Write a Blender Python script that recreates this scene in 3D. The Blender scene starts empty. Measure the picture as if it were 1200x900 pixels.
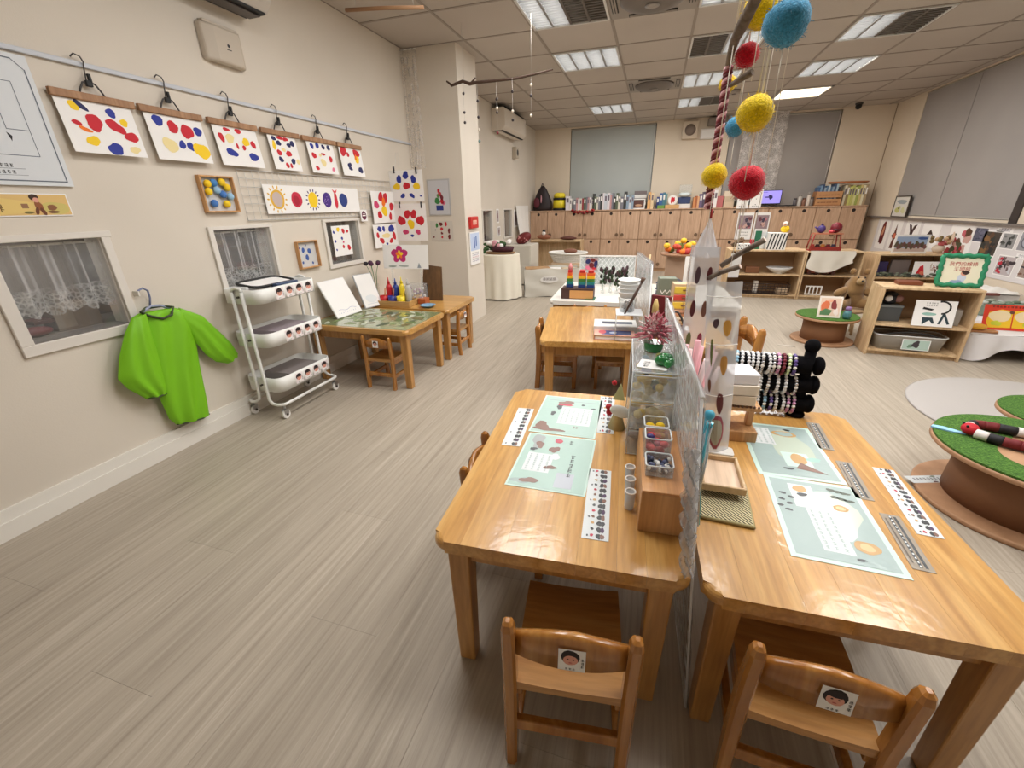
import bpy, bmesh, math, random
from mathutils import Matrix, Vector
random.seed(7)
SC = bpy.context.scene
COL = SC.collection
PI = math.pi

# ------------------------------------------------------------------ camera
YAW, PITCH, ROLL = math.radians(17.916), math.radians(22.815), math.radians(1.207)
cp, sp, cy, sy = math.cos(PITCH), math.sin(PITCH), math.cos(YAW), math.sin(YAW)
fwd = Vector((-sy*cp, cy*cp, -sp)); rgt = Vector((cy, sy, 0)); dwn = fwd.cross(rgt)
r2 = rgt*math.cos(ROLL) + dwn*math.sin(ROLL)
d2 = -rgt*math.sin(ROLL) + dwn*math.cos(ROLL)
cam_data = bpy.data.cameras.new('camera'); cam_data.sensor_width = 36.0
cam_data.lens = 494.66/1200*36.0; cam_data.clip_start = 0.02; cam_data.clip_end = 60
cam = bpy.data.objects.new('camera', cam_data); COL.objects.link(cam)
cam.matrix_world = Matrix(((r2.x, -d2.x, -fwd.x, 0), (r2.y, -d2.y, -fwd.y, 0), (r2.z, -d2.z, -fwd.z, 1.15), (0, 0, 0, 1)))
SC.camera = cam

# ------------------------------------------------------------------ world, exposure
w = bpy.data.worlds.new('world'); SC.world = w; w.use_nodes = True
w.node_tree.nodes['Background'].inputs[0].default_value = (0.9, 0.95, 1.0, 1)
w.node_tree.nodes['Background'].inputs[1].default_value = 0.3
vs = SC.view_settings
vs.view_transform = 'Standard'; vs.look = 'None'; vs.gamma = 1.0; vs.use_curve_mapping = False
vs.exposure = -0.06
SC.cycles.transparent_max_bounces = 40; SC.cycles.max_bounces = 10
LAMP_POWER = 15.0            # watts of one fully lit 60x60 ceiling fixture
TUBE_GLOW = 8.0

# ------------------------------------------------------------------ helpers
def lin(c):
    o = []
    for v in c:
        v = v/255.0
        o.append(v/12.92 if v <= 0.04045 else ((v+0.055)/1.055)**2.4)
    return (o[0], o[1], o[2], 1.0)
MATS = {}
def mat(c, rough=0.6, metal=0.0, coat=0.0, spec=0.5, name=None):
    k = (tuple(c), rough, metal, coat, spec)
    if k in MATS: return MATS[k]
    m = bpy.data.materials.new(name or 'paint_%d_%d_%d' % tuple(c)); m.use_nodes = True
    b = m.node_tree.nodes['Principled BSDF']
    b.inputs['Base Color'].default_value = lin(c); b.inputs['Roughness'].default_value = rough
    b.inputs['Metallic'].default_value = metal; b.inputs['Coat Weight'].default_value = coat
    b.inputs['Specular IOR Level'].default_value = spec; b.inputs['Coat Roughness'].default_value = 0.08
    MATS[k] = m
    return m
def emis(c, s, name):
    k = ('e', tuple(c), s)
    if k in MATS: return MATS[k]
    m = bpy.data.materials.new(name); m.use_nodes = True
    b = m.node_tree.nodes['Principled BSDF']
    b.inputs['Base Color'].default_value = lin(c)
    b.inputs['Emission Color'].default_value = lin(c); b.inputs['Emission Strength'].default_value = s
    MATS[k] = m
    return m
def nodemat(name):
    m = bpy.data.materials.new(name); m.use_nodes = True
    nt = m.node_tree
    return m, nt, nt.nodes['Principled BSDF'], nt.nodes.new, nt.links.new
def ramp(N, stops):
    r = N('ShaderNodeValToRGB'); e = r.color_ramp.elements
    e[0].position, e[0].color = stops[0][0], lin(stops[0][1])
    e[1].position, e[1].color = stops[1][0], lin(stops[1][1])
    for p, c in stops[2:]:
        x = e.new(p); x.color = lin(c)
    return r
def wood(name, c1, c2, c3, rough=0.35, coat=0.0, stretch=(9, 0.8, 9), tint=0.25, bump=0.0, film=0.0):
    """grained wood: streaks along local Y, every object (plank) a slightly different tint"""
    m, nt, b, N, Lk = nodemat(name)
    tc = N('ShaderNodeTexCoord'); oi = N('ShaderNodeObjectInfo')
    mp = N('ShaderNodeMapping'); mp.inputs['Scale'].default_value = stretch
    add = N('ShaderNodeVectorMath'); add.operation = 'ADD'
    mul = N('ShaderNodeMath'); mul.operation = 'MULTIPLY'; mul.inputs[1].default_value = 37.0
    Lk(oi.outputs['Random'], mul.inputs[0])
    Lk(tc.outputs['Object'], mp.inputs['Vector']); Lk(mp.outputs[0], add.inputs[0]); Lk(mul.outputs[0], add.inputs[1])
    n1 = N('ShaderNodeTexNoise'); n1.inputs['Scale'].default_value = 2.2; n1.inputs['Detail'].default_value = 6
    n1.inputs['Distortion'].default_value = 0.8; Lk(add.outputs[0], n1.inputs['Vector'])
    r = ramp(N, [(0.3, c1), (0.52, c2), (0.72, c3)]); Lk(n1.outputs['Fac'], r.inputs[0])
    n2 = N('ShaderNodeTexNoise'); n2.inputs['Scale'].default_value = 9; n2.inputs['Detail'].default_value = 4
    Lk(add.outputs[0], n2.inputs['Vector'])
    hv = N('ShaderNodeHueSaturation')
    mr = N('ShaderNodeMapRange'); mr.inputs['To Min'].default_value = 1-tint*0.5; mr.inputs['To Max'].default_value = 1+tint*0.4
    Lk(oi.outputs['Random'], mr.inputs['Value']); Lk(mr.outputs[0], hv.inputs['Value']); Lk(r.outputs[0], hv.inputs['Color'])
    mx = N('ShaderNodeMix'); mx.data_type = 'RGBA'; mx.blend_type = 'MULTIPLY'; mx.inputs['Factor'].default_value = 0.35
    r2_ = ramp(N, [(0.35, (190, 180, 165)), (0.6, (255, 255, 255))]); Lk(n2.outputs['Fac'], r2_.inputs[0])
    Lk(hv.outputs[0], mx.inputs['A']); Lk(r2_.outputs[0], mx.inputs['B'])
    Lk(mx.outputs['Result'], b.inputs['Base Color'])
    b.inputs['Roughness'].default_value = rough; b.inputs['Coat Weight'].default_value = coat; b.inputs['Coat Roughness'].default_value = 0.12
    if film:
        n3 = N('ShaderNodeTexNoise'); n3.inputs['Scale'].default_value = 45; n3.inputs['Detail'].default_value = 2
        ge = N('ShaderNodeNewGeometry'); Lk(ge.outputs['Position'], n3.inputs['Vector'])
        bp = N('ShaderNodeBump'); bp.inputs['Strength'].default_value = film; bp.inputs['Distance'].default_value = 0.002
        Lk(n3.outputs['Fac'], bp.inputs['Height']); Lk(bp.outputs[0], b.inputs['Coat Normal'])
    return m
def clear(name, tintc=(240, 245, 245), op=0.10, rough=0.05, noise=0.0, scale=60):
    """thin clear plastic or glass: mostly see-through, some haze, fresnel gloss"""
    m, nt, b, N, Lk = nodemat(name)
    nt.nodes.remove(b); out = nt.nodes['Material Output']
    tr = N('ShaderNodeBsdfTransparent'); tr.inputs[0].default_value = (0.97, 0.98, 0.98, 1)
    di = N('ShaderNodeBsdfDiffuse'); di.inputs[0].default_value = lin(tintc)
    gl = N('ShaderNodeBsdfGlossy'); gl.inputs['Roughness'].default_value = rough
    m1 = N('ShaderNodeMixShader'); m1.inputs[0].default_value = op
    Lk(tr.outputs[0], m1.inputs[1]); Lk(di.outputs[0], m1.inputs[2])
    lw = N('ShaderNodeLayerWeight'); pw = N('ShaderNodeMath'); pw.operation = 'POWER'; pw.inputs[1].default_value = 4.0; Lk(lw.outputs['Facing'], pw.inputs[0])
    fr = N('ShaderNodeMapRange'); fr.inputs['To Min'].default_value = .035; fr.inputs['To Max'].default_value = .75; Lk(pw.outputs[0], fr.inputs['Value'])
    m2 = N('ShaderNodeMixShader'); Lk(fr.outputs[0], m2.inputs[0]); Lk(m1.outputs[0], m2.inputs[1]); Lk(gl.outputs[0], m2.inputs[2])
    Lk(m2.outputs[0], out.inputs['Surface'])
    if noise:
        n = N('ShaderNodeTexNoise'); n.inputs['Scale'].default_value = scale
        bp = N('ShaderNodeBump'); bp.inputs['Strength'].default_value = noise; bp.inputs['Distance'].default_value = 0.004
        Lk(n.outputs['Fac'], bp.inputs['Height']); Lk(bp.outputs[0], gl.inputs['Normal'])
    return m

class MB:
    """collects shapes; build() links them as ONE mesh object"""
    def __init__(s): s.v = []; s.f = []; s.mi = []; s.m = []; s.sm = []
    def _m(s, m):
        if m not in s.m: s.m.append(m)
        return s.m.index(m)
    def face(s, idx, m, smooth=False): s.f.append(idx); s.mi.append(s._m(m)); s.sm.append(smooth)
    def box(s, x0, y0, z0, x1, y1, z1, m, M=None):
        n = len(s.v)
        P = [Vector(p) for p in ((x0,y0,z0),(x1,y0,z0),(x1,y1,z0),(x0,y1,z0),(x0,y0,z1),(x1,y0,z1),(x1,y1,z1),(x0,y1,z1))]
        if M is not None: P = [M @ p for p in P]
        s.v += P
        for q in ((0,3,2,1),(4,5,6,7),(0,1,5,4),(1,2,6,5),(2,3,7,6),(3,0,4,7)): s.face([n+i for i in q], m)
        return s
    def cbox(s, c, d, m, M=None):
        return s.box(c[0]-d[0]/2, c[1]-d[1]/2, c[2]-d[2]/2, c[0]+d[0]/2, c[1]+d[1]/2, c[2]+d[2]/2, m, M)
    def tube(s, pts, r, m, n=8, caps=True, rr=None, smooth=True, closed=False):
        pts = [Vector(p) for p in pts]; k = len(pts); base = len(s.v)
        up = None
        for i, p in enumerate(pts):
            if closed: d = pts[(i+1) % k]-pts[i-1]
            else: d = pts[min(i+1, k-1)]-pts[max(i-1, 0)]
            if d.length < 1e-9: d = Vector((0, 0, 1))
            d.normalize()
            if up is None:
                up = Vector((0, 0, 1)) if abs(d.z) < 0.9 else Vector((1, 0, 0))
            a = d.cross(up)
            if a.length < 1e-6: a = d.orthogonal()
            a.normalize(); b = a.cross(d).normalized(); up = b
            ra = (rr[i] if rr else r)
            for j in range(n):
                t = 2*PI*j/n; s.v.append(p+a*(ra*math.cos(t))+b*(ra*math.sin(t)))
        for i in range(k if closed else k-1):
            i2 = (i+1) % k
            for j in range(n):
                j2 = (j+1) % n
                s.face([base+i*n+j, base+i*n+j2, base+i2*n+j2, base+i2*n+j], m, smooth)
        if caps and not closed:
            s.face([base+j for j in range(n)][::-1], m); s.face([base+(k-1)*n+j for j in range(n)], m)
        return s
    def lathe(s, prof, m, n=24, c=(0, 0, 0), smooth=True, capb=True, capt=True, sx=1, sy=1, a0=0):
        base = len(s.v); k = len(prof)
        for r, z in prof:
            for j in range(n):
                t = 2*PI*j/n+a0; s.v.append(Vector((c[0]+r*sx*math.cos(t), c[1]+r*sy*math.sin(t), c[2]+z)))
        for i in range(k-1):
            for j in range(n):
                j2 = (j+1) % n; s.face([base+i*n+j, base+i*n+j2, base+(i+1)*n+j2, base+(i+1)*n+j], m, smooth)
        if capb: s.face([base+j for j in range(n)][::-1], m)
        if capt: s.face([base+(k-1)*n+j for j in range(n)], m)
        return s
    def sphere(s, c, r, m, n=14, k=9, M=None):
        if not hasattr(r, '__len__'): r = (r, r, r)
        base = len(s.v); c = Vector(c)
        T = (lambda p: c+(M @ p)) if M is not None else (lambda p: c+p)
        s.v.append(T(Vector((0, 0, -r[2]))))
        for i in range(1, k):
            a = -PI/2+PI*i/k
            for j in range(n):
                t = 2*PI*j/n; s.v.append(T(Vector((r[0]*math.cos(a)*math.cos(t), r[1]*math.cos(a)*math.sin(t), r[2]*math.sin(a)))))
        s.v.append(T(Vector((0, 0, r[2])))); top = len(s.v)-1
        for j in range(n):
            j2 = (j+1) % n
            s.face([base, base+1+j2, base+1+j], m, True); s.face([top, top-n+j, top-n+j2], m, True)
        for i in range(k-2):
            for j in range(n):
                j2 = (j+1) % n; b0 = base+1+i*n
                s.face([b0+j, b0+j2, b0+n+j2, b0+n+j], m, True)
        return s
    def poly(s, pts, z, m):
        n = len(s.v)
        for p in pts: s.v.append(Vector((p[0], p[1], z)))
        s.face(list(range(n, n+len(pts))), m); return s
    def rect(s, x0, y0, x1, y1, z, m): return s.poly([(x0,y0),(x1,y0),(x1,y1),(x0,y1)], z, m)
    def blob(s, cx, cy, rx, ry, z, m, jag=0.12, n=18, rot=0.0):
        ph = [random.uniform(0, 6.28) for _ in range(3)]
        pts = []
        for j in range(n):
            t = 2*PI*j/n; k = 1+jag*(math.sin(2*t+ph[0])+0.7*math.sin(3*t+ph[1])+0.5*math.sin(5*t+ph[2]))/1.6
            x, y = rx*k*math.cos(t), ry*k*math.sin(t)
            pts.append((cx+x*math.cos(rot)-y*math.sin(rot), cy+x*math.sin(rot)+y*math.cos(rot)))
        return s.poly(pts, z, m)
    def prism(s, pts, z0, z1, m, smooth=False):
        n = len(s.v); k = len(pts)
        for p in pts: s.v.append(Vector((p[0], p[1], z0)))
        for p in pts: s.v.append(Vector((p[0], p[1], z1)))
        s.face([n+i for i in range(k)][::-1], m); s.face([n+k+i for i in range(k)], m)
        for i in range(k):
            j = (i+1) % k; s.face([n+i, n+j, n+k+j, n+k+i], m, smooth)
        return s
    def grid(s, fn, nu, nv, m, smooth=True):
        b = len(s.v)
        for i in range(nu+1):
            for j in range(nv+1): s.v.append(Vector(fn(i/nu, j/nv)))
        for i in range(nu):
            for j in range(nv):
                a = b+i*(nv+1)+j; s.face([a, a+nv+1, a+nv+2, a+1], m, smooth)
        return s
    def mesh(s, name):
        me = bpy.data.meshes.new(name)
        me.from_pydata([tuple(v) for v in s.v], [], s.f)
        for m in s.m: me.materials.append(m)
        me.polygons.foreach_set('material_index', s.mi); me.polygons.foreach_set('use_smooth', s.sm)
        me.update()
        return me
    def build(s, name, parent=None, bevel=0.0, seg=2, loc=None, rot=None):
        return link(name, s.mesh(name), parent, bevel, seg, loc, rot)
def link(name, me, parent=None, bevel=0.0, seg=2, loc=None, rot=None):
    o = bpy.data.objects.new(name, me); COL.objects.link(o)
    if parent is not None: o.parent = parent
    if loc is not None: o.location = loc
    if rot is not None: o.rotation_euler = rot
    if bevel:
        b = o.modifiers.new('bevel', 'BEVEL'); b.width = bevel; b.segments = seg; b.limit_method = 'ANGLE'; b.angle_limit = math.radians(40)
    return o
def tag(o, label=None, cat=None, group=None, kind=None):
    if label: o['label'] = label
    if cat: o['category'] = cat
    if group: o['group'] = group
    if kind: o['kind'] = kind
    return o
def thing(name, label, cat, loc=(0, 0, 0), rz=0.0, group=None):
    o = bpy.data.objects.new(name, None); COL.objects.link(o); o.empty_display_size = 0.05
    o.location = loc; o.rotation_euler = (0, 0, rz)
    return tag(o, label, cat, group)
def frame(o, org, xa, ya):
    """place a flat thing: local x along xa, local y along ya, local z out of its face"""
    xa = Vector(xa).normalized(); ya = Vector(ya); ya = (ya-xa*ya.dot(xa)).normalized(); za = xa.cross(ya)
    o.matrix_world = Matrix(((xa.x, ya.x, za.x, org[0]), (xa.y, ya.y, za.y, org[1]), (xa.z, ya.z, za.z, org[2]), (0, 0, 0, 1)))
    return o
LEFT = ((0, 1, 0), (0, 0, 1)); BACK = ((1, 0, 0), (0, 0, 1)); RIGHT = ((0, -1, 0), (0, 0, 1))
def kids(o): return [c for c in COL.objects if c.parent == o]
def dup(o, loc=None, rz=None, label=None, group=None, children=None):
    """copy a thing, its parts and their sub-parts"""
    r = o.copy(); COL.objects.link(r)
    for c in (children if children is not None else o.children):
        d = c.copy(); COL.objects.link(d); d.parent = r
        for g in c.children:
            e = g.copy(); COL.objects.link(e); e.parent = d
    if loc is not None: r.location = loc
    if rz is not None: r.rotation_euler = (0, 0, rz)
    if label: r['label'] = label
    if group: r['group'] = group
    return r
TEXT_CACHE = {}
def text(s, size, m, parent, x, y, z, name='lettering', align='CENTER', rot=0.0, sx=1.0):
    cu = bpy.data.curves.new('lettering', 'FONT'); cu.body = s; cu.size = size; cu.align_x = align; cu.align_y = 'CENTER'
    cu.resolution_u = 2
    t = bpy.data.objects.new('lettering', cu); COL.objects.link(t)
    dg = bpy.context.evaluated_depsgraph_get()
    me = bpy.data.meshes.new_from_object(t.evaluated_get(dg))
    bpy.data.objects.remove(t); bpy.data.curves.remove(cu)
    me.materials.clear(); me.materials.append(m)
    o = link(name, me, parent, loc=(x, y, z), rot=(0, 0, rot)); o.scale = (sx, 1, 1)
    return o
def pseudo_text(mb, x0, y0, x1, y1, z, m, n, vertical=False, fill=0.75):
    """a line of characters too small to read: n dark glyph clusters of short strokes"""
    for i in range(n):
        if vertical: cx, cy, w, h = (x0+x1)/2, y0+(y1-y0)*(i+.5)/n, (x1-x0), (y1-y0)/n*fill
        else: cx, cy, w, h = x0+(x1-x0)*(i+.5)/n, (y0+y1)/2, (x1-x0)/n*fill, (y1-y0)
        w, h = abs(w), abs(h)
        for k in range(3):
            yy = cy-h/2+h*(k+.5)/3; ww = w*random.uniform(.6, 1)
            mb.rect(cx-ww/2, yy-h*.07, cx+ww/2, yy+h*.07, z, m)
        xx = cx+random.uniform(-.25, .25)*w
        mb.rect(xx-w*.08, cy-h/2, xx+w*.08, cy+h/2, z+.00005, m)

# ------------------------------------------------------------------ materials
WHITE = mat((236, 234, 230), 0.5); PAPER = mat((242, 240, 238), 0.75); BLACK = mat((22, 21, 22), 0.6); GREYD = mat((70, 66, 64), 0.6)
RED = mat((200, 28, 45), 0.7); BLUE = mat((38, 52, 150), 0.7); YEL = mat((245, 205, 30), 0.7); ORANGE = mat((240, 120, 30), 0.7)
PINK = mat((232, 120, 150), 0.7); GREEN = mat((50, 120, 60), 0.7); PURPLE = mat((70, 40, 130), 0.7); INK = mat((50, 48, 52), 0.7)
PALEYEL = mat((238, 220, 160), 0.7); MINT = mat((205, 226, 220), 0.5); TAUPE = mat((150, 135, 120), 0.7); SKIN = mat((222, 160, 140), 0.7)
STEEL = mat((190, 190, 192), 0.3, 1.0); DARKRED = mat((110, 25, 28), 0.6); TAN = mat((190, 150, 105), 0.7); BROWN = mat((110, 72, 45), 0.7)
TABLE_WOOD = wood('table_wood', (186, 134, 66), (204, 154, 84), (216, 170, 102), 0.3, 0.5, (11, 0.9, 11), 0.16, film=0.35)
FRAME_WOOD = wood('frame_wood', (168, 118, 58), (186, 136, 74), (200, 152, 90), 0.32, 0.3, (12, 12, 1.0), 0.12)
CHAIR_WOOD = wood('chair_wood', (154, 96, 38), (174, 116, 52), (190, 136, 70), 0.25, 0.5, (10, 10, 1.0), 0.12)
SEAT_WOOD = wood('seat_wood', (166, 114, 56), (186, 134, 72), (200, 152, 92), 0.28, 0.4, (1.0, 11, 11), 0.15)
PALE_WOOD = wood('pale_wood', (200, 168, 128), (214, 184, 144), (224, 198, 160), 0.5, 0.0, (6, 6, 0.9), 0.08)
LOCKER_WOOD = wood('locker_wood', (190, 156, 128), (200, 166, 138), (210, 178, 150), 0.5, 0.0, (9, 9, 0.7), 0.06)
BOX_WOOD = wood('box_wood', (190, 140, 88), (208, 158, 106), (220, 174, 124), 0.45, 0.0, (14, 14, 0.8), 0.08)
CARDBOARD = wood('cardboard', (166, 128, 88), (180, 142, 100), (190, 152, 110), 0.85, 0.0, (3, 3, 3), 0.05)
GLASS = clear('window_glass', (200, 205, 205), 0.05, 0.02)
FILM = clear('plastic_film', (228, 230, 235), 0.33, 0.10, 0.7, 42)
ACRYL = clear('clear_plastic', (232, 236, 240), 0.17, 0.08, 0.2, 20)

def floor_material():
    m, nt, b, N, Lk = nodemat('vinyl_plank')
    ge = N('ShaderNodeNewGeometry'); oi = N('ShaderNodeObjectInfo')
    mp = N('ShaderNodeMapping'); mp.inputs['Scale'].default_value = (58, 1.5, 1)
    Lk(ge.outputs['Position'], mp.inputs['Vector'])
    n1 = N('ShaderNodeTexNoise'); n1.inputs['Scale'].default_value = 1.0; n1.inputs['Detail'].default_value = 8; n1.inputs['Roughness'].default_value = 0.72
    n1.inputs['Distortion'].default_value = 0.4
    Lk(mp.outputs[0], n1.inputs['Vector'])
    r = ramp(N, [(0.28, (146, 135, 120)), (0.46, (168, 157, 142)), (0.58, (178, 167, 152)), (0.75, (196, 187, 173))]); Lk(n1.outputs['Fac'], r.inputs[0])
    hv = N('ShaderNodeHueSaturation'); mr = N('ShaderNodeMapRange'); mr.inputs['To Min'].default_value = .965; mr.inputs['To Max'].default_value = 1.03
    Lk(oi.outputs['Random'], mr.inputs['Value']); Lk(mr.outputs[0], hv.inputs['Value']); Lk(r.outputs[0], hv.inputs['Color'])
    Lk(hv.outputs[0], b.inputs['Base Color']); b.inputs['Roughness'].default_value = 0.42; b.inputs['Specular IOR Level'].default_value = 0.35
    return m
def wall_material(name, c, bump=0.15, s=180):
    m, nt, b, N, Lk = nodemat(name)
    n = N('ShaderNodeTexNoise'); n.inputs['Scale'].default_value = s; ge = N('ShaderNodeNewGeometry'); Lk(ge.outputs['Position'], n.inputs['Vector'])
    n2 = N('ShaderNodeTexNoise'); n2.inputs['Scale'].default_value = 1.3; Lk(ge.outputs['Position'], n2.inputs['Vector'])
    r = ramp(N, [(0.3, tuple(v-5 for v in c)), (0.7, tuple(min(255, v+4) for v in c))]); Lk(n2.outputs['Fac'], r.inputs[0]); Lk(r.outputs[0], b.inputs['Base Color'])
    bp = N('ShaderNodeBump'); bp.inputs['Strength'].default_value = bump; bp.inputs['Distance'].default_value = 0.002
    Lk(n.outputs['Fac'], bp.inputs['Height']); Lk(bp.outputs[0], b.inputs['Normal']); b.inputs['Roughness'].default_value = 0.75
    return m
WALL = wall_material('wall_paint', (217, 208, 195)); WALL_CREAM = wall_material('wall_paint_cream', (224, 210, 190))
CEIL = wall_material('ceiling_tile', (184, 175, 166), 0.5, 90); BLIND = wall_material('blind_fabric', (174, 179, 176), 0.3, 400)
BLIND2 = wall_material('blind_fabric_grey', (158, 153, 150), 0.3, 400)
TRIM = mat((232, 228, 220), 0.5)

# ------------------------------------------------------------------ setting
XL, XR, YB, YF, ZC = -2.27, 3.27, 8.75, -1.45, 2.44
def struct(name, mb, parent=None, **k):
    o = mb.build(name, parent, **k); o['kind'] = 'structure'; return o
fl = struct('floor', MB().box(XL-.1, YF-.1, -.08, XR+.1, YB+.1, -.006, mat((150, 141, 130), .8)))
FM = floor_material(); PW, PL = 0.2308, 1.2
plank_meshes = {}
for i in range(24):
    off = (i*0.37) % 1.0
    ys = [YF]; y = YF-PL*off
    while y+PL < YB:
        y += PL
        if y > YF+.02: ys.append(y)
    ys.append(YB)
    for a, b_ in zip(ys, ys[1:]):
        ln = round(b_-a, 4)
        if ln < .02: continue
        if ln not in plank_meshes:
            plank_meshes[ln] = MB().box(-PW/2+.0003, -ln/2+.0003, -.006, PW/2-.0003, ln/2-.0003, 0, FM).mesh('plank')
        link('plank', plank_meshes[ln], fl, loc=(XL+PW*(i+.5), (a+b_)/2, 0))

ce = struct('ceiling', MB().box(XL-.1, YF-.1, ZC+.16, XR+.1, YB+.1, ZC+.2, mat((120, 116, 110), .9)))
G = 0.605
def cell(i, j): return (-1.067+G*i, 4.07+G*j)
SPECIAL = {}
for (i, j, k) in ((0,-1,'left'),(0,1,'full'),(0,5,'full'),(2,5,'left'),(2,3,'full'),(2,1,'right'),(2,-1,'left'),(4,1,'left'),(4,3,'full'),(4,5,'panel'),
                  (0,-3,'full'),(2,-3,'full'),(4,-1,'full'),(4,-3,'full'),(0,-5,'full'),(2,-5,'full'),(4,-5,'full'),(0,3,'vent'),
                  (1,-1,'ac'),(1,3,'ac'),(0,7,'full')):
    SPECIAL[(i, j)] = k
SPECIAL.pop((0,3)); SPECIAL.pop((0,7))
tile_cache = {}
bars = MB()
for i in range(-2, 8):
    for j in range(-10, 8):
        x, y = cell(i, j); x1, y1 = min(x+G, XR), min(y+G, YB); x0, y0 = max(x, XL), max(y, YF)
        if x1-x0 < .03 or y1-y0 < .03 or (i, j) in SPECIAL: continue
        if i == -2 + 0 and False: pass
        wx, wy = round(x1-x0-.012, 3), round(y1-y0-.012, 3)
        if (wx, wy) not in tile_cache: tile_cache[(wx, wy)] = MB().box(-wx/2, -wy/2, 0, wx/2, wy/2, .012, CEIL).mesh('ceiling_tile')
        link('ceiling_tile', tile_cache[(wx, wy)], ce, loc=((x0+x1)/2, (y0+y1)/2, ZC+.004))
TBAR = mat((150, 140, 130), .6)
for i in range(-2, 9):
    x = cell(i, 0)[0]
    if XL-.02 < x < XR: bars.box(x-.011, YF, ZC+.001, x+.011, YB, ZC+.006, TBAR)
for j in range(-9, 9):
    y = cell(0, j)[1]
    if YF < y < YB: bars.box(XL, y-.011, ZC+.0005, XR, y+.011, ZC+.0055, TBAR)
bars.build('ceiling_grid', ce)

def cells_wall(mb, a0, a1, z0, z1, holes, put):
    A = sorted({a0, a1, *[h[0] for h in holes], *[h[1] for h in holes]}); Z = sorted({z0, z1, *[h[2] for h in holes], *[h[3] for h in holes]})
    for p, q in zip(A, A[1:]):
        for r, s in zip(Z, Z[1:]):
            mp, mz = (p+q)/2, (r+s)/2
            if any(h[0] < mp < h[1] and h[2] < mz < h[3] for h in holes): continue
            put(p, q, r, s)
WINS_L = [(0.945, 1.295, 0.687, 1.062), (1.82, 2.19, 0.745, 1.062), (2.70, 3.07, 0.775, 1.07),
          (5.85, 6.22, 0.70, 1.10), (6.78, 7.16, 0.70, 1.10), (7.76, 8.05, 0.76, 1.10)]
wl = MB()
cells_wall(wl, YF, YB, 0, ZC+.16, WINS_L, lambda p, q, r, s: wl.box(XL-.1, p, r, XL, q, s, WALL))
wall_left = struct('wall_left', wl)
wb = MB()
WINS_B = [(-1.60, -.12, 1.0, 2.42), (1.05, 2.59, 1.0, 2.42)]
cells_wall(wb, XL-.1, XR+.1, 0, ZC+.16, WINS_B, lambda p, q, r, s: wb.box(p, YB, r, q, YB+.12, s, WALL_CREAM))
wall_back = struct('wall_back', wb)
wr = MB(); WINS_R = [(5.60, 7.95, .93, 2.43), (2.4, 5.2, .93, 2.43)]
cells_wall(wr, YF, YB, 0, ZC+.16, WINS_R, lambda p, q, r, s: wr.box(XR, p, r, XR+.12, q, s, WALL_CREAM))
wall_right = struct('wall_right', wr)
struct('wall_rear', MB().box(XL-.1, YF-.1, 0, XR+.1, YF, ZC+.16, WALL))
struct('wall_column', MB().box(XL, 4.07, 0, -1.76, 4.52, ZC+.02, WALL))
bl = MB(); bl.box(XL, YF, 0, XL+.012, 4.07, .118, TRIM); bl.box(XL, YF, 0, XL+.018, 4.07, .07, TRIM); bl.box(XL, 4.52, 0, XL+.012, YB, .1, TRIM)
struct('baseboard_left', bl)
struct('baseboard_right', MB().box(XR-.012, YF, 0, XR, YB, .1, TRIM))
struct('trim_1', MB().box(XR-.05, 2.3, .885, XR, 8.6, .905, mat((120, 112, 106), .5)))       # window sill along the right wall
struct('trim_2', MB().box(XR-.008, YB-.010, 0, XR, YB, ZC, mat((150, 128, 104), .6)))
NICHE = mat((112, 103, 97), .8)
WINFRAME = mat((222, 216, 208), .5)
for n, (a, b_, c, d) in enumerate(WINS_L):
    w_ = struct('window_%d' % (n+1), MB().box(XL-.1, a, c-.003, XL-.001, b_, c+.002, NICHE))
    t = .042 if n == 0 else .03
    fr = MB()
    for (p, q, r, s) in ((a-t, b_+t, d, d+t*.6), (a-t, b_+t, c-t, c), (a-t, a, c, d), (b_, b_+t*.8, c, d)): fr.box(XL, p, r, XL+.014, q, s, WINFRAME)
    fr.box(XL-.05, a, c, XL, a+.004, d, WINFRAME); fr.box(XL-.05, b_-.004, c, XL, b_, d, WINFRAME)
    fr.build('window_frame', w_, bevel=.002, seg=1)
    MB().box(XL-.012, a, c, XL-.009, b_, d, GLASS).build('pane', w_)
    # the dim room seen beyond the glass
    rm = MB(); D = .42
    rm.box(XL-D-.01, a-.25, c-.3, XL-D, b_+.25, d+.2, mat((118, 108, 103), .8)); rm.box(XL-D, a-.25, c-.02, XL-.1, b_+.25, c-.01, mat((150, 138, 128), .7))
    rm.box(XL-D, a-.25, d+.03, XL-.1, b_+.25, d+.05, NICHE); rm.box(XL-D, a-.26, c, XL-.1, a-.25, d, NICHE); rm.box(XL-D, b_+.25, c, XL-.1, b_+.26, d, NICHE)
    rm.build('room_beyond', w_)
    fill_lp = bpy.data.lights.new('lamp', 'AREA'); fill_lp.size = .2; fill_lp.size_y = .3; fill_lp.shape = 'RECTANGLE'; fill_lp.energy = .5 if n < 3 else .05  # added fill light without a fitting, brightens the recess and lace
    lo = bpy.data.objects.new('lamp', fill_lp); COL.objects.link(lo); lo.parent = w_; lo.location = (XL-.26, (a+b_)/2, d+.025)
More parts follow.
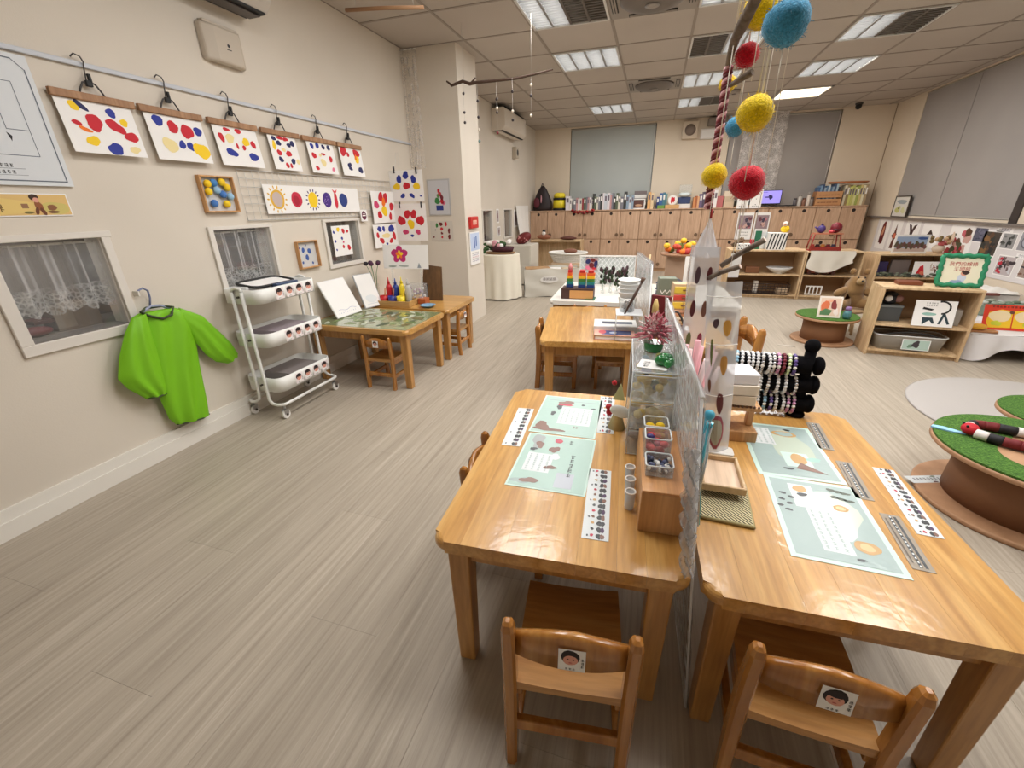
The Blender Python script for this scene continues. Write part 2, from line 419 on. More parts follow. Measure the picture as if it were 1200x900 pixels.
# back and right windows: frame, glass, roller blinds
for n, (a, b_, c, d) in enumerate(WINS_B):
    w_ = struct('window_%d' % (7+n), MB().box(a, YB+.10, c, b_, YB+.11, d, mat((60, 64, 70), .4)))
    fr = MB(); 
    for (p, q, r, s) in ((a, b_, d-.04, d), (a, b_, c, c+.04), (a, a+.03, c, d), (b_-.03, b_, c, d), ((a+b_)/2-.02, (a+b_)/2+.02, c, d)): fr.box(p, YB+.05, r, q, YB+.09, s, mat((150, 150, 150), .4, .6))
    fr.build('window_frame', w_); MB().box(a, YB+.065, c, b_, YB+.07, d, GLASS).build('pane', w_)
    k = thing('roller_blind', ('wide grey green roller blind pulled down behind the row of books', 'warm grey roller blind pulled down behind the lace net and the screen')[n], 'blind', (0, 0, 0))
    MB().box(a+.012, YB+.004, c+.02, b_-.012, YB+.007, d-.03, BLIND if n == 0 else BLIND2).build('fabric', k)
    MB().tube([(a+.012, YB+.018, d-.02), (b_-.012, YB+.018, d-.02)], .016, mat((190, 188, 182), .5), 10).build('roller', k)
    MB().box(a+.012, YB+.002, c+.005, b_-.012, YB+.012, c+.022, mat((185, 183, 178), .5)).build('bottom_rail', k)
    MB().tube([(b_-.03, YB-.006, d-.05), (b_-.03, YB-.006, c+.25)], .003, WHITE, 6).build('pull_cord', k)
BL_SPANS = [(6.88, 7.94, 'grey roller blind on the right wall nearer the back corner'), (5.61, 6.87, 'grey roller blind on the right wall nearer the viewer beside the dark mullion')]
for n, (a, b_, c, d) in enumerate(WINS_R):
    w_ = struct('window_%d' % (9+n), MB().box(XR+.10, a, c, XR+.11, b_, d, mat((205, 200, 185), .4)))
    fr = MB()
    for (p, q, r, s) in ((a, b_, d-.04, d), (a, b_, c, c+.04), (a, a+.03, c, d), (b_-.03, b_, c, d), ((a+b_)/2-.02, (a+b_)/2+.02, c, d)): fr.box(XR+.05, p, r, XR+.09, q, s, mat((60, 56, 54), .4))
    fr.build('window_frame', w_); MB().box(XR+.065, a, c, XR+.07, b_, d, GLASS).build('pane', w_)
for (a, b_, lb) in BL_SPANS:
    k = thing('roller_blind', lb, 'blind')
    MB().box(XR+.004, a, .95, XR+.008, b_, 2.41, BLIND2).build('fabric', k)
    MB().tube([(XR+.018, a, 2.41), (XR+.018, b_, 2.41)], .014, mat((190, 188, 182), .5), 10).build('roller', k)
    MB().box(XR+.002, a, .935, XR+.012, b_, .952, mat((170, 166, 160), .5)).build('bottom_rail', k)
struct('trim_3', MB().box(XR-.012, 5.50, .905, XR+.03, 5.60, 2.43, mat((52, 46, 44), .5)))

# ------------------------------------------------------------------ ceiling fixtures
HOUS = mat((214, 214, 212), .4); LOUV = mat((150, 152, 155), .4); TUBE_OFF = mat((200, 196, 188), .4); LOUV_UNLIT = mat((96, 90, 84), .6)
TUBE_ON = emis((255, 250, 242), TUBE_GLOW, 'lit_tube')
PANEL_ON = emis((255, 236, 205), 3.0, 'lit_panel')
where = {(0,-1): 'over the left wall side, nearest one with its right half dark', (0,1): 'between the column and the first round ceiling vent', (0,5): 'farthest one of the left row, near the back blind',
         (2,5): 'far one with its right half unlit, near the back wall speaker', (2,3): 'behind the braided rope, right of the farther ceiling vent', (2,1): 'behind the red pompom, its left half unlit',
         (2,-1): 'at the top edge between round ceiling vent and branch', (4,1): 'right of the blue pompom with its right half dark', (4,3): 'right of the pompoms, second from the lit flat panel'}
def lamp(parent, sx, sy, x, p, col=(1, .985, .965)):
    L = bpy.data.lights.new('lamp', 'AREA'); L.shape = 'RECTANGLE'; L.size = sx; L.size_y = sy; L.energy = p; L.color = col
    o = bpy.data.objects.new('lamp', L); COL.objects.link(o); o.parent = parent; o.location = (x, 0, -.006)
for (i, j), k in SPECIAL.items():
    x, y = cell(i, j); cx, cyy = x+G/2, y+G/2; h = .287
    if k == 'ac': continue
    if k == 'panel':
        t = thing('ceiling_light', 'flat warm white lit ceiling panel, far right near the grey blind', 'ceiling light', (cx, cyy, ZC), 0)
        f = MB()
        for (a, b_, c, d) in ((-h, h, -h, -h+.02), (-h, h, h-.02, h), (-h, -h+.02, -h, h), (h-.02, h, -h, h)): f.box(a, c, -.006, b_, d, .02, HOUS)
        f.build('frame', t); MB().box(-h+.02, -h+.02, 0, h-.02, h-.02, .01, PANEL_ON).build('diffuser', t); lamp(t, .5, .5, 0, LAMP_POWER*.8, (1, .9, .78)); continue
    t = thing('ceiling_light', 'square louvred ceiling light ' + where.get((i, j), 'overhead behind the viewer, %s column, %s row back' % ({0: 'left', 2: 'middle', 4: 'right'}.get(i), {-1: 'nearest', -3: 'next', -5: 'farthest'}.get(j))), 'ceiling light', (cx, cyy, ZC), 0, 'square louvred ceiling lights')
    f = MB()
    for (a, b_, c, d) in ((-h-.008, h+.008, -h-.008, -h+.008), (-h-.008, h+.008, h-.008, h+.008), (-h-.008, -h+.008, -h, h), (h-.008, h+.008, -h, h)): f.box(a, c, -.006, b_, d, .10, HOUS)
    f.box(-h, -h, .10, h, h, .11, HOUS)
    f.build('housing', t)
    lv = MB(); lvd = MB()
    for q in range(4):
        xx = -h+2*h*(q+.5)/4
        lit = k == 'full' or (k == 'left' and q < 2) or (k == 'right' and q >= 2)
        MB().tube([(xx, -h+.03, .05), (xx, h-.03, .05)], .022 if lit else .013, TUBE_ON if lit else TUBE_OFF, 10).build('tube', t)
        L_ = lv if lit else lvd; mm = LOUV if lit else LOUV_UNLIT  # same louvre painted darker where the tubes are off, shade put into its colour
        for r in range(13):
            yy = -h+2*h*(r+.5)/13; L_.box(xx-h/4+.004, yy-.002 if lit else yy-.012, 0, xx+h/4-.004, yy+.002 if lit else yy+.004, .02, mm)
        L_.box(xx-h/4-.009, -h, -.002, xx-h/4+.009, h, .03, mm)
    if lv.v: lv.build('louvre', t)
    if lvd.v: lvd.build('unlit_louvre', t)
    if k == 'full': lamp(t, .54, .54, 0, LAMP_POWER)
    else: lamp(t, .27, .54, -.14 if k == 'left' else .14, LAMP_POWER/2)
for (i, j), lb in (((1,-1), 'round grey ceiling air vent at the top edge of the view'), ((1,3), 'round grey ceiling air vent farther back between the lights')):
    x, y = cell(i, j)
    t = thing('ceiling_vent', lb, 'air vent', (x+G/2, y+G/2, ZC), 0, 'round ceiling air cassettes'); h = .297
    A1 = mat((150, 143, 135), .5); A2 = mat((106, 99, 93), .5); A3 = mat((40, 37, 36), .6)
    MB().box(-h, -h, -.004, h, h, .02, A1).build('plate', t, bevel=.003)
    MB().lathe([(.02, -.05), (.12, -.047), (.19, -.036), (.215, -.02), (.22, -.004)], A2, 40).build('round_grille', t)
    for a in range(4):
        M = Matrix.Rotation(a*PI/2, 4, 'Z')
        s_ = MB(); s_.box(-.17, .238, -.010, .17, .282, -.004, A3, M); s_.build('air_slot', t)
        f_ = MB(); f_.box(-.165, .245, -.014, .165, .256, -.010, A1, M); f_.box(-.165, .263, -.014, .165, .274, -.010, A1, M); f_.build('flap', t)
    MB().lathe([(.02, -.053), (.05, -.0525)], A1, 16).build('badge', t)
sd = thing('smoke_detector', 'small oval disc on the ceiling left of the lit lights near the rope', 'detector', (.80, 6.90, ZC))
MB().lathe([(.055, -.035), (.075, -.025), (.08, 0)], mat((150, 140, 130), .5), 20).build('dome', sd); MB().lathe([(.02, -.04), (.03, -.033)], mat((90, 80, 76), .5), 12).build('sensor', sd)
# ------------------------------------------------------------------ tables and chairs
def rrect(w, h, r, n=5):
    pts = []
    for cx, cy_, a in ((w/2-r, h/2-r, 0), (-w/2+r, h/2-r, 90), (-w/2+r, -h/2+r, 180), (w/2-r, -h/2+r, 270)):
        for k in range(n+1):
            t = math.radians(a+90*k/n); pts.append((cx+r*math.cos(t), cy_+r*math.sin(t)))
    return pts
def plank_lanes(w, d, z0, z1, r, n, m, bev=.0145):
    """a rounded slab cut into n boards along local Y; returns their meshes"""
    pts = rrect(w, d, r, 5); bm = bmesh.new()
    top = [bm.verts.new((x, y, z1)) for x, y in pts]; bot = [bm.verts.new((x, y, z0)) for x, y in pts]
    bm.faces.new(top); bm.faces.new(bot[::-1])
    for i in range(len(pts)):
        j = (i+1) % len(pts); bm.faces.new((bot[i], bot[j], top[j], top[i]))
    es = [e for e in bm.edges if abs(e.verts[0].co.z-e.verts[1].co.z) < 1e-6]
    bmesh.ops.bevel(bm, geom=es, offset=bev, segments=4, affect='EDGES', profile=.5)
    out = []
    random.seed(int(w*1000)+n)
    cuts = [-w/2-.01]+[-w/2+w*(k+random.uniform(-.16, .16))/n for k in range(1, n)]+[w/2+.01]
    for a, b_ in zip(cuts, cuts[1:]):
        c = bm.copy(); g = .00015
        bmesh.ops.bisect_plane(c, geom=c.verts[:]+c.edges[:]+c.faces[:], plane_co=(a+g, 0, 0), plane_no=(-1, 0, 0), clear_outer=True)
        bmesh.ops.holes_fill(c, edges=[e for e in c.edges if e.is_boundary])
        bmesh.ops.bisect_plane(c, geom=c.verts[:]+c.edges[:]+c.faces[:], plane_co=(b_-g, 0, 0), plane_no=(1, 0, 0), clear_outer=True)
        bmesh.ops.holes_fill(c, edges=[e for e in c.edges if e.is_boundary])
        for f in c.faces: f.smooth = False
        me = bpy.data.meshes.new('plank'); c.to_mesh(me); c.free(); me.materials.append(m); out.append(me)
    bm.free()
    return out
TOPS = {}
def make_table(label, x, y, rz, w, d, h=.44, topmat=None, group='low wooden classroom tables', n=7, name='wooden_table'):
    t = thing(name, label, 'table', (x, y, 0), rz, group)
    tm = topmat or TABLE_WOOD
    k = (w, d, h, tm.name)
    if k not in TOPS: TOPS[k] = plank_lanes(w, d, h-.033, h, .034, n, tm)
    top = MB().box(-w/2+.03, -d/2+.03, h-.034, w/2-.03, d/2-.03, h-.031, FRAME_WOOD).build('tabletop', t)
    for me in TOPS[k]: link('plank', me, top)
    ap = MB(); i = .045
    for (a, b_, c, e) in ((-w/2+i, -d/2+i, w/2-i, -d/2+i+.018), (-w/2+i, d/2-i-.018, w/2-i, d/2-i), (-w/2+i, -d/2+i, -w/2+i+.018, d/2-i), (w/2-i-.018, -d/2+i, w/2-i, d/2-i)):
        MB().box(a, b_, h-.095, c, e, h-.034, FRAME_WOOD).build('apron', t, bevel=.002, seg=1)
    for sx in (-1, 1):
        for s_y in (-1, 1):
            cx, cyy = sx*(w/2-.055), s_y*(d/2-.052)
            lg = MB(); b0 = .022; b1 = .027
            P = [(cx-b0, cyy-b0, 0), (cx+b0, cyy-b0, 0), (cx+b0, cyy+b0, 0), (cx-b0, cyy+b0, 0), (cx-b1, cyy-b1, h-.033), (cx+b1, cyy-b1, h-.033), (cx+b1, cyy+b1, h-.033), (cx-b1, cyy+b1, h-.033)]
            lg.v = [Vector(p) for p in P]
            for q in ((0,3,2,1),(4,5,6,7),(0,1,5,4),(1,2,6,5),(2,3,7,6),(3,0,4,7)): lg.face(list(q), FRAME_WOOD)
            lg.build('leg', t, bevel=.004)
    return t
def face_print(mb, cx, cy, s, z, hair=0, bg=None):
    """a small portrait sticker: dark hair, pink face, eyes, mouth, a name line"""
    mb.rect(cx-s/2, cy-s*.55, cx+s/2, cy+s*.5, z, bg or PAPER)
    mb.blob(cx-.06*s, cy+.12*s, .36*s, .34*s, z+.0002, mat((38, 26, 28), .7), .06, 14)
    mb.blob(cx-.05*s, cy-.02*s, .27*s, .24*s, z+.0004, SKIN, .04, 14)
    if hair: mb.blob(cx-.05*s, cy+.24*s, .30*s, .16*s, z+.0005, mat((38, 26, 28), .7), .05, 12)
    for dx in (-.15, .06): mb.blob(cx+dx*s, cy+.02*s, .04*s, .035*s, z+.0006, mat((60, 30, 30), .7), .02, 8)
    mb.blob(cx-.05*s, cy-.14*s, .07*s, .025*s, z+.0006, mat((190, 80, 85), .7), .02, 8)
    mb.blob(cx-.05*s, cy-.33*s, .28*s, .12*s, z+.0003, PAPER, .05, 12)
    pseudo_text(mb, cx-.25*s, cy-.5*s, cx+.15*s, cy-.4*s, z+.0005, INK, 3)
    pseudo_text(mb, cx+.33*s, cy-.35*s, cx+.45*s, cy+.15*s, z+.0005, INK, 3, True)
CH = {}
def chair_meshes():
    W = .118; D = .118
    seat = MB(); nx, ny = 6, 6
    seat.grid(lambda u, v: (-.112+.224*u, -.122+.262*v, .252-.006*math.sin(PI*u)-.006*max(0, v-.75)*4), nx, ny, SEAT_WOOD)
    seat.grid(lambda u, v: (.112-.224*u, -.122+.262*v, .228), nx, ny, SEAT_WOOD, False)
    for (a, b_) in (((-.112, -.122), (.112, -.122)), ((.112, -.122), (.112, .14)), ((.112, .14), (-.112, .14)), ((-.112, .14), (-.112, -.122))):
        n = len(seat.v)
        for q in range(7):
            x = a[0]+(b_[0]-a[0])*q/6; y = a[1]+(b_[1]-a[1])*q/6; u = (x+.112)/.224; v = (y+.122)/.262
            seat.v += [Vector((x, y, .228)), Vector((x, y, .252-.006*math.sin(PI*u)-.006*max(0, v-.75)*4))]
        for q in range(6): seat.face([n+2*q, n+2*q+2, n+2*q+3, n+2*q+1], SEAT_WOOD)
    CH['seat'] = seat.mesh('seat')
    back = MB(); n = 10; rows = []
    for q in range(n+1):
        u = -1+2*q/n; x = u*.106; yb = -.118-.014*(1-u*u); zt = .392+.032*(1-abs(u)**1.7); zb = .345-.004*(1-u*u)
        rows.append([(x, yb-.010, zb), (x, yb+.010, zb), (x, yb+.010+.004, zt-.006), (x, yb+.004, zt), (x, yb-.006, zt-.006)])
    for r in rows: back.v += [Vector(p) for p in r]
    for q in range(n):
        for k in range(5): back.face([q*5+k, q*5+(k+1) % 5, (q+1)*5+(k+1) % 5, (q+1)*5+k], CHAIR_WOOD, True)
    back.face([0, 4, 3, 2, 1], CHAIR_WOOD); back.face([n*5+k for k in range(5)], CHAIR_WOOD)
    CH['backrest'] = back.mesh('backrest')
    for s in (-1, 1):
        m = MB(); P = []
        for (z, y, a, b_) in ((0, -.128, .013, .017), (.10, -.121, .0135, .0175), (.25, -.116, .014, .018), (.36, -.122, .014, .017), (.415, -.127, .013, .0155), (.430, -.128, .010, .011), (.436, -.128, .004, .005)):
            k = len(m.v)
            for (dx, dy) in ((-1, -.6), (-.6, -1), (.6, -1), (1, -.6), (1, .6), (.6, 1), (-.6, 1), (-1, .6)): m.v.append(Vector((s*W+dx*a, y+dy*b_, z)))
            P.append(k)
        for k, k2 in zip(P, P[1:]):
            for j in range(8): m.face([k+j, k+(j+1) % 8, k2+(j+1) % 8, k2+j], CHAIR_WOOD)
        m.face([P[-1]+j for j in range(8)], CHAIR_WOOD); m.face([7-j for j in range(8)], CHAIR_WOOD)
        CH['post%d' % s] = m.mesh('leg')
        f = MB().box(s*.102-.013, .105, 0, s*.102+.013, .133, .229, CHAIR_WOOD)
        CH['front%d' % s] = f.mesh('leg')
        CH['side%d' % s] = MB().box(s*.106-.009, -.112, .085, s*.106+.009, .112, .113, CHAIR_WOOD).mesh('stretcher')
        CH['siderail%d' % s] = MB().box(s*.104-.008, -.112, .195, s*.104+.008, .112, .228, CHAIR_WOOD).mesh('seat_rail')
    CH['rear'] = MB().box(-.108, -.131, .105, .108, -.113, .137, CHAIR_WOOD).mesh('stretcher')
    CH['frontrail'] = MB().box(-.10, .112, .195, .10, .126, .228, CHAIR_WOOD).mesh('seat_rail')
chair_meshes()
def make_chair(label, x, y, rz, scale=1.0, sticker=None, group='small wooden classroom chairs'):
    t = thing('wooden_chair', label, 'chair', (x, y, 0), math.radians(rz), group); t.scale = (scale,)*3
    for k, nm, bv in (('seat', 'seat', 0), ('backrest', 'backrest', 0), ('post-1', 'leg', 0), ('post1', 'leg', 0), ('front-1', 'leg', .003), ('front1', 'leg', .003),
                      ('side-1', 'stretcher', .003), ('side1', 'stretcher', .003), ('rear', 'stretcher', .004), ('siderail-1', 'seat_rail', .002), ('siderail1', 'seat_rail', .002), ('frontrail', 'seat_rail', .002)):
        link(nm, CH[k], t, bv, 2)
    if sticker is not None:
        mb = MB(); face_print(mb, 0, 0, .05, .0006, sticker)
        s = mb.build('portrait_sticker', t); s['label'] = 'square portrait sticker on the back rail'
        s.rotation_euler = (PI/2-.06, 0, 0); s.location = (.004, -.1455, .378)
    return t
R_ = math.radians
T1 = make_table('wooden table nearest the viewer on the left, covered in clear film with mint reading mats', -.166, 1.135, R_(3.6), .575, .90)
T2 = make_table('wooden table nearest the viewer on the right, beside the black bracelet rolls', .437, 1.163, R_(2.4), .575, .925)
T3 = make_table('bare two-tone wooden table in the middle with a white box stack on its corner', -.345, 2.735, R_(8.5), .565, .90)
T4 = make_table('wooden table in the middle behind the plastic leaf screen, crowded with craft material', .225, 2.78, R_(7), .40, .90)
T5 = make_table('far table with a white cloth top, holding the rainbow blocks', -.42, 3.83, R_(2), .70, .92, topmat=mat((226, 222, 214), .6), n=2)
T6 = make_table('far table with a white top right of the white lattice panel', .33, 3.85, R_(2), .66, .92, topmat=mat((222, 216, 206), .6), n=2)
TA = make_table('wooden table against the left wall with a green leafy mat under film', -1.852, 2.585, PI/2, .565, .805, .42)
TB = make_table('wooden table against the left wall nearest the column', -1.852, 3.20, PI/2, .565, .805, .42)
make_chair('wooden chair in the foreground with a girl portrait sticker, tucked under the left table', -.088, .668, 7.5, 1.0, 0)
make_chair('wooden chair at the lower right with a short-haired portrait sticker, by the right table', .372, .730, -2, 1.0, 1)
make_chair('wooden chair tucked under the left edge of the nearest left table, only its back showing', -.372, 1.12, -86, .95, 1)
make_chair('wooden chair tucked under the near side of the table against the left wall', -1.688, 2.405, 0, .86, 0)
make_chair('wooden chair under the wall table nearest the column', -1.56, 3.20, 90, .86, 1)
make_chair('wooden chair on the left side of the bare middle table', -.545, 2.72, -82, 1.0, 1)
make_chair('wooden chair behind the black bracelet rolls, its curved back towards the right', .425, 2.56, 98, 1.22, 1)
make_chair('wooden chair at the far right end under the right foreground table', .60, 1.22, 92, .85, 1)
make_chair('wooden chair at the far side of the bare middle table, top of its back showing', -.40, 3.165, 186, 1.0, 1)
make_chair('dark wooden chair under the middle table, seen between its legs', -.20, 2.78, 188, .85, 1)

# ------------------------------------------------------------------ left wall
k = tag(MB().box(XL, YF+.05, 1.700, XL+.014, 4.06, 1.718, mat((196, 200, 208), .45)).build('wall_rail', bevel=.003), 'long pale grey rail high on the left wall that holds six hanging paintings', 'rail')
def paper(name, label, cat, org, xa, ya, w, h, draw, thick=.0008, group=None, col=None, curl=0.0):
    """a flat sheet: paper body plus a print part"""
    t = thing(name, label, cat, (0, 0, 0), 0, group)
    b = MB(); nx, ny = (8, 8) if curl else (1, 1)
    def zc(x, y): return curl*(x/w*2)**2 if curl else 0.0
    m = col or PAPER
    if curl:
        b.grid(lambda u, v: (-w/2+w*u, -h/2+h*v, zc(-w/2+w*u, 0)), 8, 2, m)
        b.grid(lambda u, v: (w/2-w*u, -h/2+h*v, zc(w/2-w*u, 0)-thick), 8, 2, m)
    else: b.box(-w/2, -h/2, -thick, w/2, h/2, 0, m)
    b.build('sheet', t)
    p = MB(); draw(p, w, h)
    if p.v:
        if curl: p.v = [Vector((v.x, v.y, v.z+zc(v.x, 0))) for v in p.v]
        p.build('print', t)
    frame(t, org, xa, ya)
    return t
CM = dict(r=RED, b=BLUE, y=YEL, p=PINK, g=GREEN, o=ORANGE, t=PALEYEL, v=PURPLE, n=mat((36, 40, 92), .7), m=mat((206, 60, 110), .7), d=DARKRED)
def blobs(lst):
    def f(mb, w, h):
        for q, (x, y, rx, ry, c, *ro) in enumerate(lst):
            mb.blob((x-.5)*w, (.5-y)*h, rx*w, ry*w, .0004+.00015*(q % 5), CM[c], .16, 18, ro[0] if ro else 0)
    return f
ART = [
 [(.22,.12,.07,.06,'y'),(.31,.10,.09,.04,'n',-.7),(.68,.16,.07,.06,'b'),(.82,.32,.06,.05,'y'),(.40,.40,.11,.11,'r'),(.68,.42,.13,.08,'r',-.5),(.86,.60,.10,.07,'r',-.2),(.17,.44,.07,.03,'r',-.3),(.25,.55,.08,.03,'o',-.3),(.29,.76,.09,.065,'y'),(.56,.88,.10,.09,'b'),(.84,.86,.08,.05,'t')],
 [(.20,.14,.08,.09,'b',.2),(.43,.24,.10,.09,'r'),(.67,.30,.11,.12,'r'),(.88,.26,.07,.08,'b',.3),(.28,.66,.13,.11,'t'),(.50,.62,.06,.07,'b'),(.65,.64,.07,.07,'b'),(.84,.72,.15,.13,'y')],
 [(.30,.08,.08,.03,'r'),(.56,.08,.08,.04,'r'),(.14,.30,.06,.08,'r',.4),(.32,.30,.10,.08,'t'),(.68,.34,.08,.08,'y'),(.85,.38,.06,.07,'r',.2),(.45,.48,.03,.05,'r'),(.60,.50,.04,.05,'r'),(.28,.66,.12,.07,'b',-.3),(.78,.72,.12,.07,'b',-.2)],
 [(.20,.10,.09,.05,'n'),(.42,.06,.10,.05,'r'),(.62,.08,.10,.05,'r'),(.84,.18,.09,.07,'n'),(.34,.22,.08,.07,'n'),(.70,.24,.07,.06,'n'),(.16,.30,.06,.12,'y'),(.28,.50,.09,.07,'r'),(.62,.50,.10,.08,'r'),(.46,.40,.07,.05,'t'),(.28,.70,.08,.07,'n'),(.72,.72,.08,.08,'n'),(.46,.86,.06,.07,'r'),(.60,.86,.05,.06,'r'),(.90,.72,.06,.08,'t')],
 [(.18,.14,.06,.07,'b'),(.38,.10,.06,.08,'b'),(.60,.12,.06,.06,'n'),(.80,.12,.07,.06,'n'),(.18,.44,.08,.07,'r'),(.42,.40,.05,.04,'t'),(.54,.36,.08,.03,'r'),(.80,.50,.07,.07,'r'),(.48,.64,.10,.09,'t'),(.20,.84,.07,.05,'r'),(.82,.84,.06,.05,'p')],
 [(.18,.14,.14,.12,'r'),(.36,.24,.06,.06,'r'),(.76,.16,.14,.11,'r'),(.74,.38,.11,.09,'y'),(.70,.30,.05,.07,'o'),(.34,.62,.09,.07,'n',.5),(.36,.74,.08,.05,'n'),(.82,.76,.10,.09,'n')]]
ARTLB = ['blob painting with two large red blots, leftmost on the wooden clip hangers', 'painting with a big yellow oval at lower right, second from left on the rail', 'butterfly blob painting with paired blue blots, third from the left on the rail',
         'crowded red and navy blob painting, fourth from the left on the rail', 'sparse dotted painting with a row of blue dots, fifth from the left on the rail', 'blob painting with red corners and a navy dot, nearest the column on the rail']
HY = [(1.297, 1.598), (1.613, 1.913), (1.944, 2.250), (2.276, 2.578), (2.602, 2.930), (2.946, 3.233)]
ordi = ['leftmost', 'second', 'third', 'fourth', 'fifth', 'sixth and last']
BARW = wood('hanger_wood', (150, 108, 72), (166, 124, 88), (180, 138, 100), .5, 0, (10, 10, .8), .1)
for n, (a, b_) in enumerate(HY):
    t = thing('trouser_hanger', 'wooden wire-hook clip hanger on the left wall rail, %s counting from the poster' % ordi[n], 'hanger', (XL+.022, (a+b_)/2, 1.592), 0, 'wooden clip hangers on the rail')
    L = (b_-a)/2
    MB().box(-.009, -L, -.014, -.0005, L, .014, BARW).box(.0005, -L, -.014, .009, L, .014, BARW).build('clamp_bar', t, bevel=.003)
    MB().tube([(0, -.006, .058), (0, .0, .10), (0, .006, .125), (0, .0, .142), (0, -.02, .147), (0, -.034, .134)], .0028, GREYD, 6).build('hook', t)
    for s in (-1, 1): MB().tube([(0, s*.045, .012), (0, s*.036, .03), (0, s*.022, .052), (0, s*.004, .058)], .0034, GREYD, 6).build('wire_arm', t)
    MB().box(-.006, -.012, .04, .008, .010, .062, BLACK).box(-.004, .002, .055, .008, .012, .086, BLACK).build('clip', t, bevel=.002)
    wA, hA = (.275, .192) if n < 3 else (.262, .19)
    paper('blob_painting', ARTLB[n], 'painting', (XL+.028, (a+b_)/2+(0.005 if n else -.005), 1.578-hA/2), (0, 1, 0), (-.10, 0, 1), wA-.02*(n == 3)*2, hA, blobs(ART[n]), group='blob paintings hung on the rail')
# evacuation plan poster and banner
POSTER = mat((214, 218, 222), .5)
def plan(mb, w, h):
    L_ = mat((96, 104, 118), .6); tk = .0022
    def ln(x0, y0, x1, y1, t=tk): mb.rect(min(x0, x1)-t/2, min(y0, y1)-t/2, max(x0, x1)+t/2, max(y0, y1)+t/2, .0005, L_)
    x1, y1 = w/2-.018, h/2-.016; cham = .03
    ln(-w/2+.02, -y1, x1, -y1, .004); ln(-w/2+.02, y1, x1-cham, y1, .004); ln(x1, -y1, x1, y1-cham, .004); mb.poly([(x1-cham, y1-.002), (x1-.002, y1-cham), (x1+.002, y1-cham), (x1-cham, y1+.002)], .0005, L_)
    ln(-.2, -.115, x1-.055, -.115); ln(x1-.055, -.115, x1-.055, .125); ln(-.2, .125, x1-.055, .125); ln(x1-.12, -.03, x1-.055, -.03); ln(x1-.12, -.03, x1-.12, .02); ln(-.2, .02, -.02, .02); ln(-.02, .02, -.02, .125); ln(-.05, -.115, -.05, -.04)
    mb.poly([(x1-.125, -.04), (x1-.112, -.052), (x1-.118, -.07)], .0006, INK)
    for yy in (-.150, -.172):
        pseudo_text(mb, -.02, yy-.006, .045, yy+.006, .0006, INK, 5); pseudo_text(mb, .09, yy-.006, .16, yy+.006, .0006, INK, 5); ln(-.02, yy-.010, .055, yy-.010, .001); ln(.09, yy-.010, .19, yy-.010, .001)
    pseudo_text(mb, .03, .165, .16, .190, .0006, INK, 4); pseudo_text(mb, .0, .145, .12, .157, .0006, INK, 6)
paper('floor_plan_poster', 'pale blue evacuation plan board at the left edge, under the rail', 'poster', (XL+.012, .950, 1.474), *LEFT, .64, .432, plan, .010, col=POSTER)
def banner(mb, w, h):
    mb.rect(-w/2+.004, -h/2+.004, w/2-.004, h/2-.004, .0004, mat((222, 186, 118), .6))
    mb.blob(.10, -.005, .10, .03, .0006, mat((228, 198, 120), .6), .1); mb.blob(w/2-.05, -.012, .045, .022, .0007, mat((206, 190, 110), .6), .1)
    # small seated child drawing with books
    x = w/2-.105
    mb.blob(x, .026, .014, .012, .0010, mat((62, 38, 24), .7), .05); mb.blob(x+.004, .017, .009, .009, .0012, SKIN, .05)
    mb.blob(x+.006, -.004, .012, .018, .0011, mat((150, 88, 52), .7), .08, 14, .3); mb.blob(x+.014, -.024, .007, .014, .0012, mat((110, 62, 38), .7), .08, 12, .4); mb.blob(x-.004, -.022, .006, .014, .0012, mat((110, 62, 38), .7), .08, 12, -.3)
    mb.rect(x-.045, -.012, x-.025, .004, .0009, mat((150, 110, 80), .7)); mb.blob(x+.045, -.01, .016, .010, .0009, mat((140, 92, 60), .7), .1); mb.blob(x+.045, -.026, .018, .005, .001, mat((120, 80, 52), .7), .1); mb.blob(x-.03, -.027, .016, .004, .001, mat((120, 110, 60), .7), .1)
bn = paper('wall_banner', 'tan printed strip with a seated child drawing below the floor plan', 'banner', (XL+.004, .925, 1.191), *LEFT, .62, .081, banner, .002)
text('與閱讀環境界', .030, mat((96, 62, 20), .7), bn, .02, -.014, .0016)
# access point and air conditioner high on the wall
t = thing('wifi_box', 'rounded beige wall-mounted wireless box high on the left wall', 'router', (XL, 2.15, 1.955))
BEI = mat((196, 184, 168), .5)
MB().prism([(.0, -.125), (.03, -.115), (.05, -.06), (.05, .085), (.03, .118), (.0, .122)], -.085, .075, BEI).build('case', t, bevel=.012, seg=3)
s = MB(); s.blob(0, .008, .008, .008, .0, INK, .02); s.rect(-.014, -.012, .014, -.008, 0, INK); s.build('emblem', t, loc=(.0505, .01, -.01), rot=(PI/2, 0, PI/2))
MB().tube([(.01, .11, .07), (.012, .125, .085), (.01, .13, .05), (.008, .128, -.01)], .004, BEI, 6).build('cable', t)
MB().box(0, -.10, .074, .035, .10, .088, BEI).build('bracket', t, bevel=.004)
t = thing('air_conditioner', 'wall air conditioner at the top edge above the beige wireless box, dark outlet showing', 'air conditioner', (XL, 1.92, 2.13))
MB().prism([(0, 0), (.16, 0), (.205, .05), (.205, .27), (.18, .285), (0, .285)], -.44, .44, mat((200, 192, 182), .45)).build('case', t, rot=(PI/2, 0, 0), bevel=.008)
MB().box(.03, -.42, -.006, .165, .42, .002, BLACK).build('air_outlet', t); MB().box(.06, -.41, -.014, .135, .41, -.008, mat((70, 60, 55), .4)).build('louvre_flap', t)
t = thing('air_conditioner', 'white wall air conditioner on the far left wall beyond the column', 'air conditioner', (XL, 6.86, 2.12))
MB().prism([(0, 0), (.15, 0), (.20, .05), (.20, .255), (.18, .27), (0, .27)], -.52, .52, mat((216, 206, 192), .45)).build('case', t, rot=(PI/2, 0, 0), bevel=.008)
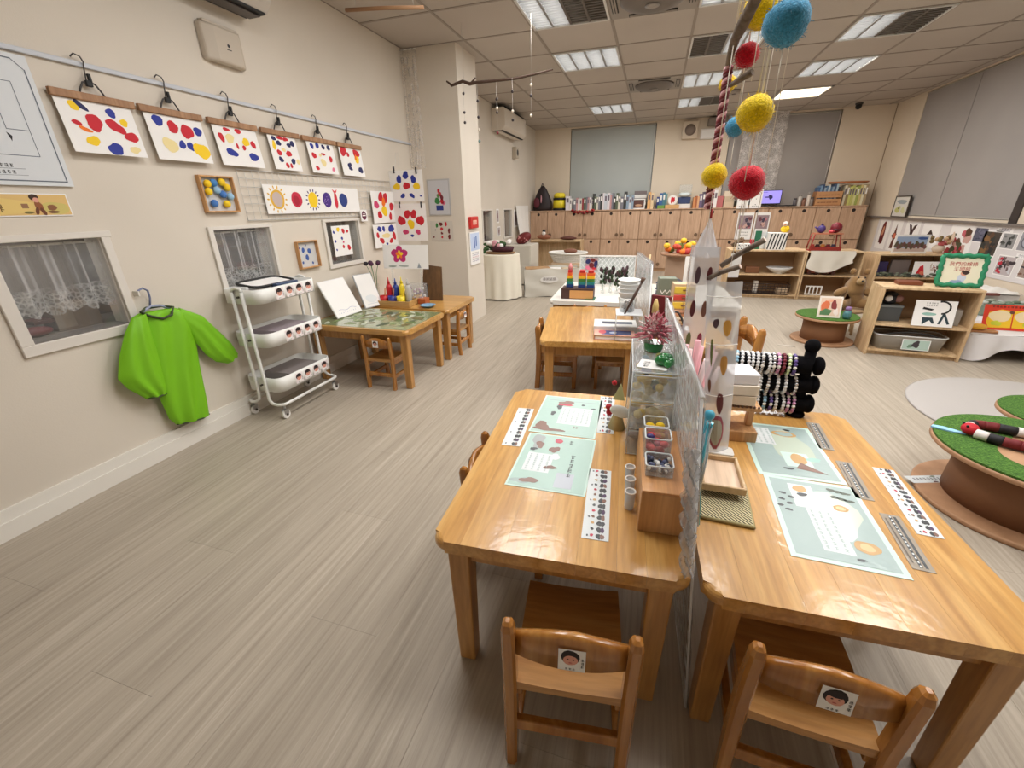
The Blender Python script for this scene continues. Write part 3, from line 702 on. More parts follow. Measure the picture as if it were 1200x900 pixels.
MB().box(.03, -.50, -.006, .16, .50, .002, BLACK).build('air_outlet', t); MB().box(.05, -.48, -.015, .13, .48, -.008, mat((210, 200, 186), .4)).build('louvre_flap', t)
MB().box(.01, -.50, .272, .19, .50, .28, BLACK).build('top_grille', t)
t = thing('wall_speaker', 'small pale box on the wall under the far air conditioner', 'speaker', (XL, 7.35, 1.94)); MB().box(0, -.07, -.08, .07, .07, .08, mat((196, 184, 166), .5)).build('case', t, bevel=.008); MB().lathe([(.04, 0), (.045, .004)], GREYD, 16).build('cone', t, loc=(.07, 0, 0), rot=(0, PI/2, 0))

# shadow boxes with cotton or dots
def shadow_box(label, y, z, w, h, inner):
    t = thing('shadow_box', label, 'frame', (XL, y, z))
    f = MB(); d = .028; k = .008
    for (a, b_, c, e) in ((-w/2, w/2, h/2-k, h/2), (-w/2, w/2, -h/2, -h/2+k), (-w/2, -w/2+k, -h/2+k, h/2-k), (w/2-k, w/2, -h/2+k, h/2-k)): f.box(0, a, c, d, b_, e, BOX_WOOD)
    f.build('frame', t, bevel=.001, seg=1); MB().box(0, -w/2+k, -h/2+k, .004, w/2-k, h/2-k, mat((206, 206, 206), .7)).build('backing', t)
    inner(t, w, h)
    return t
def cotton(t, w, h):
    for n, (y, z, c) in enumerate([(-.055, .05, YEL), (-.06, .012, YEL), (-.02, .055, BLUE), (.03, .06, YEL), (.055, .035, YEL), (.02, .0, mat((70, 120, 190), .8)), (-.045, -.045, mat((70, 120, 190), .8)), (.03, -.048, YEL), (-.01, .02, mat((150, 190, 220), .8)), (.062, -.01, mat((150, 190, 220), .8))]):
        MB().sphere((.02, y, z), (.014, .021, .019), c if c is not BLUE else mat((70, 130, 190), .8), 10, 7).build('cotton_ball', t)
shadow_box('wooden shadow box of yellow and blue cotton balls on the left wall', 1.908, 1.241, .20, .18, cotton)
def dots(t, w, h):
    m = MB()
    for (x, y, r) in ((-.03, .03, .014), (.025, .02, .016), (-.004, -.02, .016), (-.05, -.05, .008), (.04, -.06, .008), (.0, .06, .006), (-.06, .045, .006)): m.blob(x, y, r, r*1.2, .0, mat((60, 90, 160), .7), .1)
    m.build('print', t, loc=(.0046, 0, 0), rot=(PI/2, 0, PI/2))
shadow_box('small wooden shadow box with blue dots beside the third wall window', 2.470, .872, .192, .178, dots)

# wire grid with a long strip of round prints
t = thing('wire_grid', 'white wire grid panel on the left wall behind the strip of round prints', 'wire grid', (XL+.012, 2.83, 1.238))
g = MB(); GW, GH = 1.55, .268; WIRE = mat((214, 212, 210), .4)
for n in range(32): y = -GW/2+GW*n/31; g.tube([(0, y, -GH/2), (0, y, GH/2)], .0016, WIRE, 4)
g.build('vertical_wire', t); g = MB()
for n in range(7): z = -GH/2+GH*n/6; g.tube([(.003, -GW/2, z), (.003, GW/2, z)], .0016, WIRE, 4)
g.build('horizontal_wire', t)
MB().tube([(0, -GW/2, -GH/2), (0, GW/2, -GH/2), (0, GW/2, GH/2), (0, -GW/2, GH/2)], .003, WIRE, 6, closed=True).build('rim_wire', t)
def strip(mb, w, h):
    cs = [(-.36, PALEYEL, mat((226, 178, 60), .7), 1), (-.20, mat((200, 40, 70), .7), mat((230, 120, 130), .7), 0), (-.05, YEL, mat((70, 50, 110), .7), 1), (.09, PURPLE, mat((110, 80, 160), .7), 0), (.27, mat((40, 60, 130), .7), mat((70, 90, 150), .7), 0)]
    for n, (x, c, c2, ray) in enumerate(cs):
        r = .055 if n == 0 else .046
        if ray:
            for q in range(14):
                a = 2*PI*q/14; mb.blob(x+1.28*r*math.cos(a), 1.28*r*math.sin(a), .010, .005, .0005, c2, .1, 8, a)
        mb.blob(x, 0, r, r*1.05, .0007, c2 if n == 0 else c, .05); mb.blob(x, 0, r*.74, r*.78, .0009, mat((198, 180, 176), .7) if n == 0 else c if n != 1 else c, .05)
        if n == 1: mb.blob(x-.005, -.005, .026, .03, .0011, mat((170, 20, 50), .7), .1)
        if n == 3:
            for q in range(14): mb.blob(x+random.uniform(-.03, .03), random.uniform(-.032, .032), .004, .004, .0012, mat((150, 120, 190), .7), .1, 6)
    mb.blob(.185, -.004, .020, .052, .0008, mat((205, 40, 60), .7), .12); mb.poly([(.17, .05), (.200, .05), (.212, .072), (.186, .058), (.158, .072)], .0009, mat((215, 70, 80), .7))
paper('print_strip', 'long white strip of six round animal and sun prints on the wire grid', 'artwork', (XL+.022, 2.655, 1.218), *LEFT, .91, .165, strip, group=None)
FL = lambda pet, c, cc, ex=(): [(.5+.27*math.cos(a), .5-.25*math.sin(a), .12, .12, c) for a in pet]+[(.5, .5, .11, .12, cc)]+list(ex)
pet5 = [PI/2+2*PI*q/5 for q in range(5)]
paper('flower_painting', 'orange and red petal painting clipped to the right end of the wire grid', 'painting', (XL+.030, 3.44, 1.165), *LEFT, .34, .25, blobs([(.40,.18,.10,.11,'r'),(.60,.2,.10,.11,'r'),(.18,.42,.10,.09,'m'),(.84,.48,.09,.10,'r'),(.5,.34,.08,.1,'o'),(.28,.74,.09,.09,'r'),(.75,.8,.06,.1,'r'),(.5,.62,.11,.13,'y')]), group='loose flower paintings')
paper('flower_painting', 'painting with a ring of red and navy blots below the orange petal painting', 'painting', (XL+.030, 3.42, .935), *LEFT, .36, .19, blobs([(.25,.2,.09,.06,'b',-.5),(.42,.2,.06,.06,'b',-.4),(.75,.22,.12,.09,'b'),(.15,.45,.06,.06,'r'),(.3,.7,.1,.06,'r',-.6),(.85,.55,.08,.09,'r'),(.7,.75,.08,.06,'r',.5),(.5,.5,.16,.06,'t'),(.5,.86,.05,.03,'b')]), group='loose flower paintings')
paper('round_badge', 'small dark red striped disc hanging over the third wall window', 'decoration', (XL+.03, 3.14, 1.105), *LEFT, .085, .085, lambda mb, w, h: (mb.blob(0, 0, .04, .042, .0006, PAPER, .03), mb.blob(0, 0, .030, .034, .0008, mat((96, 28, 60), .7), .06), mb.rect(-.022, -.004, .022, .004, .0010, PAPER), mb.rect(-.016, .012, .016, .016, .0010, PAPER)))
paper('window_painting', 'white painting with red and blue dots hanging in front of the third wall window', 'painting', (XL+.024, 2.835, .935), *LEFT, .205, .215, blobs([(.1,.2,.05,.05,'b'),(.35,.12,.09,.07,'y'),(.62,.18,.08,.09,'r'),(.85,.2,.06,.06,'r'),(.12,.5,.04,.05,'b'),(.5,.42,.06,.05,'b'),(.12,.78,.04,.04,'b'),(.52,.7,.06,.06,'r'),(.55,.55,.04,.04,'m'),(.82,.75,.09,.10,'r')]))
paper('blob_painting', 'navy, yellow and red butterfly painting clipped beside the column', 'painting', (-2.092, 3.60, 1.333), (1, 0, 0), (0, 0, 1), .325, .245, blobs([(.5,.16,.09,.09,'b'),(.29,.28,.08,.09,'b'),(.72,.3,.08,.09,'b'),(.2,.52,.11,.08,'y',.4),(.8,.52,.11,.08,'y',-.4),(.5,.5,.1,.09,'r'),(.36,.82,.08,.05,'b',.7),(.64,.82,.08,.05,'b',-.7),(.9,.84,.03,.02,'b')]), group='paintings beside the column')
paper('flower_painting', 'large red flower painting clipped beside the column above the wall table', 'painting', (-2.082, 3.595, 1.035), (1, 0, 0), (0, 0, 1), .315, .31, blobs([(.4,.28,.1,.11,'r'),(.6,.28,.1,.11,'r'),(.2,.45,.12,.13,'r'),(.8,.45,.12,.13,'r'),(.5,.55,.1,.13,'y'),(.3,.76,.09,.07,'m'),(.7,.76,.08,.07,'m'),(.5,.86,.05,.04,'b')]), group='paintings beside the column')
for nm, x, z, lb in (('a', -2.20, 1.465, 'small dark clip at the top left of the navy butterfly painting'), ('b', -1.985, 1.452, 'small dark clip at the top right of the navy butterfly painting'), ('c', -2.18, 1.185, 'small dark clip at the top left of the large red flower painting'), ('d', -1.965, 1.182, 'small dark clip at the top right of the large red flower painting')):
    tag(MB().box(x-.006, 3.592, z-.03, x+.006, 3.604, z+.022, INK).tube([(x, 3.598, z+.02), (x, 3.64, z+.05), (x, 3.66, 1.60)], .0012, WIRE, 4).build('paper_clip', bevel=.002), lb, 'clip', 'dark clips on strings')
def still_frame(mb, w, h):
    mb.rect(-w/2+.012, -h/2+.012, w/2-.012, h/2-.012, .0006, mat((196, 196, 200), .6))
    for (x, y, c, r) in ((.0, .06, RED, .014), (.012, .03, mat((190, 60, 70), .7), .018), (.03, .0, mat((120, 40, 50), .7), .018), (-.02, -.03, GREEN, .026), (.03, -.035, RED, .02), (.05, -.05, PINK, .016), (-.01, .015, mat((90, 130, 70), .7), .014)): mb.blob(x, y, r, r*1.2, .0008, c, .15)
    mb.rect(-.035, -.115, .04, -.07, .0010, mat((30, 50, 130), .6))
paper('framed_picture', 'grey framed picture of a red flower in a blue pot on the column', 'picture', (-2.018, 4.06, 1.243), *BACK, .235, .322, still_frame, .010, col=mat((178, 176, 176), .4))
paper('leaf_collage', 'small paper with red and black leaf pieces on the column below the framed picture', 'picture', (-2.018, 4.066, .938), *BACK, .245, .185, blobs([(.3,.22,.06,.08,'g'),(.48,.16,.07,.08,'d'),(.7,.15,.05,.09,'r'),(.5,.4,.06,.07,'r'),(.5,.62,.05,.05,'d'),(.5,.82,.04,.05,'r'),(.82,.5,.05,.1,'d'),(.82,.8,.06,.09,'d'),(.22,.45,.04,.02,'n'),(.12,.82,.05,.03,'d')]), col=mat((205, 198, 188), .7))
# red alarm and poster on the bright side of the column
t = thing('alarm_box', 'small red box on the bright side of the column', 'alarm', (-1.76, 4.245, 1.008)); MB().box(0, -.10, -.055, .03, .10, .055, mat((196, 40, 36), .45)).build('case', t, bevel=.006)
q = MB(); q.rect(-.05, -.02, .05, .02, 0, mat((235, 190, 170), .5)); pseudo_text(q, -.045, -.012, .045, .012, .0004, RED, 4); q.build('print', t, loc=(.0306, 0, 0), rot=(PI/2, 0, PI/2))
def notice(mb, w, h):
    mb.rect(-w/2+.01, -.02, w/2-.01, h/2-.01, .0006, mat((190, 205, 232), .6)); mb.rect(-.03, -.0, .0, .11, .0008, mat((70, 100, 170), .6)); mb.rect(.02, .02, .05, .12, .0008, mat((90, 120, 180), .6))
    for q in range(5): pseudo_text(mb, -.09, -.05-.02*q, .09, -.04-.02*q, .0008, (INK, PURPLE, mat((180, 70, 110), .6))[q % 3], 8)
paper('notice_sheet', 'blue and white printed notice on the bright side of the column under the red box', 'poster', (-1.748, 4.262, .757), *LEFT, .255, .318, notice, .008)

# ------------------------------------------------------------------ lace curtains behind the wall windows
def lace_material(name, scale=55, dens=.5):
    m, nt, b, N, Lk = nodemat(name); out = nt.nodes['Material Output']
    ge = N('ShaderNodeNewGeometry'); v = N('ShaderNodeTexVoronoi'); v.inputs['Scale'].default_value = scale; v.feature = 'DISTANCE_TO_EDGE'
    n = N('ShaderNodeTexNoise'); n.inputs['Scale'].default_value = scale*.28; n.inputs['Detail'].default_value = 3
    Lk(ge.outputs['Position'], v.inputs['Vector']); Lk(ge.outputs['Position'], n.inputs['Vector'])
    r = N('ShaderNodeMapRange'); r.inputs['From Min'].default_value = .42; r.inputs['From Max'].default_value = .62; r.inputs['To Min'].default_value = dens*.55; r.inputs['To Max'].default_value = min(1, dens*1.5)
    Lk(n.outputs['Fac'], r.inputs['Value'])
    r2b = N('ShaderNodeMapRange'); r2b.inputs['From Min'].default_value = .0; r2b.inputs['From Max'].default_value = .25; r2b.inputs['To Min'].default_value = 1.0; r2b.inputs['To Max'].default_value = .4
    Lk(v.outputs['Distance'], r2b.inputs['Value']); mu = N('ShaderNodeMath'); mu.operation = 'MULTIPLY'; Lk(r.outputs[0], mu.inputs[0]); Lk(r2b.outputs[0], mu.inputs[1])
    tr = N('ShaderNodeBsdfTransparent'); di = N('ShaderNodeBsdfDiffuse'); di.inputs[0].default_value = lin((236, 232, 230)); ts = N('ShaderNodeBsdfTranslucent'); ts.inputs[0].default_value = lin((236, 232, 230))
    a = N('ShaderNodeMixShader'); a.inputs[0].default_value = .4; Lk(di.outputs[0], a.inputs[1]); Lk(ts.outputs[0], a.inputs[2])
    x = N('ShaderNodeMixShader'); Lk(mu.outputs[0], x.inputs[0]); Lk(tr.outputs[0], x.inputs[1]); Lk(a.outputs[0], x.inputs[2]); Lk(x.outputs[0], out.inputs['Surface'])
    nt.nodes.remove(b); return m
LACE = lace_material('lace', 90, .8); LACEHEM = lace_material('lace_hem', 60, 1.0); NET = lace_material('net_lace', 60, .36)
def sheer_material():
    m, nt, b, N, Lk = nodemat('sheer_voile'); out = nt.nodes['Material Output']
    lw = N('ShaderNodeLayerWeight'); mr = N('ShaderNodeMapRange'); mr.inputs['To Min'].default_value = .22; mr.inputs['To Max'].default_value = .85; Lk(lw.outputs['Facing'], mr.inputs['Value'])
    tr = N('ShaderNodeBsdfTransparent'); di = N('ShaderNodeBsdfDiffuse'); di.inputs[0].default_value = lin((226, 220, 220)); x = N('ShaderNodeMixShader')
    Lk(mr.outputs[0], x.inputs[0]); Lk(tr.outputs[0], x.inputs[1]); Lk(di.outputs[0], x.inputs[2]); Lk(x.outputs[0], out.inputs['Surface']); nt.nodes.remove(b); return m
SHEER = sheer_material()
for n, lb in ((0, 'white lace curtain with a scalloped hem inside the nearest wall window'), (1, 'white lace curtain inside the wall window behind the trolley')):
    a, b_, c, d = WINS_L[n]; a += .004; b_ -= .004; d -= .012; t = thing('lace_curtain', lb, 'curtain')
    zb = c+.105 if n == 0 else c+.02
    def fx(y): return XL-.052+.016*math.sin(y*64)+.007*math.sin(y*150+1)
    MB().grid(lambda u, v: (fx(a+(b_-a)*u), a+(b_-a)*u, zb+.07+(d-zb-.07)*v), 90, 4, SHEER).build('lace_drape', t)
    MB().grid(lambda u, v: (fx(a+(b_-a)*u), a+(b_-a)*u, zb-.022*abs(math.sin((a+(b_-a)*u)*48))+(.09+.022*abs(math.sin((a+(b_-a)*u)*48)))*v), 90, 3, LACEHEM).build('scalloped_hem', t)
    MB().tube([(XL-.05, a, d-.004), (XL-.05, b_, d-.004)], .005, WHITE, 6).build('curtain_wire', t)
t = thing('grey_curtain', 'grey brown curtain inside the third wall window behind the hanging painting', 'curtain')
MB().grid(lambda u, v: (XL-.15+.014*math.sin(u*38), 2.88+.26*u, .76+.33*v), 40, 3, mat((150, 136, 124), .9)).build('drape', t); MB().tube([(XL-.15, 2.66, 1.09), (XL-.15, 3.15, 1.09)], .004, WHITE, 6).build('curtain_wire', t)
a, b_, c, d = WINS_L[0]
tag(MB().box(XL-.30, 1.13, c-.01, XL-.2, 1.30, c+.09, mat((150, 132, 118), .7)).box(XL-.199, 1.13, c+.0, XL-.196, 1.20, c+.08, mat((172, 156, 140), .7)).build('cardboard_box', bevel=.002), 'brown box standing behind the glass of the nearest wall window', 'box')
tag(MB().sphere((XL-.2, 1.05, c+.01), (.05, .06, .02), DARKRED).box(XL-.3, 1.06, c+.035, XL-.2, 1.16, c+.05, mat((90, 44, 36), .6)).build('red_bundle'), 'dark red bundle lying behind the glass of the nearest wall window', 'bundle')
t = thing('lace_strip', 'narrow lace strip hanging in the corner between left wall and column', 'curtain')
MB().grid(lambda u, v: (-2.262+.145*u, 4.02+.012*math.sin(u*20), 1.50+.92*v), 24, 4, NET).build('lace_drape', t); MB().tube([(-2.265, 4.02, 2.42), (-2.11, 4.02, 2.42)], .004, WHITE, 6).build('curtain_wire', t)

# ------------------------------------------------------------------ green smock on its hanger
LIME = mat((122, 190, 18), .55); LIMED = mat((60, 72, 40), .7)
def lens(rows, m, X0, dep=.05, folds=0.0, nu=14):
    """closed puffy cloth: rows of (left y,z  right y,z  fullness)"""
    mb = MB(); R = []
    def lerp(a, b, t): return a+(b-a)*t
    rows2 = []
    for r0, r1 in zip(rows, rows[1:]):
        for q in range(3): rows2.append([lerp(x, y, q/3) for x, y in zip(r0, r1)])
    rows2.append(rows[-1])
    for side in (1, -1):
        base = len(mb.v)
        for i, (y0, z0, y1, z1, f) in enumerate(rows2):
            for j in range(nu+1):
                u = j/nu; bulge = math.sqrt(max(0, 4*u*(1-u)))
                x = X0+side*dep*f*bulge*(1 if side > 0 else .35)+(folds*math.sin(u*15+i*.35)*bulge*min(1, i/6) if side > 0 else 0)
                mb.v.append(Vector((x, lerp(y0, y1, u), lerp(z0, z1, u))))
        for i in range(len(rows2)-1):
            for j in range(nu):
                a = base+i*(nu+1)+j; q = [a, a+1, a+nu+2, a+nu+1]; mb.face(q if side < 0 else q[::-1], m, True)
    return mb
t = thing('painting_smock', 'bright green long-sleeved painting smock hanging on the left wall below the nearest window', 'smock')
body = [(1.345,.706,1.425,.700,.3),(1.315,.728,1.470,.722,.6),(1.278,.715,1.52,.70,.85),(1.272,.638,1.545,.60,1),(1.271,.546,1.523,.508,1),(1.27,.424,1.508,.41,1),(1.272,.30,1.496,.30,1),(1.278,.20,1.484,.20,1),(1.30,.155,1.474,.132,.9)]
lens(body, LIME, XL+.042, .034, .010).build('body', t)
slL = [(1.335,.728,1.265,.716,.5),(1.325,.655,1.22,.66,1),(1.322,.54,1.163,.561,1.1),(1.318,.44,1.130,.475,1.1),(1.312,.37,1.150,.42,1),(1.295,.338,1.205,.345,.7)]
lens(slL, LIME, XL+.062, .026, .007).build('sleeve', t)
slR = [(1.50,.60,1.49,.718,.6),(1.515,.535,1.595,.650,1),(1.55,.45,1.66,.548,1.1),(1.592,.395,1.708,.468,1.1),(1.655,.362,1.730,.40,.8)]
lens(slR, LIME, XL+.05, .026, .006).build('sleeve', t)
MB().tube([(XL+.055, 1.317, .734), (XL+.078, 1.337, .711), (XL+.084, 1.381, .690), (XL+.078, 1.429, .697), (XL+.05, 1.466, .726), (XL+.03, 1.43, .738), (XL+.026, 1.36, .742)], .006, LIMED, 8, closed=True).build('neck_trim', t)
MB().tube([(XL+.045, 1.30, .157), (XL+.07, 1.36, .146), (XL+.07, 1.42, .137), (XL+.045, 1.472, .133)], .004, LIMED, 6).build('hem_trim', t)
MB().tube([(XL+.07, 1.292, .338), (XL+.085, 1.25, .340), (XL+.07, 1.206, .346)], .004, LIMED, 6).build('cuff_trim', t)
hg = MB().tube([(XL+.03, 1.348, .812), (XL+.03, 1.354, .826), (XL+.03, 1.374, .833), (XL+.03, 1.392, .818), (XL+.03, 1.391, .785), (XL+.036, 1.375, .748)], .0045, mat((120, 128, 160), .35, .3), 8)
hg2 = MB().tube([(XL+.034, 1.31, .712), (XL+.036, 1.345, .734), (XL+.036, 1.378, .748), (XL+.036, 1.42, .742), (XL+.034, 1.465, .715)], .006, mat((150, 156, 182), .4), 8)
t = thing('plastic_hanger', 'grey blue plastic hanger carrying the green smock', 'hanger'); hg.build('hook', t); hg2.build('shoulder_bar', t)
tag(MB().box(XL, 1.345, .80, XL+.036, 1.352, .824, TRIM).build('wall_hook', bevel=.002), 'tiny white wall hook holding the smock hanger', 'hook')

# ------------------------------------------------------------------ white trolley
t = thing('white_trolley', 'white three-tier metal trolley with portrait stickers beside the left wall', 'trolley', (-2.118, 1.975, 0))
CART = mat((232, 232, 228), .35)
TW, TD = .262, .455
def tray(z0, z1):
    mb = MB(); pts = rrect(TW, TD, .055, 6); pin = rrect(TW-.012, TD-.012, .05, 6); n = len(pts); b = len(mb.v)
    for (P, z) in ((pts, z0), (pts, z1), (pin, z1), (pin, z0+.006)):
        for p in P: mb.v.append(Vector((p[0], p[1], z)))
    for r in range(3):
        for i in range(n): j = (i+1) % n; mb.face([b+r*n+i, b+r*n+j, b+(r+1)*n+j, b+(r+1)*n+i], CART, True)
    mb.face([b+i for i in range(n)][::-1], CART); mb.face([b+3*n+i for i in range(n)], mat((186, 182, 178), .5))
    return mb
tz = ((.685, .762), (.438, .518), (.165, .250))
for q, (z0, z1) in enumerate(tz):
    tr = tray(z0, z1).build('tray', t)
    for k_, y in enumerate((-.075, .0, .075, .15)):
        p = MB(); face_print(p, 0, 0, .060, .0006*0+.0004, 1, mat((236, 226, 226), .6)); p.build('portrait_sticker', tr, loc=(TW/2+.0004, y, (z0+z1)/2), rot=(PI/2, 0, PI/2))
for s in (-1, 1):
    for x in (-.034, .034):
        sg = 1 if x > 0 else -1
        MB().tube([(x, s*.236, .75), (x, s*.236, .16), (x+sg*.004, s*.240, .115), (x+sg*.03, s*.245, .095), (sg*.10, s*.245, .092), (sg*.128, s*.23, .092), (sg*.134, s*.215, .092), (sg*.134, 0, .092)], .009, CART, 10).build('frame_tube', t)
    MB().tube([(-.034, s*.236, .75), (-.028, s*.234, .765), (0, s*.232, .772), (.028, s*.234, .765), (.034, s*.236, .75)], .008, CART, 8).build('handle', t)
    for zz in (.722, .478, .205): MB().tube([(0, s*.222, zz), (0, s*.240, zz)], .006, GREYD, 8).build('screw', t)
for sx in (-1, 1):
    for s in (-1, 1):
        c = MB().tube([(sx*.120, s*.222, .092), (sx*.120, s*.222, .056)], .006, STEEL, 8); c.box(sx*.120-.012, s*.222-.016, .03, sx*.120-.009, s*.222+.016, .058, STEEL); c.box(sx*.120+.009, s*.222-.016, .03, sx*.120+.012, s*.222+.016, .058, STEEL)
        cs = c.build('caster', t); MB().tube([(sx*.120-.008, s*.222, .026), (sx*.120+.008, s*.222, .026)], .026, WHITE, 16).build('wheel', cs); MB().tube([(sx*.120-.014, s*.222, .026), (sx*.120+.014, s*.222, .026)], .008, GREYD, 10).build('hub', cs)
# things in the trolley trays
q = MB(); q.tube([(x*.62, y*.86, 0) for x, y in rrect(.26, .34, .06, 6)], .008, BLACK, 8, closed=True)
t = thing('black_tray', 'black rimmed tray with white paper lying on top of the trolley', 'tray', (-2.135, 1.96, .772)); q.build('rim', t); MB().prism([(x*.6, y*.84) for x, y in rrect(.26, .34, .06, 6)], -.006, -.002, PAPER).build('paper_sheet', t); t.rotation_euler = (0.0, .12, 0)
tag(MB().box(-2.06, 1.92, .735, -2.015, 2.08, .768, mat((60, 78, 110), .5)).build('blue_folder', bevel=.002), 'dark blue folder under the black tray on the trolley', 'folder')
tag(MB().box(-2.20, 1.79, .70, -2.10, 1.86, .768, mat((222, 222, 222), .5)).build('white_case', bevel=.006), 'white case at the near end of the trolley top tray', 'case')
tag(MB().box(-2.22, 1.86, .446, -2.03, 2.12, .505, mat((150, 138, 146), .6)).build('grey_folder', bevel=.003), 'purple grey folder lying in the middle trolley tray', 'folder')
tag(MB().box(-2.22, 1.87, .172, -2.02, 2.12, .238, mat((128, 120, 120), .6)).build('grey_folder', bevel=.003), 'dark grey folder lying in the bottom trolley tray', 'folder')

# ------------------------------------------------------------------ on the two wall tables
ht = .4205
def leafy(mb, w, h):
    for q in range(60):
        mb.blob(random.uniform(-w/2+.06, w/2-.06), random.uniform(-h/2+.05, h/2-.05), random.uniform(.02, .06), random.uniform(.012, .03), .0004+.00001*q, (mat((88, 108, 62), .4), mat((120, 138, 88), .4), mat((150, 160, 120), .4), mat((70, 84, 60), .4), mat((190, 196, 176), .4), mat((104, 96, 56), .4))[q % 6], .25, 12, random.uniform(0, 3))
MATG = mat((132, 142, 100), .18, 0, .6)
paper('green_mat', 'green leafy picture mat lying on the wall table nearest the trolley', 'mat', (-1.85, 2.585, ht+.001), (1, 0, 0), (0, 1, 0), .76, .52, leafy, .0008, col=MATG)
def easel(label, bl, br, tl, tr, draw, legcol):
    bl, br, tl, tr = map(Vector, (bl, br, tl, tr)); xa = br-bl; ya = tl-bl; w, h = xa.length, ya.length
    t = thing('slanted_easel', label, 'easel'); frame(t, (bl+br+tl+tr)/4, xa, ya)
    MB().box(-w/2, -h/2, -.012, w/2, h/2, 0, legcol).build('board', t, bevel=.003)
    p = MB(); p.rect(-w/2+.006, -h/2+.006, w/2-.006, h/2-.006, .0005, PAPER); draw(p, w, h); p.build('paper_sheet', t)
    return t
def e1(mb, w, h):
    ln = mat((170, 172, 200), .6)
    pts = [(-w*.36+w*.72*k/12, -h*.33+.006*math.sin(k*.9)) for k in range(13)]
    for a, b_ in zip(pts, pts[1:]): mb.poly([a, b_, (b_[0], b_[1]+.003), (a[0], a[1]+.003)], .001, ln)
    for q in range(9): mb.blob(-w*.36+w*.08*q, -h*.40, .003, .004, .001, ln, .2, 8)
def e2(mb, w, h):
    ln = mat((190, 200, 210), .6); mb.blob(0, -h*.25, w*.3, h*.12, .001, mat((226, 230, 232), .6), .1); mb.rect(-w*.3, -h*.4, w*.3, -h*.39, .0012, ln)
easel('white slanted drawing board on the wall table leaning next to the trolley', (-2.10, 2.47, ht+.008), (-2.085, 2.735, ht+.008), (-2.235, 2.47, .68), (-2.225, 2.735, .68), e1, mat((226, 226, 226), .5))
easel('greyish slanted drawing board on the wall table beside the third wall window', (-2.10, 2.80, ht+.008), (-2.05, 2.965, ht+.008), (-2.20, 2.83, .68), (-2.16, 2.985, .68), e2, mat((170, 172, 176), .5))
# paint caddy
t = thing('paint_caddy', 'pale wooden box caddy on the wall table holding paint bottles', 'caddy', (-1.955, 3.005, ht), R_(2))
CW = wood('bamboo', (176, 136, 78), (194, 154, 94), (206, 168, 110), .45, 0, (1, 12, 12), .1)
for (a, b_, c, d) in ((-.155, -.07, .155, -.062), (-.155, .082, .155, .09)): MB().box(a, b_, 0, c, d, .046, CW).build('side_panel', t, bevel=.002)
for x in (-.155, .147): MB().box(x, -.062, 0, x+.008, .082, .046, CW).build('end_panel', t, bevel=.002)
MB().box(-.147, -.062, 0, .147, .082, .006, CW).build('base', t)
def bottle(label, x, y, c, h=.15, r=.022):
    h *= 1.22; r *= 1.2
    b = thing('paint_bottle', label, 'bottle', (x, y, ht+.007)); m = mat(c, .35)
    MB().lathe([(r*.9, 0), (r, .005), (r, h*.6), (r*.75, h*.7), (r*.35, h*.76)], m, 14).build('body', b)
    MB().lathe([(r*.42, h*.76), (r*.42, h*.84), (r*.2, h*.88), (r*.12, h)], m, 12).build('nozzle', b)
bottle('red paint bottle in the caddy', -2.035, 3.05, (190, 30, 40), .17); bottle('blue paint bottle in the caddy', -1.975, 3.055, (34, 60, 140), .165); bottle('yellow paint bottle in the caddy', -1.915, 3.05, (226, 200, 40), .175); bottle('clear grey paint bottle in the caddy', -1.86, 3.05, (186, 184, 176), .165)
def cup(label, x, y, c, z=ht+.007, r=.034, h=.072, brush=None):
    b = thing('paint_cup', label, 'cup', (x, y, z)); m = mat(c, .4)
    MB().lathe([(r*.8, 0), (r, h), (r*.9, h), (r*.72, .004)], m, 16, capt=True).build('body', b)
    if brush:
        u = thing('paint_brush', brush[0], 'brush', (x, y, z+.01)); MB().tube([(0, 0, 0), (brush[1], 0, .12)], .005, mat(brush[2], .4), 8).build('handle', u); MB().tube([(0, 0, -.003), (-brush[1]*.05, 0, .0)], .006, BLACK, 8).build('bristles', u)
cup('red paint cup at the front of the caddy', -2.05, 2.985, (200, 30, 34), brush=('orange handled brush in the red paint cup', .02, (200, 120, 60)))
cup('blue paint cup at the front of the caddy', -1.975, 2.985, (36, 50, 140), brush=('brown handled brush in the blue paint cup', .025, (150, 90, 60)))
cup('yellow paint cup at the front of the caddy', -1.895, 2.985, (240, 216, 40), brush=('yellow handled brush leaning out of the yellow cup', .045, (250, 210, 60)))
t = thing('clear_caddy', 'clear plastic box of craft bits right of the yellow paint bottle', 'box', (-1.845, 3.16, ht)); MB().box(-.07, -.06, 0, .07, .06, .15, ACRYL).build('case', t, bevel=.004)
m = MB(); random.seed(5)
for q in range(26): m.sphere((random.uniform(-.055, .055), random.uniform(-.045, .045), random.uniform(.015, .12)), .012, (mat((200, 170, 190), .6), WHITE, mat((150, 120, 150), .6))[q % 3], 6, 4)
m = m.build('craft_bits', t); m['kind'] = 'stuff'
tag(MB().box(-1.80, 3.08, ht, -1.73, 3.16, ht+.045, mat((170, 90, 50), .5)).build('wooden_block', bevel=.004), 'red brown wooden block right of the paint caddy', 'block')
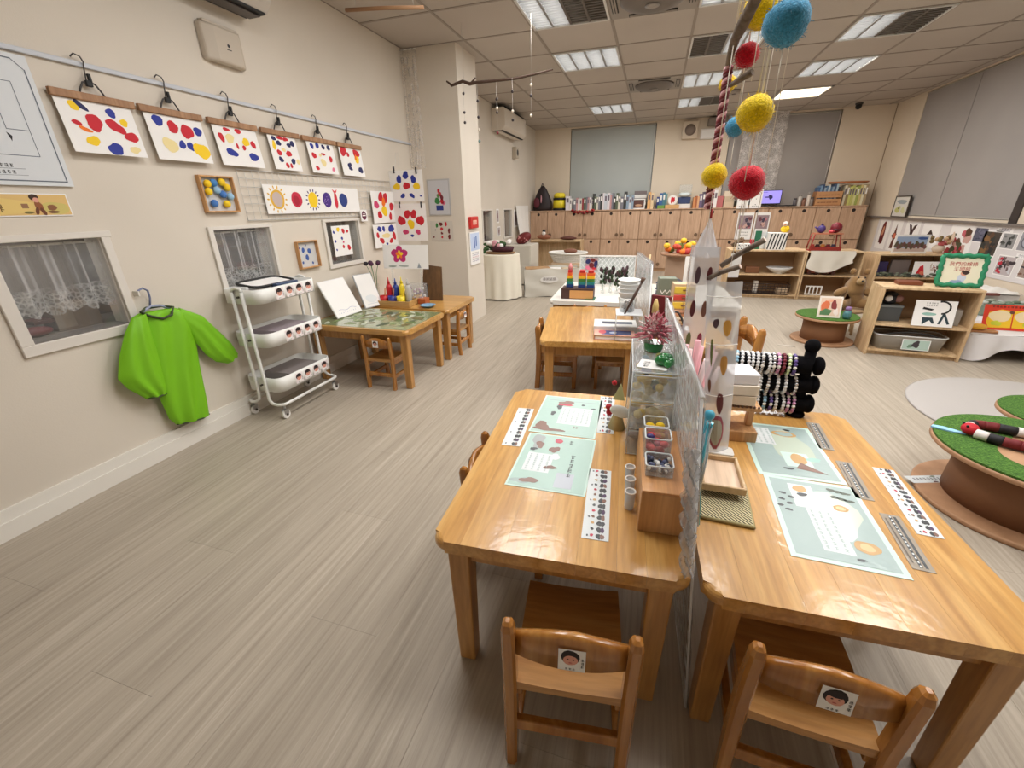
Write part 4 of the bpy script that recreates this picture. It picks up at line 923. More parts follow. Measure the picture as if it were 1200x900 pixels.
# butterfly sign sheet standing above the caddy
def fl(mb, w, h):
    for q in range(5):
        a = PI/2+2*PI*q/5; mb.blob(-.055+.044*math.cos(a), .018+.036*math.sin(a), .032, .028, .0005, mat((190, 40, 110), .6), .08, 16, a)
    for q in range(5):
        a = PI/2+2*PI*q/5; mb.blob(-.055+.018*math.cos(a), .018+.015*math.sin(a), .018, .012, .0008, (YEL, ORANGE)[q % 2], .1, 12, a)
    mb.blob(-.12, -.075, .035, .007, .0006, mat((150, 160, 150), .6), .1); mb.blob(-.02, -.072, .045, .007, .0006, mat((170, 176, 170), .6), .1); mb.poly([(.10, -.085), (.135, -.085), (.115, -.045)], .0007, mat((140, 150, 160), .6))
t = paper('flower_sheet', 'white sheet with a magenta flower standing above the paint caddy', 'sheet', (-1.895, 3.13, .79), (1, .06, .0), (0, 0.12, 1), .40, .185, fl, curl=.004)
MB().box(-.14, -.368, -.006, -.12, -.09, -.002, ACRYL).build('stand_leg', t); MB().box(.12, -.368, -.006, .14, -.09, -.002, ACRYL).build('stand_leg', t)
t = thing('wooden_easel', 'dark brown wooden board propped up on the wall table next to the column', 'easel', (-1.755, 3.275, ht), 0)
BRW = wood('dark_board', (84, 58, 30), (98, 68, 36), (112, 80, 46), .5, 0, (9, 9, .9), .1)
a = MB(); a.v = [Vector(p) for p in ((-.10, -.03, 0), (.10, -.03, 0), (.075, .05, .27), (-.095, .05, .285), (-.10, -.015, 0), (.10, -.015, 0), (.075, .062, .27), (-.095, .062, .285))]
for q in ((0,1,2,3),(7,6,5,4),(0,4,5,1),(1,5,6,2),(2,6,7,3),(3,7,4,0)): a.face(list(q), BRW)
a.build('board', t, bevel=.003); MB().box(-.06, -.028, .0, -.045, -.018, .13, mat((50, 34, 20), .6), Matrix.Rotation(-.25, 4, 'X')).build('rear_prop', t); MB().box(-.02, .05, 0, .02, .12, .008, BRW).build('foot', t)
t = thing('blue_dish', 'shallow blue plastic dish on the corner of the wall table', 'dish', (-1.66, 2.99, .4205)); MB().lathe([(.03, 0), (.06, .016), (.064, .02), (.055, .018), (.028, .004)], mat((120, 160, 190), .3), 20).build('bowl', t)
t = thing('flower_sprig', 'small dark purple sprig in a glass behind the second drawing board', 'flower', (-2.16, 3.05, ht)); MB().lathe([(.022, 0), (.026, .16)], GLASS, 12, capt=False).build('vase', t)
m = MB()
for q in range(5): m.tube([(0, 0, .02), (.02*math.cos(q*1.3), .025*math.sin(q*1.3), .24), (.05*math.cos(q*1.3), .06*math.sin(q*1.3), .32)], .002, GREEN, 5)
m.build('stem', t)
for q in range(5): MB().sphere((.05*math.cos(q*1.3), .06*math.sin(q*1.3), .325), (.02, .02, .016), (mat((70, 30, 60), .7), mat((40, 32, 40), .7))[q % 2], 8, 6).build('blossom', t)

# ------------------------------------------------------------------ hung from the ceiling near the column
t = thing('twig_mobile', 'long thin bare twig with small beads hung from the ceiling in front of the column', 'mobile', (0, 3.72, 0))
TWIG = mat((78, 58, 46), .8)
MB().tube([(-1.70, 0, 2.085), (-1.66, .01, 2.055), (-1.62, 0, 2.06), (-1.56, 0, 2.072), (-1.50, 0, 2.05), (-1.44, -.01, 2.052), (-1.30, 0, 2.052), (-1.12, .01, 2.054), (-.98, 0, 2.064), (-.83, 0, 2.082)], .011, TWIG, 7, rr=[.006, .010, .011, .012, .013, .011, .010, .009, .008, .005]).build('twig', t)
MB().tube([(-1.50, 0, 2.05), (-1.45, .0, 2.085)], .006, TWIG, 6).build('side_twig', t)
def beads(xs, zs, cols):
    zmin = min(zs); MB().tube([(xs, 0, 2.06), (xs, 0, zmin)], .0011, mat((210, 205, 200), .5), 4).build('string', t)
    for z, c in zip(zs, cols): MB().sphere((xs, 0, z), .011, c, 8, 6).build('bead', t)
DK = mat((58, 50, 52), .5); LT = mat((236, 226, 210), .5); RDB = mat((120, 40, 46), .5)
beads(-1.56, [1.99, 1.86, 1.79], [DK, DK, DK]); beads(-1.44, [1.93, 1.82, 1.73, 1.65], [DK, DK, LT, mat((120, 150, 150), .5)]); beads(-1.28, [1.93, 1.87, 1.84, 1.70], [DK, LT, DK, RDB]); beads(-1.15, [1.97, 1.84, 1.78], [DK, LT, DK]); beads(-1.0, [2.0, 1.93, 1.80], [LT, DK, LT])
for x in (-1.55, -1.0): MB().tube([(x, 0, 2.06), (x, 0, ZC)], .001, mat((190, 186, 180), .5), 4).build('string', t)
t = thing('hanging_bar', 'plain wooden bar hung on cords from the ceiling near the left wall', 'hanger', (-1.585, 2.69, 2.2), R_(16))
MB().tube([(-.225, 0, 0), (0, 0, .004), (.225, 0, 0)], .010, mat((150, 112, 78), .7), 8).build('bar', t)
for s in (-1, 1): MB().tube([(s*.17, 0, .01), (s*.12, 0, .24)], .0015, mat((180, 176, 170), .5), 4).build('cord', t)
# ------------------------------------------------------------------ on the two nearest tables
TT = .4404
def gloss(c): return mat(c, .10, 0, 1.0)
def film_gloss(name, c):
    m, nt, b, N, Lk = nodemat(name); b.inputs['Base Color'].default_value = lin(c); b.inputs['Roughness'].default_value = .35; b.inputs['Coat Weight'].default_value = .35; b.inputs['Coat Roughness'].default_value = .05
    n = N('ShaderNodeTexNoise'); n.inputs['Scale'].default_value = 55; n.inputs['Detail'].default_value = 4; ge = N('ShaderNodeNewGeometry'); Lk(ge.outputs['Position'], n.inputs['Vector'])
    bp = N('ShaderNodeBump'); bp.inputs['Strength'].default_value = .9; bp.inputs['Distance'].default_value = .004; Lk(n.outputs['Fac'], bp.inputs['Height']); Lk(bp.outputs[0], b.inputs['Coat Normal'])
    return m
MINTG = film_gloss('laminated_mint', (170, 200, 190)); WHITEG = film_gloss('laminated_white', (216, 222, 224)); TAUPEG = film_gloss('laminated_taupe', (150, 138, 122))
PALEG = film_gloss('laminated_pale', (198, 224, 214)); GREYG = film_gloss('laminated_grey', (158, 178, 176))
BRN = film_gloss('laminated_brown', (128, 92, 78)); INKG = film_gloss('laminated_ink', (52, 56, 60)); REDG = film_gloss('laminated_red', (190, 40, 70)); OCH = film_gloss('laminated_ochre', (196, 156, 100))
def rot2(rz): return ((math.cos(rz), math.sin(rz), 0), (-math.sin(rz), math.cos(rz), 0))
def hill(mb, x, y, w, h, m, z):
    mb.poly([(x-w, y), (x-w*.6, y+h*.5), (x-w*.2, y+h*.7), (x, y+h), (x+w*.25, y+h*.75), (x+w*.6, y+h*.4), (x+w, y)], z, m)
def matL1(mb, w, h):      # far half; local x = table width, pictures read from the left side
    mb.rect(-w/2+.006, -h/2+.006, w/2-.006, h/2-.006, .0004, MINTG)
    mb.rect(-.03, -.075, .085, .06, .0007, WHITEG)
    for q in range(6): pseudo_text(mb, -.022+.018*q, -.06, -.014+.018*q, .05, .0009, GREYG, 9, True)
    mb.blob(-.075, -.10, .022, .03, .0008, BRN, .3); mb.blob(-.05, -.125, .05, .012, .0009, BRN, .3); mb.blob(-.055, .0, .010, .014, .0008, INKG, .3); mb.blob(-.04, .06, .012, .02, .0008, INKG, .3)
    mb.blob(-.02, .095, .028, .020, .0009, BRN, .25); mb.blob(-.02, .078, .03, .008, .0010, REDG, .2); mb.blob(.045, .09, .008, .006, .0008, INKG, .2); mb.blob(.085, .065, .010, .005, .0008, INKG, .2)
    mb.rect(-.09, .112, .09, .118, .0008, GREYG); pseudo_text(mb, .03, -.10, .05, -.085, .0008, BRN, 2)
def matL2(mb, w, h):
    mb.rect(-w/2+.006, -h/2+.006, w/2-.006, h/2-.006, .0004, MINTG)
    mb.rect(-.085, -.07, -.005, .03, .0007, WHITEG)
    for q in range(4): pseudo_text(mb, -.078+.019*q, -.065, -.070+.019*q, .025, .0009, GREYG, 8, True)
    mb.blob(-.07, .10, .022, .04, .0008, mat((160, 166, 166), .3), .35); mb.blob(-.06, .08, .012, .022, .0009, BRN, .3); mb.blob(-.07, -.12, .03, .014, .0008, GREYG, .3); mb.blob(-.05, -.115, .026, .012, .0009, BRN, .3)
    mb.blob(-.005, .115, .013, .014, .0009, REDG, .08); mb.blob(-.01, .06, .016, .018, .0009, BRN, .25); mb.blob(-.075, .05, .012, .008, .0009, INKG, .25); mb.blob(-.005, -.04, .018, .010, .0009, BRN, .3); mb.blob(0, .02, .012, .02, .0008, WHITEG, .2)
    for q in range(5): pseudo_text(mb, .045, -.01-.024*q+.03, .062, .010-.024*q+.03, .0009, INKG, 1)
    pseudo_text(mb, .03, .10, .042, .125, .0008, INKG, 2, True); mb.rect(.02, -.13, .07, -.06, .0006, mat((190, 196, 206), .3))
rzL, rzR = R_(3.6), R_(2.4)
def flat(name, label, cat, x, y, rz, w, h, draw, z=TT, th=.0008, col=None, group=None):
    a, b_ = rot2(rz); return paper(name, label, cat, (x, y, z+th), a, b_, w, h, draw, th, group, col)
flat('reading_mat', 'mint laminated reading mat at the far half of the left foreground table', 'mat', -.232, 1.378, R_(1.5), .225, .305, matL1, col=PALEG, group='laminated reading mats')
flat('reading_mat', 'mint laminated reading mat with a red dot at the middle of the left foreground table', 'mat', -.217, 1.068, R_(1.5), .222, .300, matL2, col=PALEG, group='laminated reading mats')
def figures(n, both=True):
    def f(mb, w, h):
        for q in range(n):
            y = -h/2+h*(q+.5)/n
            mb.blob(w*.12, y, w*.10, h/n*.42, .0006, INKG, .2, 10); mb.blob(w*.25, y, w*.08, h/n*.4, .0007, (BRN, mat((80, 60, 90), .3), INKG)[q % 3], .2, 10)
            if both: mb.blob(-w*.14, y+.002, w*.07, h/n*.22, .0007, (REDG, INKG, OCH, BRN)[q % 4], .2, 8)
            if q % 3 == 0: mb.blob(-w*.3, y, w*.04, h/n*.16, .0006, INKG, .2, 8)
    return f
flat('picture_strip', 'white laminated strip of small figures left of the mint mats', 'strip', -.382, 1.252, R_(5), .060, .275, figures(11, False), col=WHITEG, group='laminated picture strips')
flat('picture_strip', 'white laminated strip of small figures beside the clear drawer tower', 'strip', -.098, 1.425, R_(4), .055, .30, figures(10), col=WHITEG, group='laminated picture strips')
flat('picture_strip', 'white laminated strip of dark figures in front of the mint mats beside the wooden box', 'strip', -.068, .915, R_(4), .062, .285, figures(13), col=WHITEG, group='laminated picture strips')
def matR(v):
    def f(mb, w, h):
        mb.rect(-w/2+.012, -h/2+.012, w/2-.012, h/2-.012, .0004, GREYG); mb.blob(.02, .02, .06, .09, .0005, mat((200, 212, 196), .2, 0, .8), .2)
        if v == 0:
            mb.rect(-.085, .02, -.02, .13, .0007, WHITEG); mb.blob(.02, .10, .035, .02, .0008, OCH, .1); mb.blob(.02, .10, .027, .014, .0009, GREYG, .1); mb.blob(.035, .13, .012, .005, .0008, INKG, .2)
            mb.rect(-.02, -.10, .05, -.02, .0006, PALEG); mb.blob(.02, -.055, .022, .028, .0009, OCH, .1); mb.poly([(.0, -.11), (.075, -.125), (.02, -.075)], .0010, BRN); mb.blob(-.02, -.115, .016, .005, .0008, INKG, .2); mb.blob(.06, -.05, .02, .012, .0007, mat((176, 214, 206), .2, 0, .8), .2)
            for q in range(4): pseudo_text(mb, -.08+.016*q, .025, -.072+.016*q, .125, .0009, GREYG, 7, True)
        else:
            mb.rect(-.055, .03, .0, .13, .0006, WHITEG); mb.blob(-.03, .11, .016, .016, .0008, OCH, .1); mb.rect(-.035, -.12, .025, .03, .00065, WHITEG); mb.blob(-.03, .085, .012, .008, .0009, INKG, .2)
            for q in range(6): mb.blob(-.075+.02*(q % 2)-.004*q, .08-.014*q, .008, .005, .0008, INKG, .2)
            for q in range(6): mb.blob(.045+.015*(q % 3), .128-.02*(q//3)-.004*q, .011, .006, .0008, mat((88, 96, 84), .3), .2)
            for (x, y, r) in ((.045, .05, .016), (.055, -.085, .024)): mb.blob(x, y, r, r*.9, .0008, OCH, .1); mb.blob(x, y, r*.6, r*.5, .0009, mat((222, 190, 140), .3), .1)
            mb.blob(.03, -.13, .01, .004, .0008, INKG, .2)
            for q in range(3): pseudo_text(mb, -.03+.018*q, -.115, -.021+.018*q, .025, .0009, GREYG, 9, True)
    return f
flat('reading_mat', 'pale green laminated mat with a brown wedge, far half of the right foreground table', 'mat', .457, 1.325, R_(1), .215, .325, matR(0), col=PALEG, group='laminated reading mats')
flat('reading_mat', 'pale green laminated mat with dark seed pictures nearest on the right foreground table', 'mat', .466, 1.000, R_(-1.5), .215, .318, matR(1), col=PALEG, group='laminated reading mats')
def dstrip(mb, w, h):
    mb.rect(-w*.12, -h*.46, w*.02, h*.46, .0006, INKG); mb.rect(w*.12, -h*.46, w*.26, h*.46, .0006, INKG); mb.rect(-w*.36, -h*.4, -w*.28, h*.4, .0006, mat((96, 84, 74), .3))
    for q in range(14): mb.blob(-w*.05, -h*.44+h*.88*q/13, w*.05, h*.018, .0008, WHITEG, .1, 8)
for q, (x, y, h, lb) in enumerate(((.583, 1.448, .185, 'narrow taupe strip with dark lines, farthest of three on the right foreground table'), (.592, 1.20, .185, 'narrow taupe strip with dark lines, middle of three on the right foreground table'), (.609, .965, .185, 'narrow taupe strip with dark lines, nearest of three on the right foreground table'))):
    flat('line_strip', lb, 'strip', x, y, R_(-4), .040, h, dstrip, col=TAUPEG, group='narrow line strips')
flat('picture_strip', 'white laminated strip of black beetle pictures at the right edge of the right table', 'strip', .680, 1.138, R_(-4), .05, .285, figures(14), col=WHITEG, group='laminated picture strips')

# leaning wire panel wrapped in clear film between the two tables
def partition(label, bn, bf, tn, tf, gn, gz, droop=True):
    t = thing('table_divider', label, 'divider'); bn, bf, tn, tf = map(Vector, (bn, bf, tn, tf))
    def S(u, v): return (bn.lerp(bf, u)).lerp(tn.lerp(tf, u), v)
    W_ = mat((228, 230, 232), .3)
    a = MB()
    for q in range(gn+1): u = q/gn; a.tube([S(u, 0), S(u, 1)], .0016 if 0 < q < gn else .003, W_, 5)
    a.build('vertical_wire', t); a = MB()
    for q in range(gz+1): v = q/gz; a.tube([S(0, v), S(1, v)], .0016 if 0 < q < gz else .003, W_, 5)
    a.build('horizontal_wire', t)
    nrm = (bf-bn).cross(tn-bn).normalized()
    for s, nm in ((1, 'film'), (-1, 'film')):
        MB().grid(lambda u, v: S(u, .03+.99*v)+nrm*(s*(.004+.002*math.sin(23*u+9*v)+.0015*math.sin(41*v+7*u))), 40, 30, FILM).build(nm, t)
    return t, S, nrm
t, S, nrm = partition('wire panel wrapped in clear film standing between the two nearest tables', (.192, .742, .004), (.148, 1.62, .004), (.111, .742, .83), (.070, 1.62, .83), 16, 15)
MB().tube([S(.02, .66)+nrm*.003, S(.02, .97)+nrm*.003], .0042, mat((58, 58, 62), .4), 8).build('edge_strip', t)
MB().tube([S(0, 1)+nrm*.002, S(1, 1)+nrm*.002], .005, mat((240, 240, 240), .3), 8).build('top_edge', t)
m = MB(); random.seed(3)
SILV = clear('crumpled_film', (214, 216, 222), .45, .1, 1.0, 45)
m.grid(lambda u, v: (.135+.011*v*0+.030*(u-.5)*(1-abs(v-.55)*.5)-.085*(v*.33+.53-.53)+.004*math.sin(v*37+u*9)+.003*math.sin(u*31), .728-.010*math.sin(u*3.1)+.004*math.sin(v*43+u*21), .44+.30*v), 16, 60, SILV); m.build('film_fold', t)

# wooden box with two small clear boxes
t = thing('wooden_box', 'tall narrow wooden box near the front of the left foreground table', 'box', (.0765, .985, TT), R_(3.2))
MB().box(-.051, -.150, 0, .051, -.142, .108, BOX_WOOD).build('front_panel', t, bevel=.001, seg=1); MB().box(-.051, .142, 0, .051, .150, .108, BOX_WOOD).build('rear_panel', t)
for x in (-.051, .043): MB().box(x, -.142, 0, x+.008, .142, .108, BOX_WOOD).build('side_panel', t)
MB().box(-.051, -.150, .108, .051, .150, .114, wood('box_lid_wood', (196, 136, 82), (212, 154, 98), (224, 170, 114), .4, .2, (12, .9, 12), .05)).build('lid', t, bevel=.001, seg=1)
TB_ = TT+.1145
def small_clear(label, x, y, h, fill, w=.062, d=.062, z=TB_, rz=R_(3.2)):
    t = thing('clear_box', label, 'box', (x, y, z), rz, 'small clear plastic boxes')
    for (a, b_, c, e) in ((-w/2, -d/2, w/2, -d/2+.002), (-w/2, d/2-.002, w/2, d/2), (-w/2, -d/2, -w/2+.002, d/2), (w/2-.002, -d/2, w/2, d/2)): MB().box(a, b_, 0, c, e, h, ACRYL).build('side_wall', t)
    MB().box(-w/2, -d/2, 0, w/2, d/2, .002, ACRYL).build('base', t)
    MB().tube([(p[0], p[1], h) for p in rrect(w, d, .008, 3)], .0022, mat((225, 230, 232), .15, 0, .5), 5, closed=True).build('rim', t)
    fill(t, w, d, h); return t
def beadfill(t, w, d, h):
    random.seed(11); m = MB()
    for q in range(60): m.sphere((random.uniform(-w/2+.006, w/2-.006), random.uniform(-d/2+.006, d/2-.006), random.uniform(.006, h*.7)), .0055, (WHITE, mat((40, 44, 70), .3), mat((90, 96, 130), .3))[q % 3], 6, 4)
    m.build('beads', t)['kind'] = 'stuff'
def redfill(t, w, d, h):
    random.seed(12); m = MB()
    for q in range(26): m.sphere((random.uniform(-w/2+.012, w/2-.012), random.uniform(-d/2+.012, d/2-.012), random.uniform(.010, h*.75)), (.012, .010, .008), (mat((200, 40, 50), .4), mat((214, 60, 60), .4), mat((150, 30, 60), .4), mat((50, 40, 110), .4))[q % 4 if q % 5 == 0 else q % 3], 7, 5)
    m.build('buttons', t)['kind'] = 'stuff'
def yelfill(t, w, d, h):
    random.seed(13); m = MB()
    for q in range(14): m.sphere((random.uniform(-w/2+.012, w/2-.012), random.uniform(-d/2+.012, d/2-.012), random.uniform(.010, h*.7)), (.013, .010, .008), (YEL, mat((226, 190, 90), .5), mat((220, 120, 80), .5))[q % 3], 7, 5)
    m.build('craft_bits', t)['kind'] = 'stuff'
small_clear('small clear box of black and white beads on the wooden box', .068, .925, .028, beadfill)
small_clear('small clear box of red buttons on the wooden box behind the beads', .063, 1.005, .055, redfill, .062, .060)
small_clear('small clear box of yellow bits at the far end of the wooden box', .059, 1.082, .050, yelfill, .062, .060)
for q, (x, y, lb) in enumerate(((.010, .91, 'small frosted cup beside the wooden box, nearest of three'), (.007, .965, 'small frosted cup beside the wooden box, middle of three'), (.004, 1.02, 'small frosted cup beside the wooden box, farthest of three'))):
    t = thing('frosted_cup', lb, 'cup', (x, y, TT), 0, 'frosted cups'); MB().lathe([(.011, 0), (.012, .004), (.0125, .05), (.0115, .05), (.010, .004)], clear('frosted_plastic', (225, 228, 230), .55, .3) if q == 0 else bpy.data.materials['frosted_plastic'], 16, capt=True).build('body', t)
    MB().tube([(.0125*math.cos(a*PI/8), .0125*math.sin(a*PI/8), .05) for a in range(16)], .002, WHITE, 5, closed=True).build('rim', t)
# clear drawer tower
t = thing('drawer_tower', 'clear plastic three-drawer tower with craft bits on the left foreground table', 'drawers', (.037, 1.335, TT), R_(3.0))
w, d, H_ = .122, .33, .27
for x in (-w/2, w/2-.003): MB().box(x, -d/2, 0, x+.003, d/2, H_, ACRYL).build('side_panel', t)
MB().box(-w/2, d/2-.003, 0, w/2, d/2, H_, ACRYL).build('rear_panel', t); MB().box(-w/2, -d/2, H_-.003, w/2, d/2, H_, ACRYL).build('top_panel', t)
EDG = mat((228, 232, 234), .2, 0, .4)
m = MB()
for x in (-w/2, w/2):
    for y in (-d/2, d/2): m.tube([(x, y, 0), (x, y, H_)], .002, EDG, 5)
m.tube([(-w/2, -d/2, H_), (w/2, -d/2, H_), (w/2, d/2, H_), (-w/2, d/2, H_)], .002, EDG, 5, closed=True); m.build('edge_frame', t)
random.seed(21)
for q in range(3):
    z0 = .004+.089*q; z1 = z0+.080
    dr = MB().box(-w/2+.005, -d/2-.004, z0, w/2-.005, -d/2-.001, z1, ACRYL).build('drawer', t)
    MB().box(-w/2+.005, -d/2, z0, w/2-.005, d/2-.006, z0+.002, ACRYL).build('drawer_floor', dr)
    m = MB()
    m.tube([(-w/2+.005, -d/2-.004, z1), (w/2-.005, -d/2-.004, z1)], .002, EDG, 5); m.build('rim', dr)
    MB().tube([(-w/2+.005, -d/2-.004, z0), (w/2-.005, -d/2-.004, z0)], .0015, EDG, 5).build('lower_rim', dr)
    m = MB()
    cs = ([mat((150, 140, 150), .5), mat((120, 110, 120), .5)], [YEL, mat((236, 214, 160), .5), mat((220, 190, 80), .5)], [mat((216, 190, 60), .5), mat((200, 170, 60), .5), mat((70, 90, 120), .5), mat((110, 140, 120), .5)])[q]
    for k in range(22): m.sphere((random.uniform(-.042, .042), random.uniform(-.145, .10), z0+random.uniform(.014, .055)), (random.uniform(.012, .022), random.uniform(.01, .022), .012), cs[k % len(cs)], 7, 5)
    if q == 2: m.tube([(-.045, -.13, z0+.05), (0, -.12, z0+.062), (.05, -.125, z0+.07)], .009, mat((214, 180, 90), .5), 7)
    m.build('craft_bits', dr)['kind'] = 'stuff'
ZT = TT+.2705
t = thing('glass_vase', 'green bottomed glass jar holding curly pink paper on the drawer tower', 'vase', (.037, 1.375, ZT)); MB().lathe([(.026, 0), (.030, .01), (.031, .03)], mat((30, 120, 60), .1, 0, .5), 18).build('green_base', t); MB().lathe([(.031, .03), (.031, .075)], GLASS, 18, capb=False, capt=False).build('wall', t)
t = thing('curly_paper', 'bunch of pink and white curly paper strips in the green glass jar', 'paper', (.037, 1.375, ZT+.03)); random.seed(8); m = MB()
PK = [mat((214, 120, 134), .7), mat((230, 170, 176), .7), mat((190, 90, 106), .7), mat((238, 214, 212), .7)]
for q in range(200):
    a = random.uniform(0, 6.28); l = random.uniform(.03, .085); e = random.uniform(.05, 1.25); pts = []
    for k in range(6):
        s = k/5; pts.append((l*s*math.cos(a)*math.sin(e)+.006*math.sin(k*2.1+q), l*s*math.sin(a)*math.sin(e)*.8+.006*math.cos(k*2.3+q), .02+l*s*math.cos(e)*1.0-.03*s*s*e))
    m.tube(pts, .0022, PK[q % 4], 4, caps=False)
m.build('paper_strips', t)['kind'] = 'stuff'
for q, (x, y, lb) in enumerate(((.062, 1.24, 'green glass bead cluster on the drawer tower, left lump'), (.072, 1.262, 'green glass bead cluster on the drawer tower, right lump'))):
    tag(MB().sphere((x, y, ZT+.016), (.022, .020, .017), mat((24, 118, 54), .08, 0, .6)).sphere((x+.016, y-.018, ZT+.012), (.012, .012, .012), mat((30, 132, 60), .08, 0, .6)).build('green_stone'), lb, 'stone')
flat('note_card', 'white card lying under the green stones on the drawer tower', 'card', .040, 1.24, R_(-10), .085, .075, lambda mb, w, h: pseudo_text(mb, -.03, -.03, -.01, .02, .0004, INK, 3, True), z=ZT)
# clown puppet figure at the left of the tower
t = thing('cone_puppet', 'paper cone puppet with a white face and red nose beside the drawer tower', 'toy', (-.055, 1.33, TT))
MB().lathe([(.030, .0), (.012, .06), (.014, .07)], mat((216, 196, 140), .7), 14).build('cone_body', t)
MB().sphere((.010, -.022, .072), (.036, .008, .022), WHITE, 14, 9, Matrix.Rotation(.25, 3, 'Y')).build('face', t)
for (x, z) in ((-.030, .078), (-.027, .058)): MB().sphere((x, -.008, z), .011, mat((190, 36, 50), .6), 10, 7).build('red_pompom', t)
MB().prism([(-.02, .0), (.02, 0), (.004, .06)], -.004, .004, mat((206, 204, 150), .7)).build('hat', t, loc=(0, 0, .105), rot=(PI/2, 0, 0)); MB().sphere((-.018, 0, .165), .009, mat((190, 30, 40), .6), 10, 7).build('hat_pompom', t)
# behind the panel, on the right table: pink rolled sticks, blue sparkle tin, tray, woven mat
t = thing('stick_holder', 'clear cup behind the film panel on the right table holding pink paper rolls', 'cup', (.158, 1.335, TT)); MB().lathe([(.024, 0), (.028, .12), (.026, .12), (.022, .005)], ACRYL, 16, capt=True).build('body', t)
for q in range(9):
    a = -.12+q*.075; b_ = .1*((q*7) % 5-2)
    tag(MB().tube([(.158-.010+.0022*q, 1.335+.008*((q % 3)-1), TT+.012), (.138+.20*math.sin(a), 1.325+b_*.15, TT+.335*math.cos(a)-.022*(q % 3))], .0085, (PK[1], mat((238, 190, 196), .6), PK[3])[q % 3], 10).build('paper_roll'), 'pink rolled paper stick in the clear cup, %s from the left' % ('first', 'second', 'third', 'fourth', 'fifth', 'sixth', 'seventh', 'eighth', 'ninth')[q], 'paper roll', 'pink paper rolls')
t = thing('sparkly_tassel', 'bright blue glittering tassel hanging right behind the edge of the film panel', 'tassel', (.158, .92, .58)); random.seed(4)
m = MB()
for q in range(16): m.tube([(random.uniform(-.006, .006), random.uniform(-.03, .03), .13), (random.uniform(-.010, .012), random.uniform(-.04, .04), .05), (random.uniform(-.014, .016), random.uniform(-.05, .05), -.13)], .0022, (mat((90, 190, 215), .25, .4), mat((200, 215, 225), .2, .6))[q % 2], 4)
m.build('strands', t)['kind'] = 'stuff'
MB().sphere((0, 0, .138), .012, mat((70, 170, 200), .3), 10, 7).build('knot', t)
def woven():
    m, nt, b, N, Lk = nodemat('woven_straw'); tc = N('ShaderNodeTexCoord'); wv = N('ShaderNodeTexWave'); wv.wave_type = 'BANDS'; wv.bands_direction = 'DIAGONAL'; wv.inputs['Scale'].default_value = 62; wv.inputs['Distortion'].default_value = 2
    Lk(tc.outputs['Object'], wv.inputs['Vector']); r = ramp(N, [(.3, (64, 56, 36)), (.6, (214, 204, 164))]); Lk(wv.outputs['Fac'], r.inputs[0]); Lk(r.outputs[0], b.inputs['Base Color']); b.inputs['Roughness'].default_value = .8
    bp = N('ShaderNodeBump'); bp.inputs['Strength'].default_value = .6; bp.inputs['Distance'].default_value = .002; Lk(wv.outputs['Fac'], bp.inputs['Height']); Lk(bp.outputs[0], b.inputs['Normal']); return m
WOV = woven()
t = thing('woven_coaster', 'square woven straw mat under the small tray on the right foreground table', 'mat', (.236, 1.0, TT), R_(-3)); MB().box(-.062, -.085, 0, .062, .085, .010, WOV).build('weave', t, bevel=.003)
MB().tube([(-.062, -.085, .005), (.062, -.085, .005), (.062, .085, .005), (-.062, .085, .005)], .005, mat((176, 164, 120), .8), 6, closed=True).build('woven_rim', t)
tag(MB().lathe([(.034, 0), (.038, .012), (.036, .014), (.03, .003)], GLASS, 18, c=(.238, 1.06, TT+.0105)).build('glass_dish'), 'little glass dish between the woven mat and the small tray', 'dish')
t = thing('small_tray', 'small pale wooden tray on the woven straw mat', 'tray', (.236, 1.078, TT+.026), R_(0))
MB().box(-.048, -.074, 0, .048, .074, .005, wood('tray_wood', (222, 190, 160), (232, 204, 176), (238, 214, 190), .5, 0, (8, .8, 8), .05)).build('base', t)
for (a, b_, c, e) in ((-.052, -.078, .052, -.071), (-.052, .071, .052, .078), (-.052, -.071, -.045, .071), (.045, -.071, .052, .071)): MB().box(a, b_, 0, c, e, .020, PALE_WOOD).build('rim_board', t, bevel=.0015, seg=1)
# rack with a stack of white boxes
t = thing('wooden_rack', 'small wooden rack on the right foreground table under the white paper stack', 'rack', (.318, 1.395, TT), R_(4))
MB().box(-.055, -.06, 0, .055, .06, .036, BOX_WOOD).build('base', t, bevel=.002); 
for x in (-.048, .030): MB().box(x, -.012, .036, x+.02, .012, .105, BOX_WOOD).build('post', t, bevel=.002, seg=1)
MB().box(-.055, -.055, .105, .055, .055, .118, BOX_WOOD).build('shelf', t, bevel=.002, seg=1)
m = MB()
for q in range(9): m.box(-.05+.0115*q, -.057, .118, -.046+.0115*q, -.050, .124, mat((96, 62, 40), .6))
m.build('slot_comb', t)
tag(MB().sphere((.275, 1.372, TT+.058), (.016, .014, .016), clear('frosted_stone', (200, 205, 215), .6, .2), 10, 7).build('frosted_stone'), 'small frosted stone inside the wooden rack', 'stone')
for q in range(3):
    z = TT+.1245+.034*q
    tag(MB().prism([(x*.9**(q == 2), y*.9**(q == 2)) for x, y in rrect(.092, .11, .008, 3)], 0, .032, (mat((232, 214, 192), .6), mat((238, 226, 210), .6), mat((240, 238, 244), .5))[q]).build('white_box', bevel=.002, loc=(.306, 1.395, z), rot=(0, 0, R_(4+3*q))), ('cream box lowest of the stack on the wooden rack', 'cream box in the middle of the stack on the wooden rack', 'white box on top of the stack on the wooden rack')[q], 'box', 'boxes on the wooden rack')
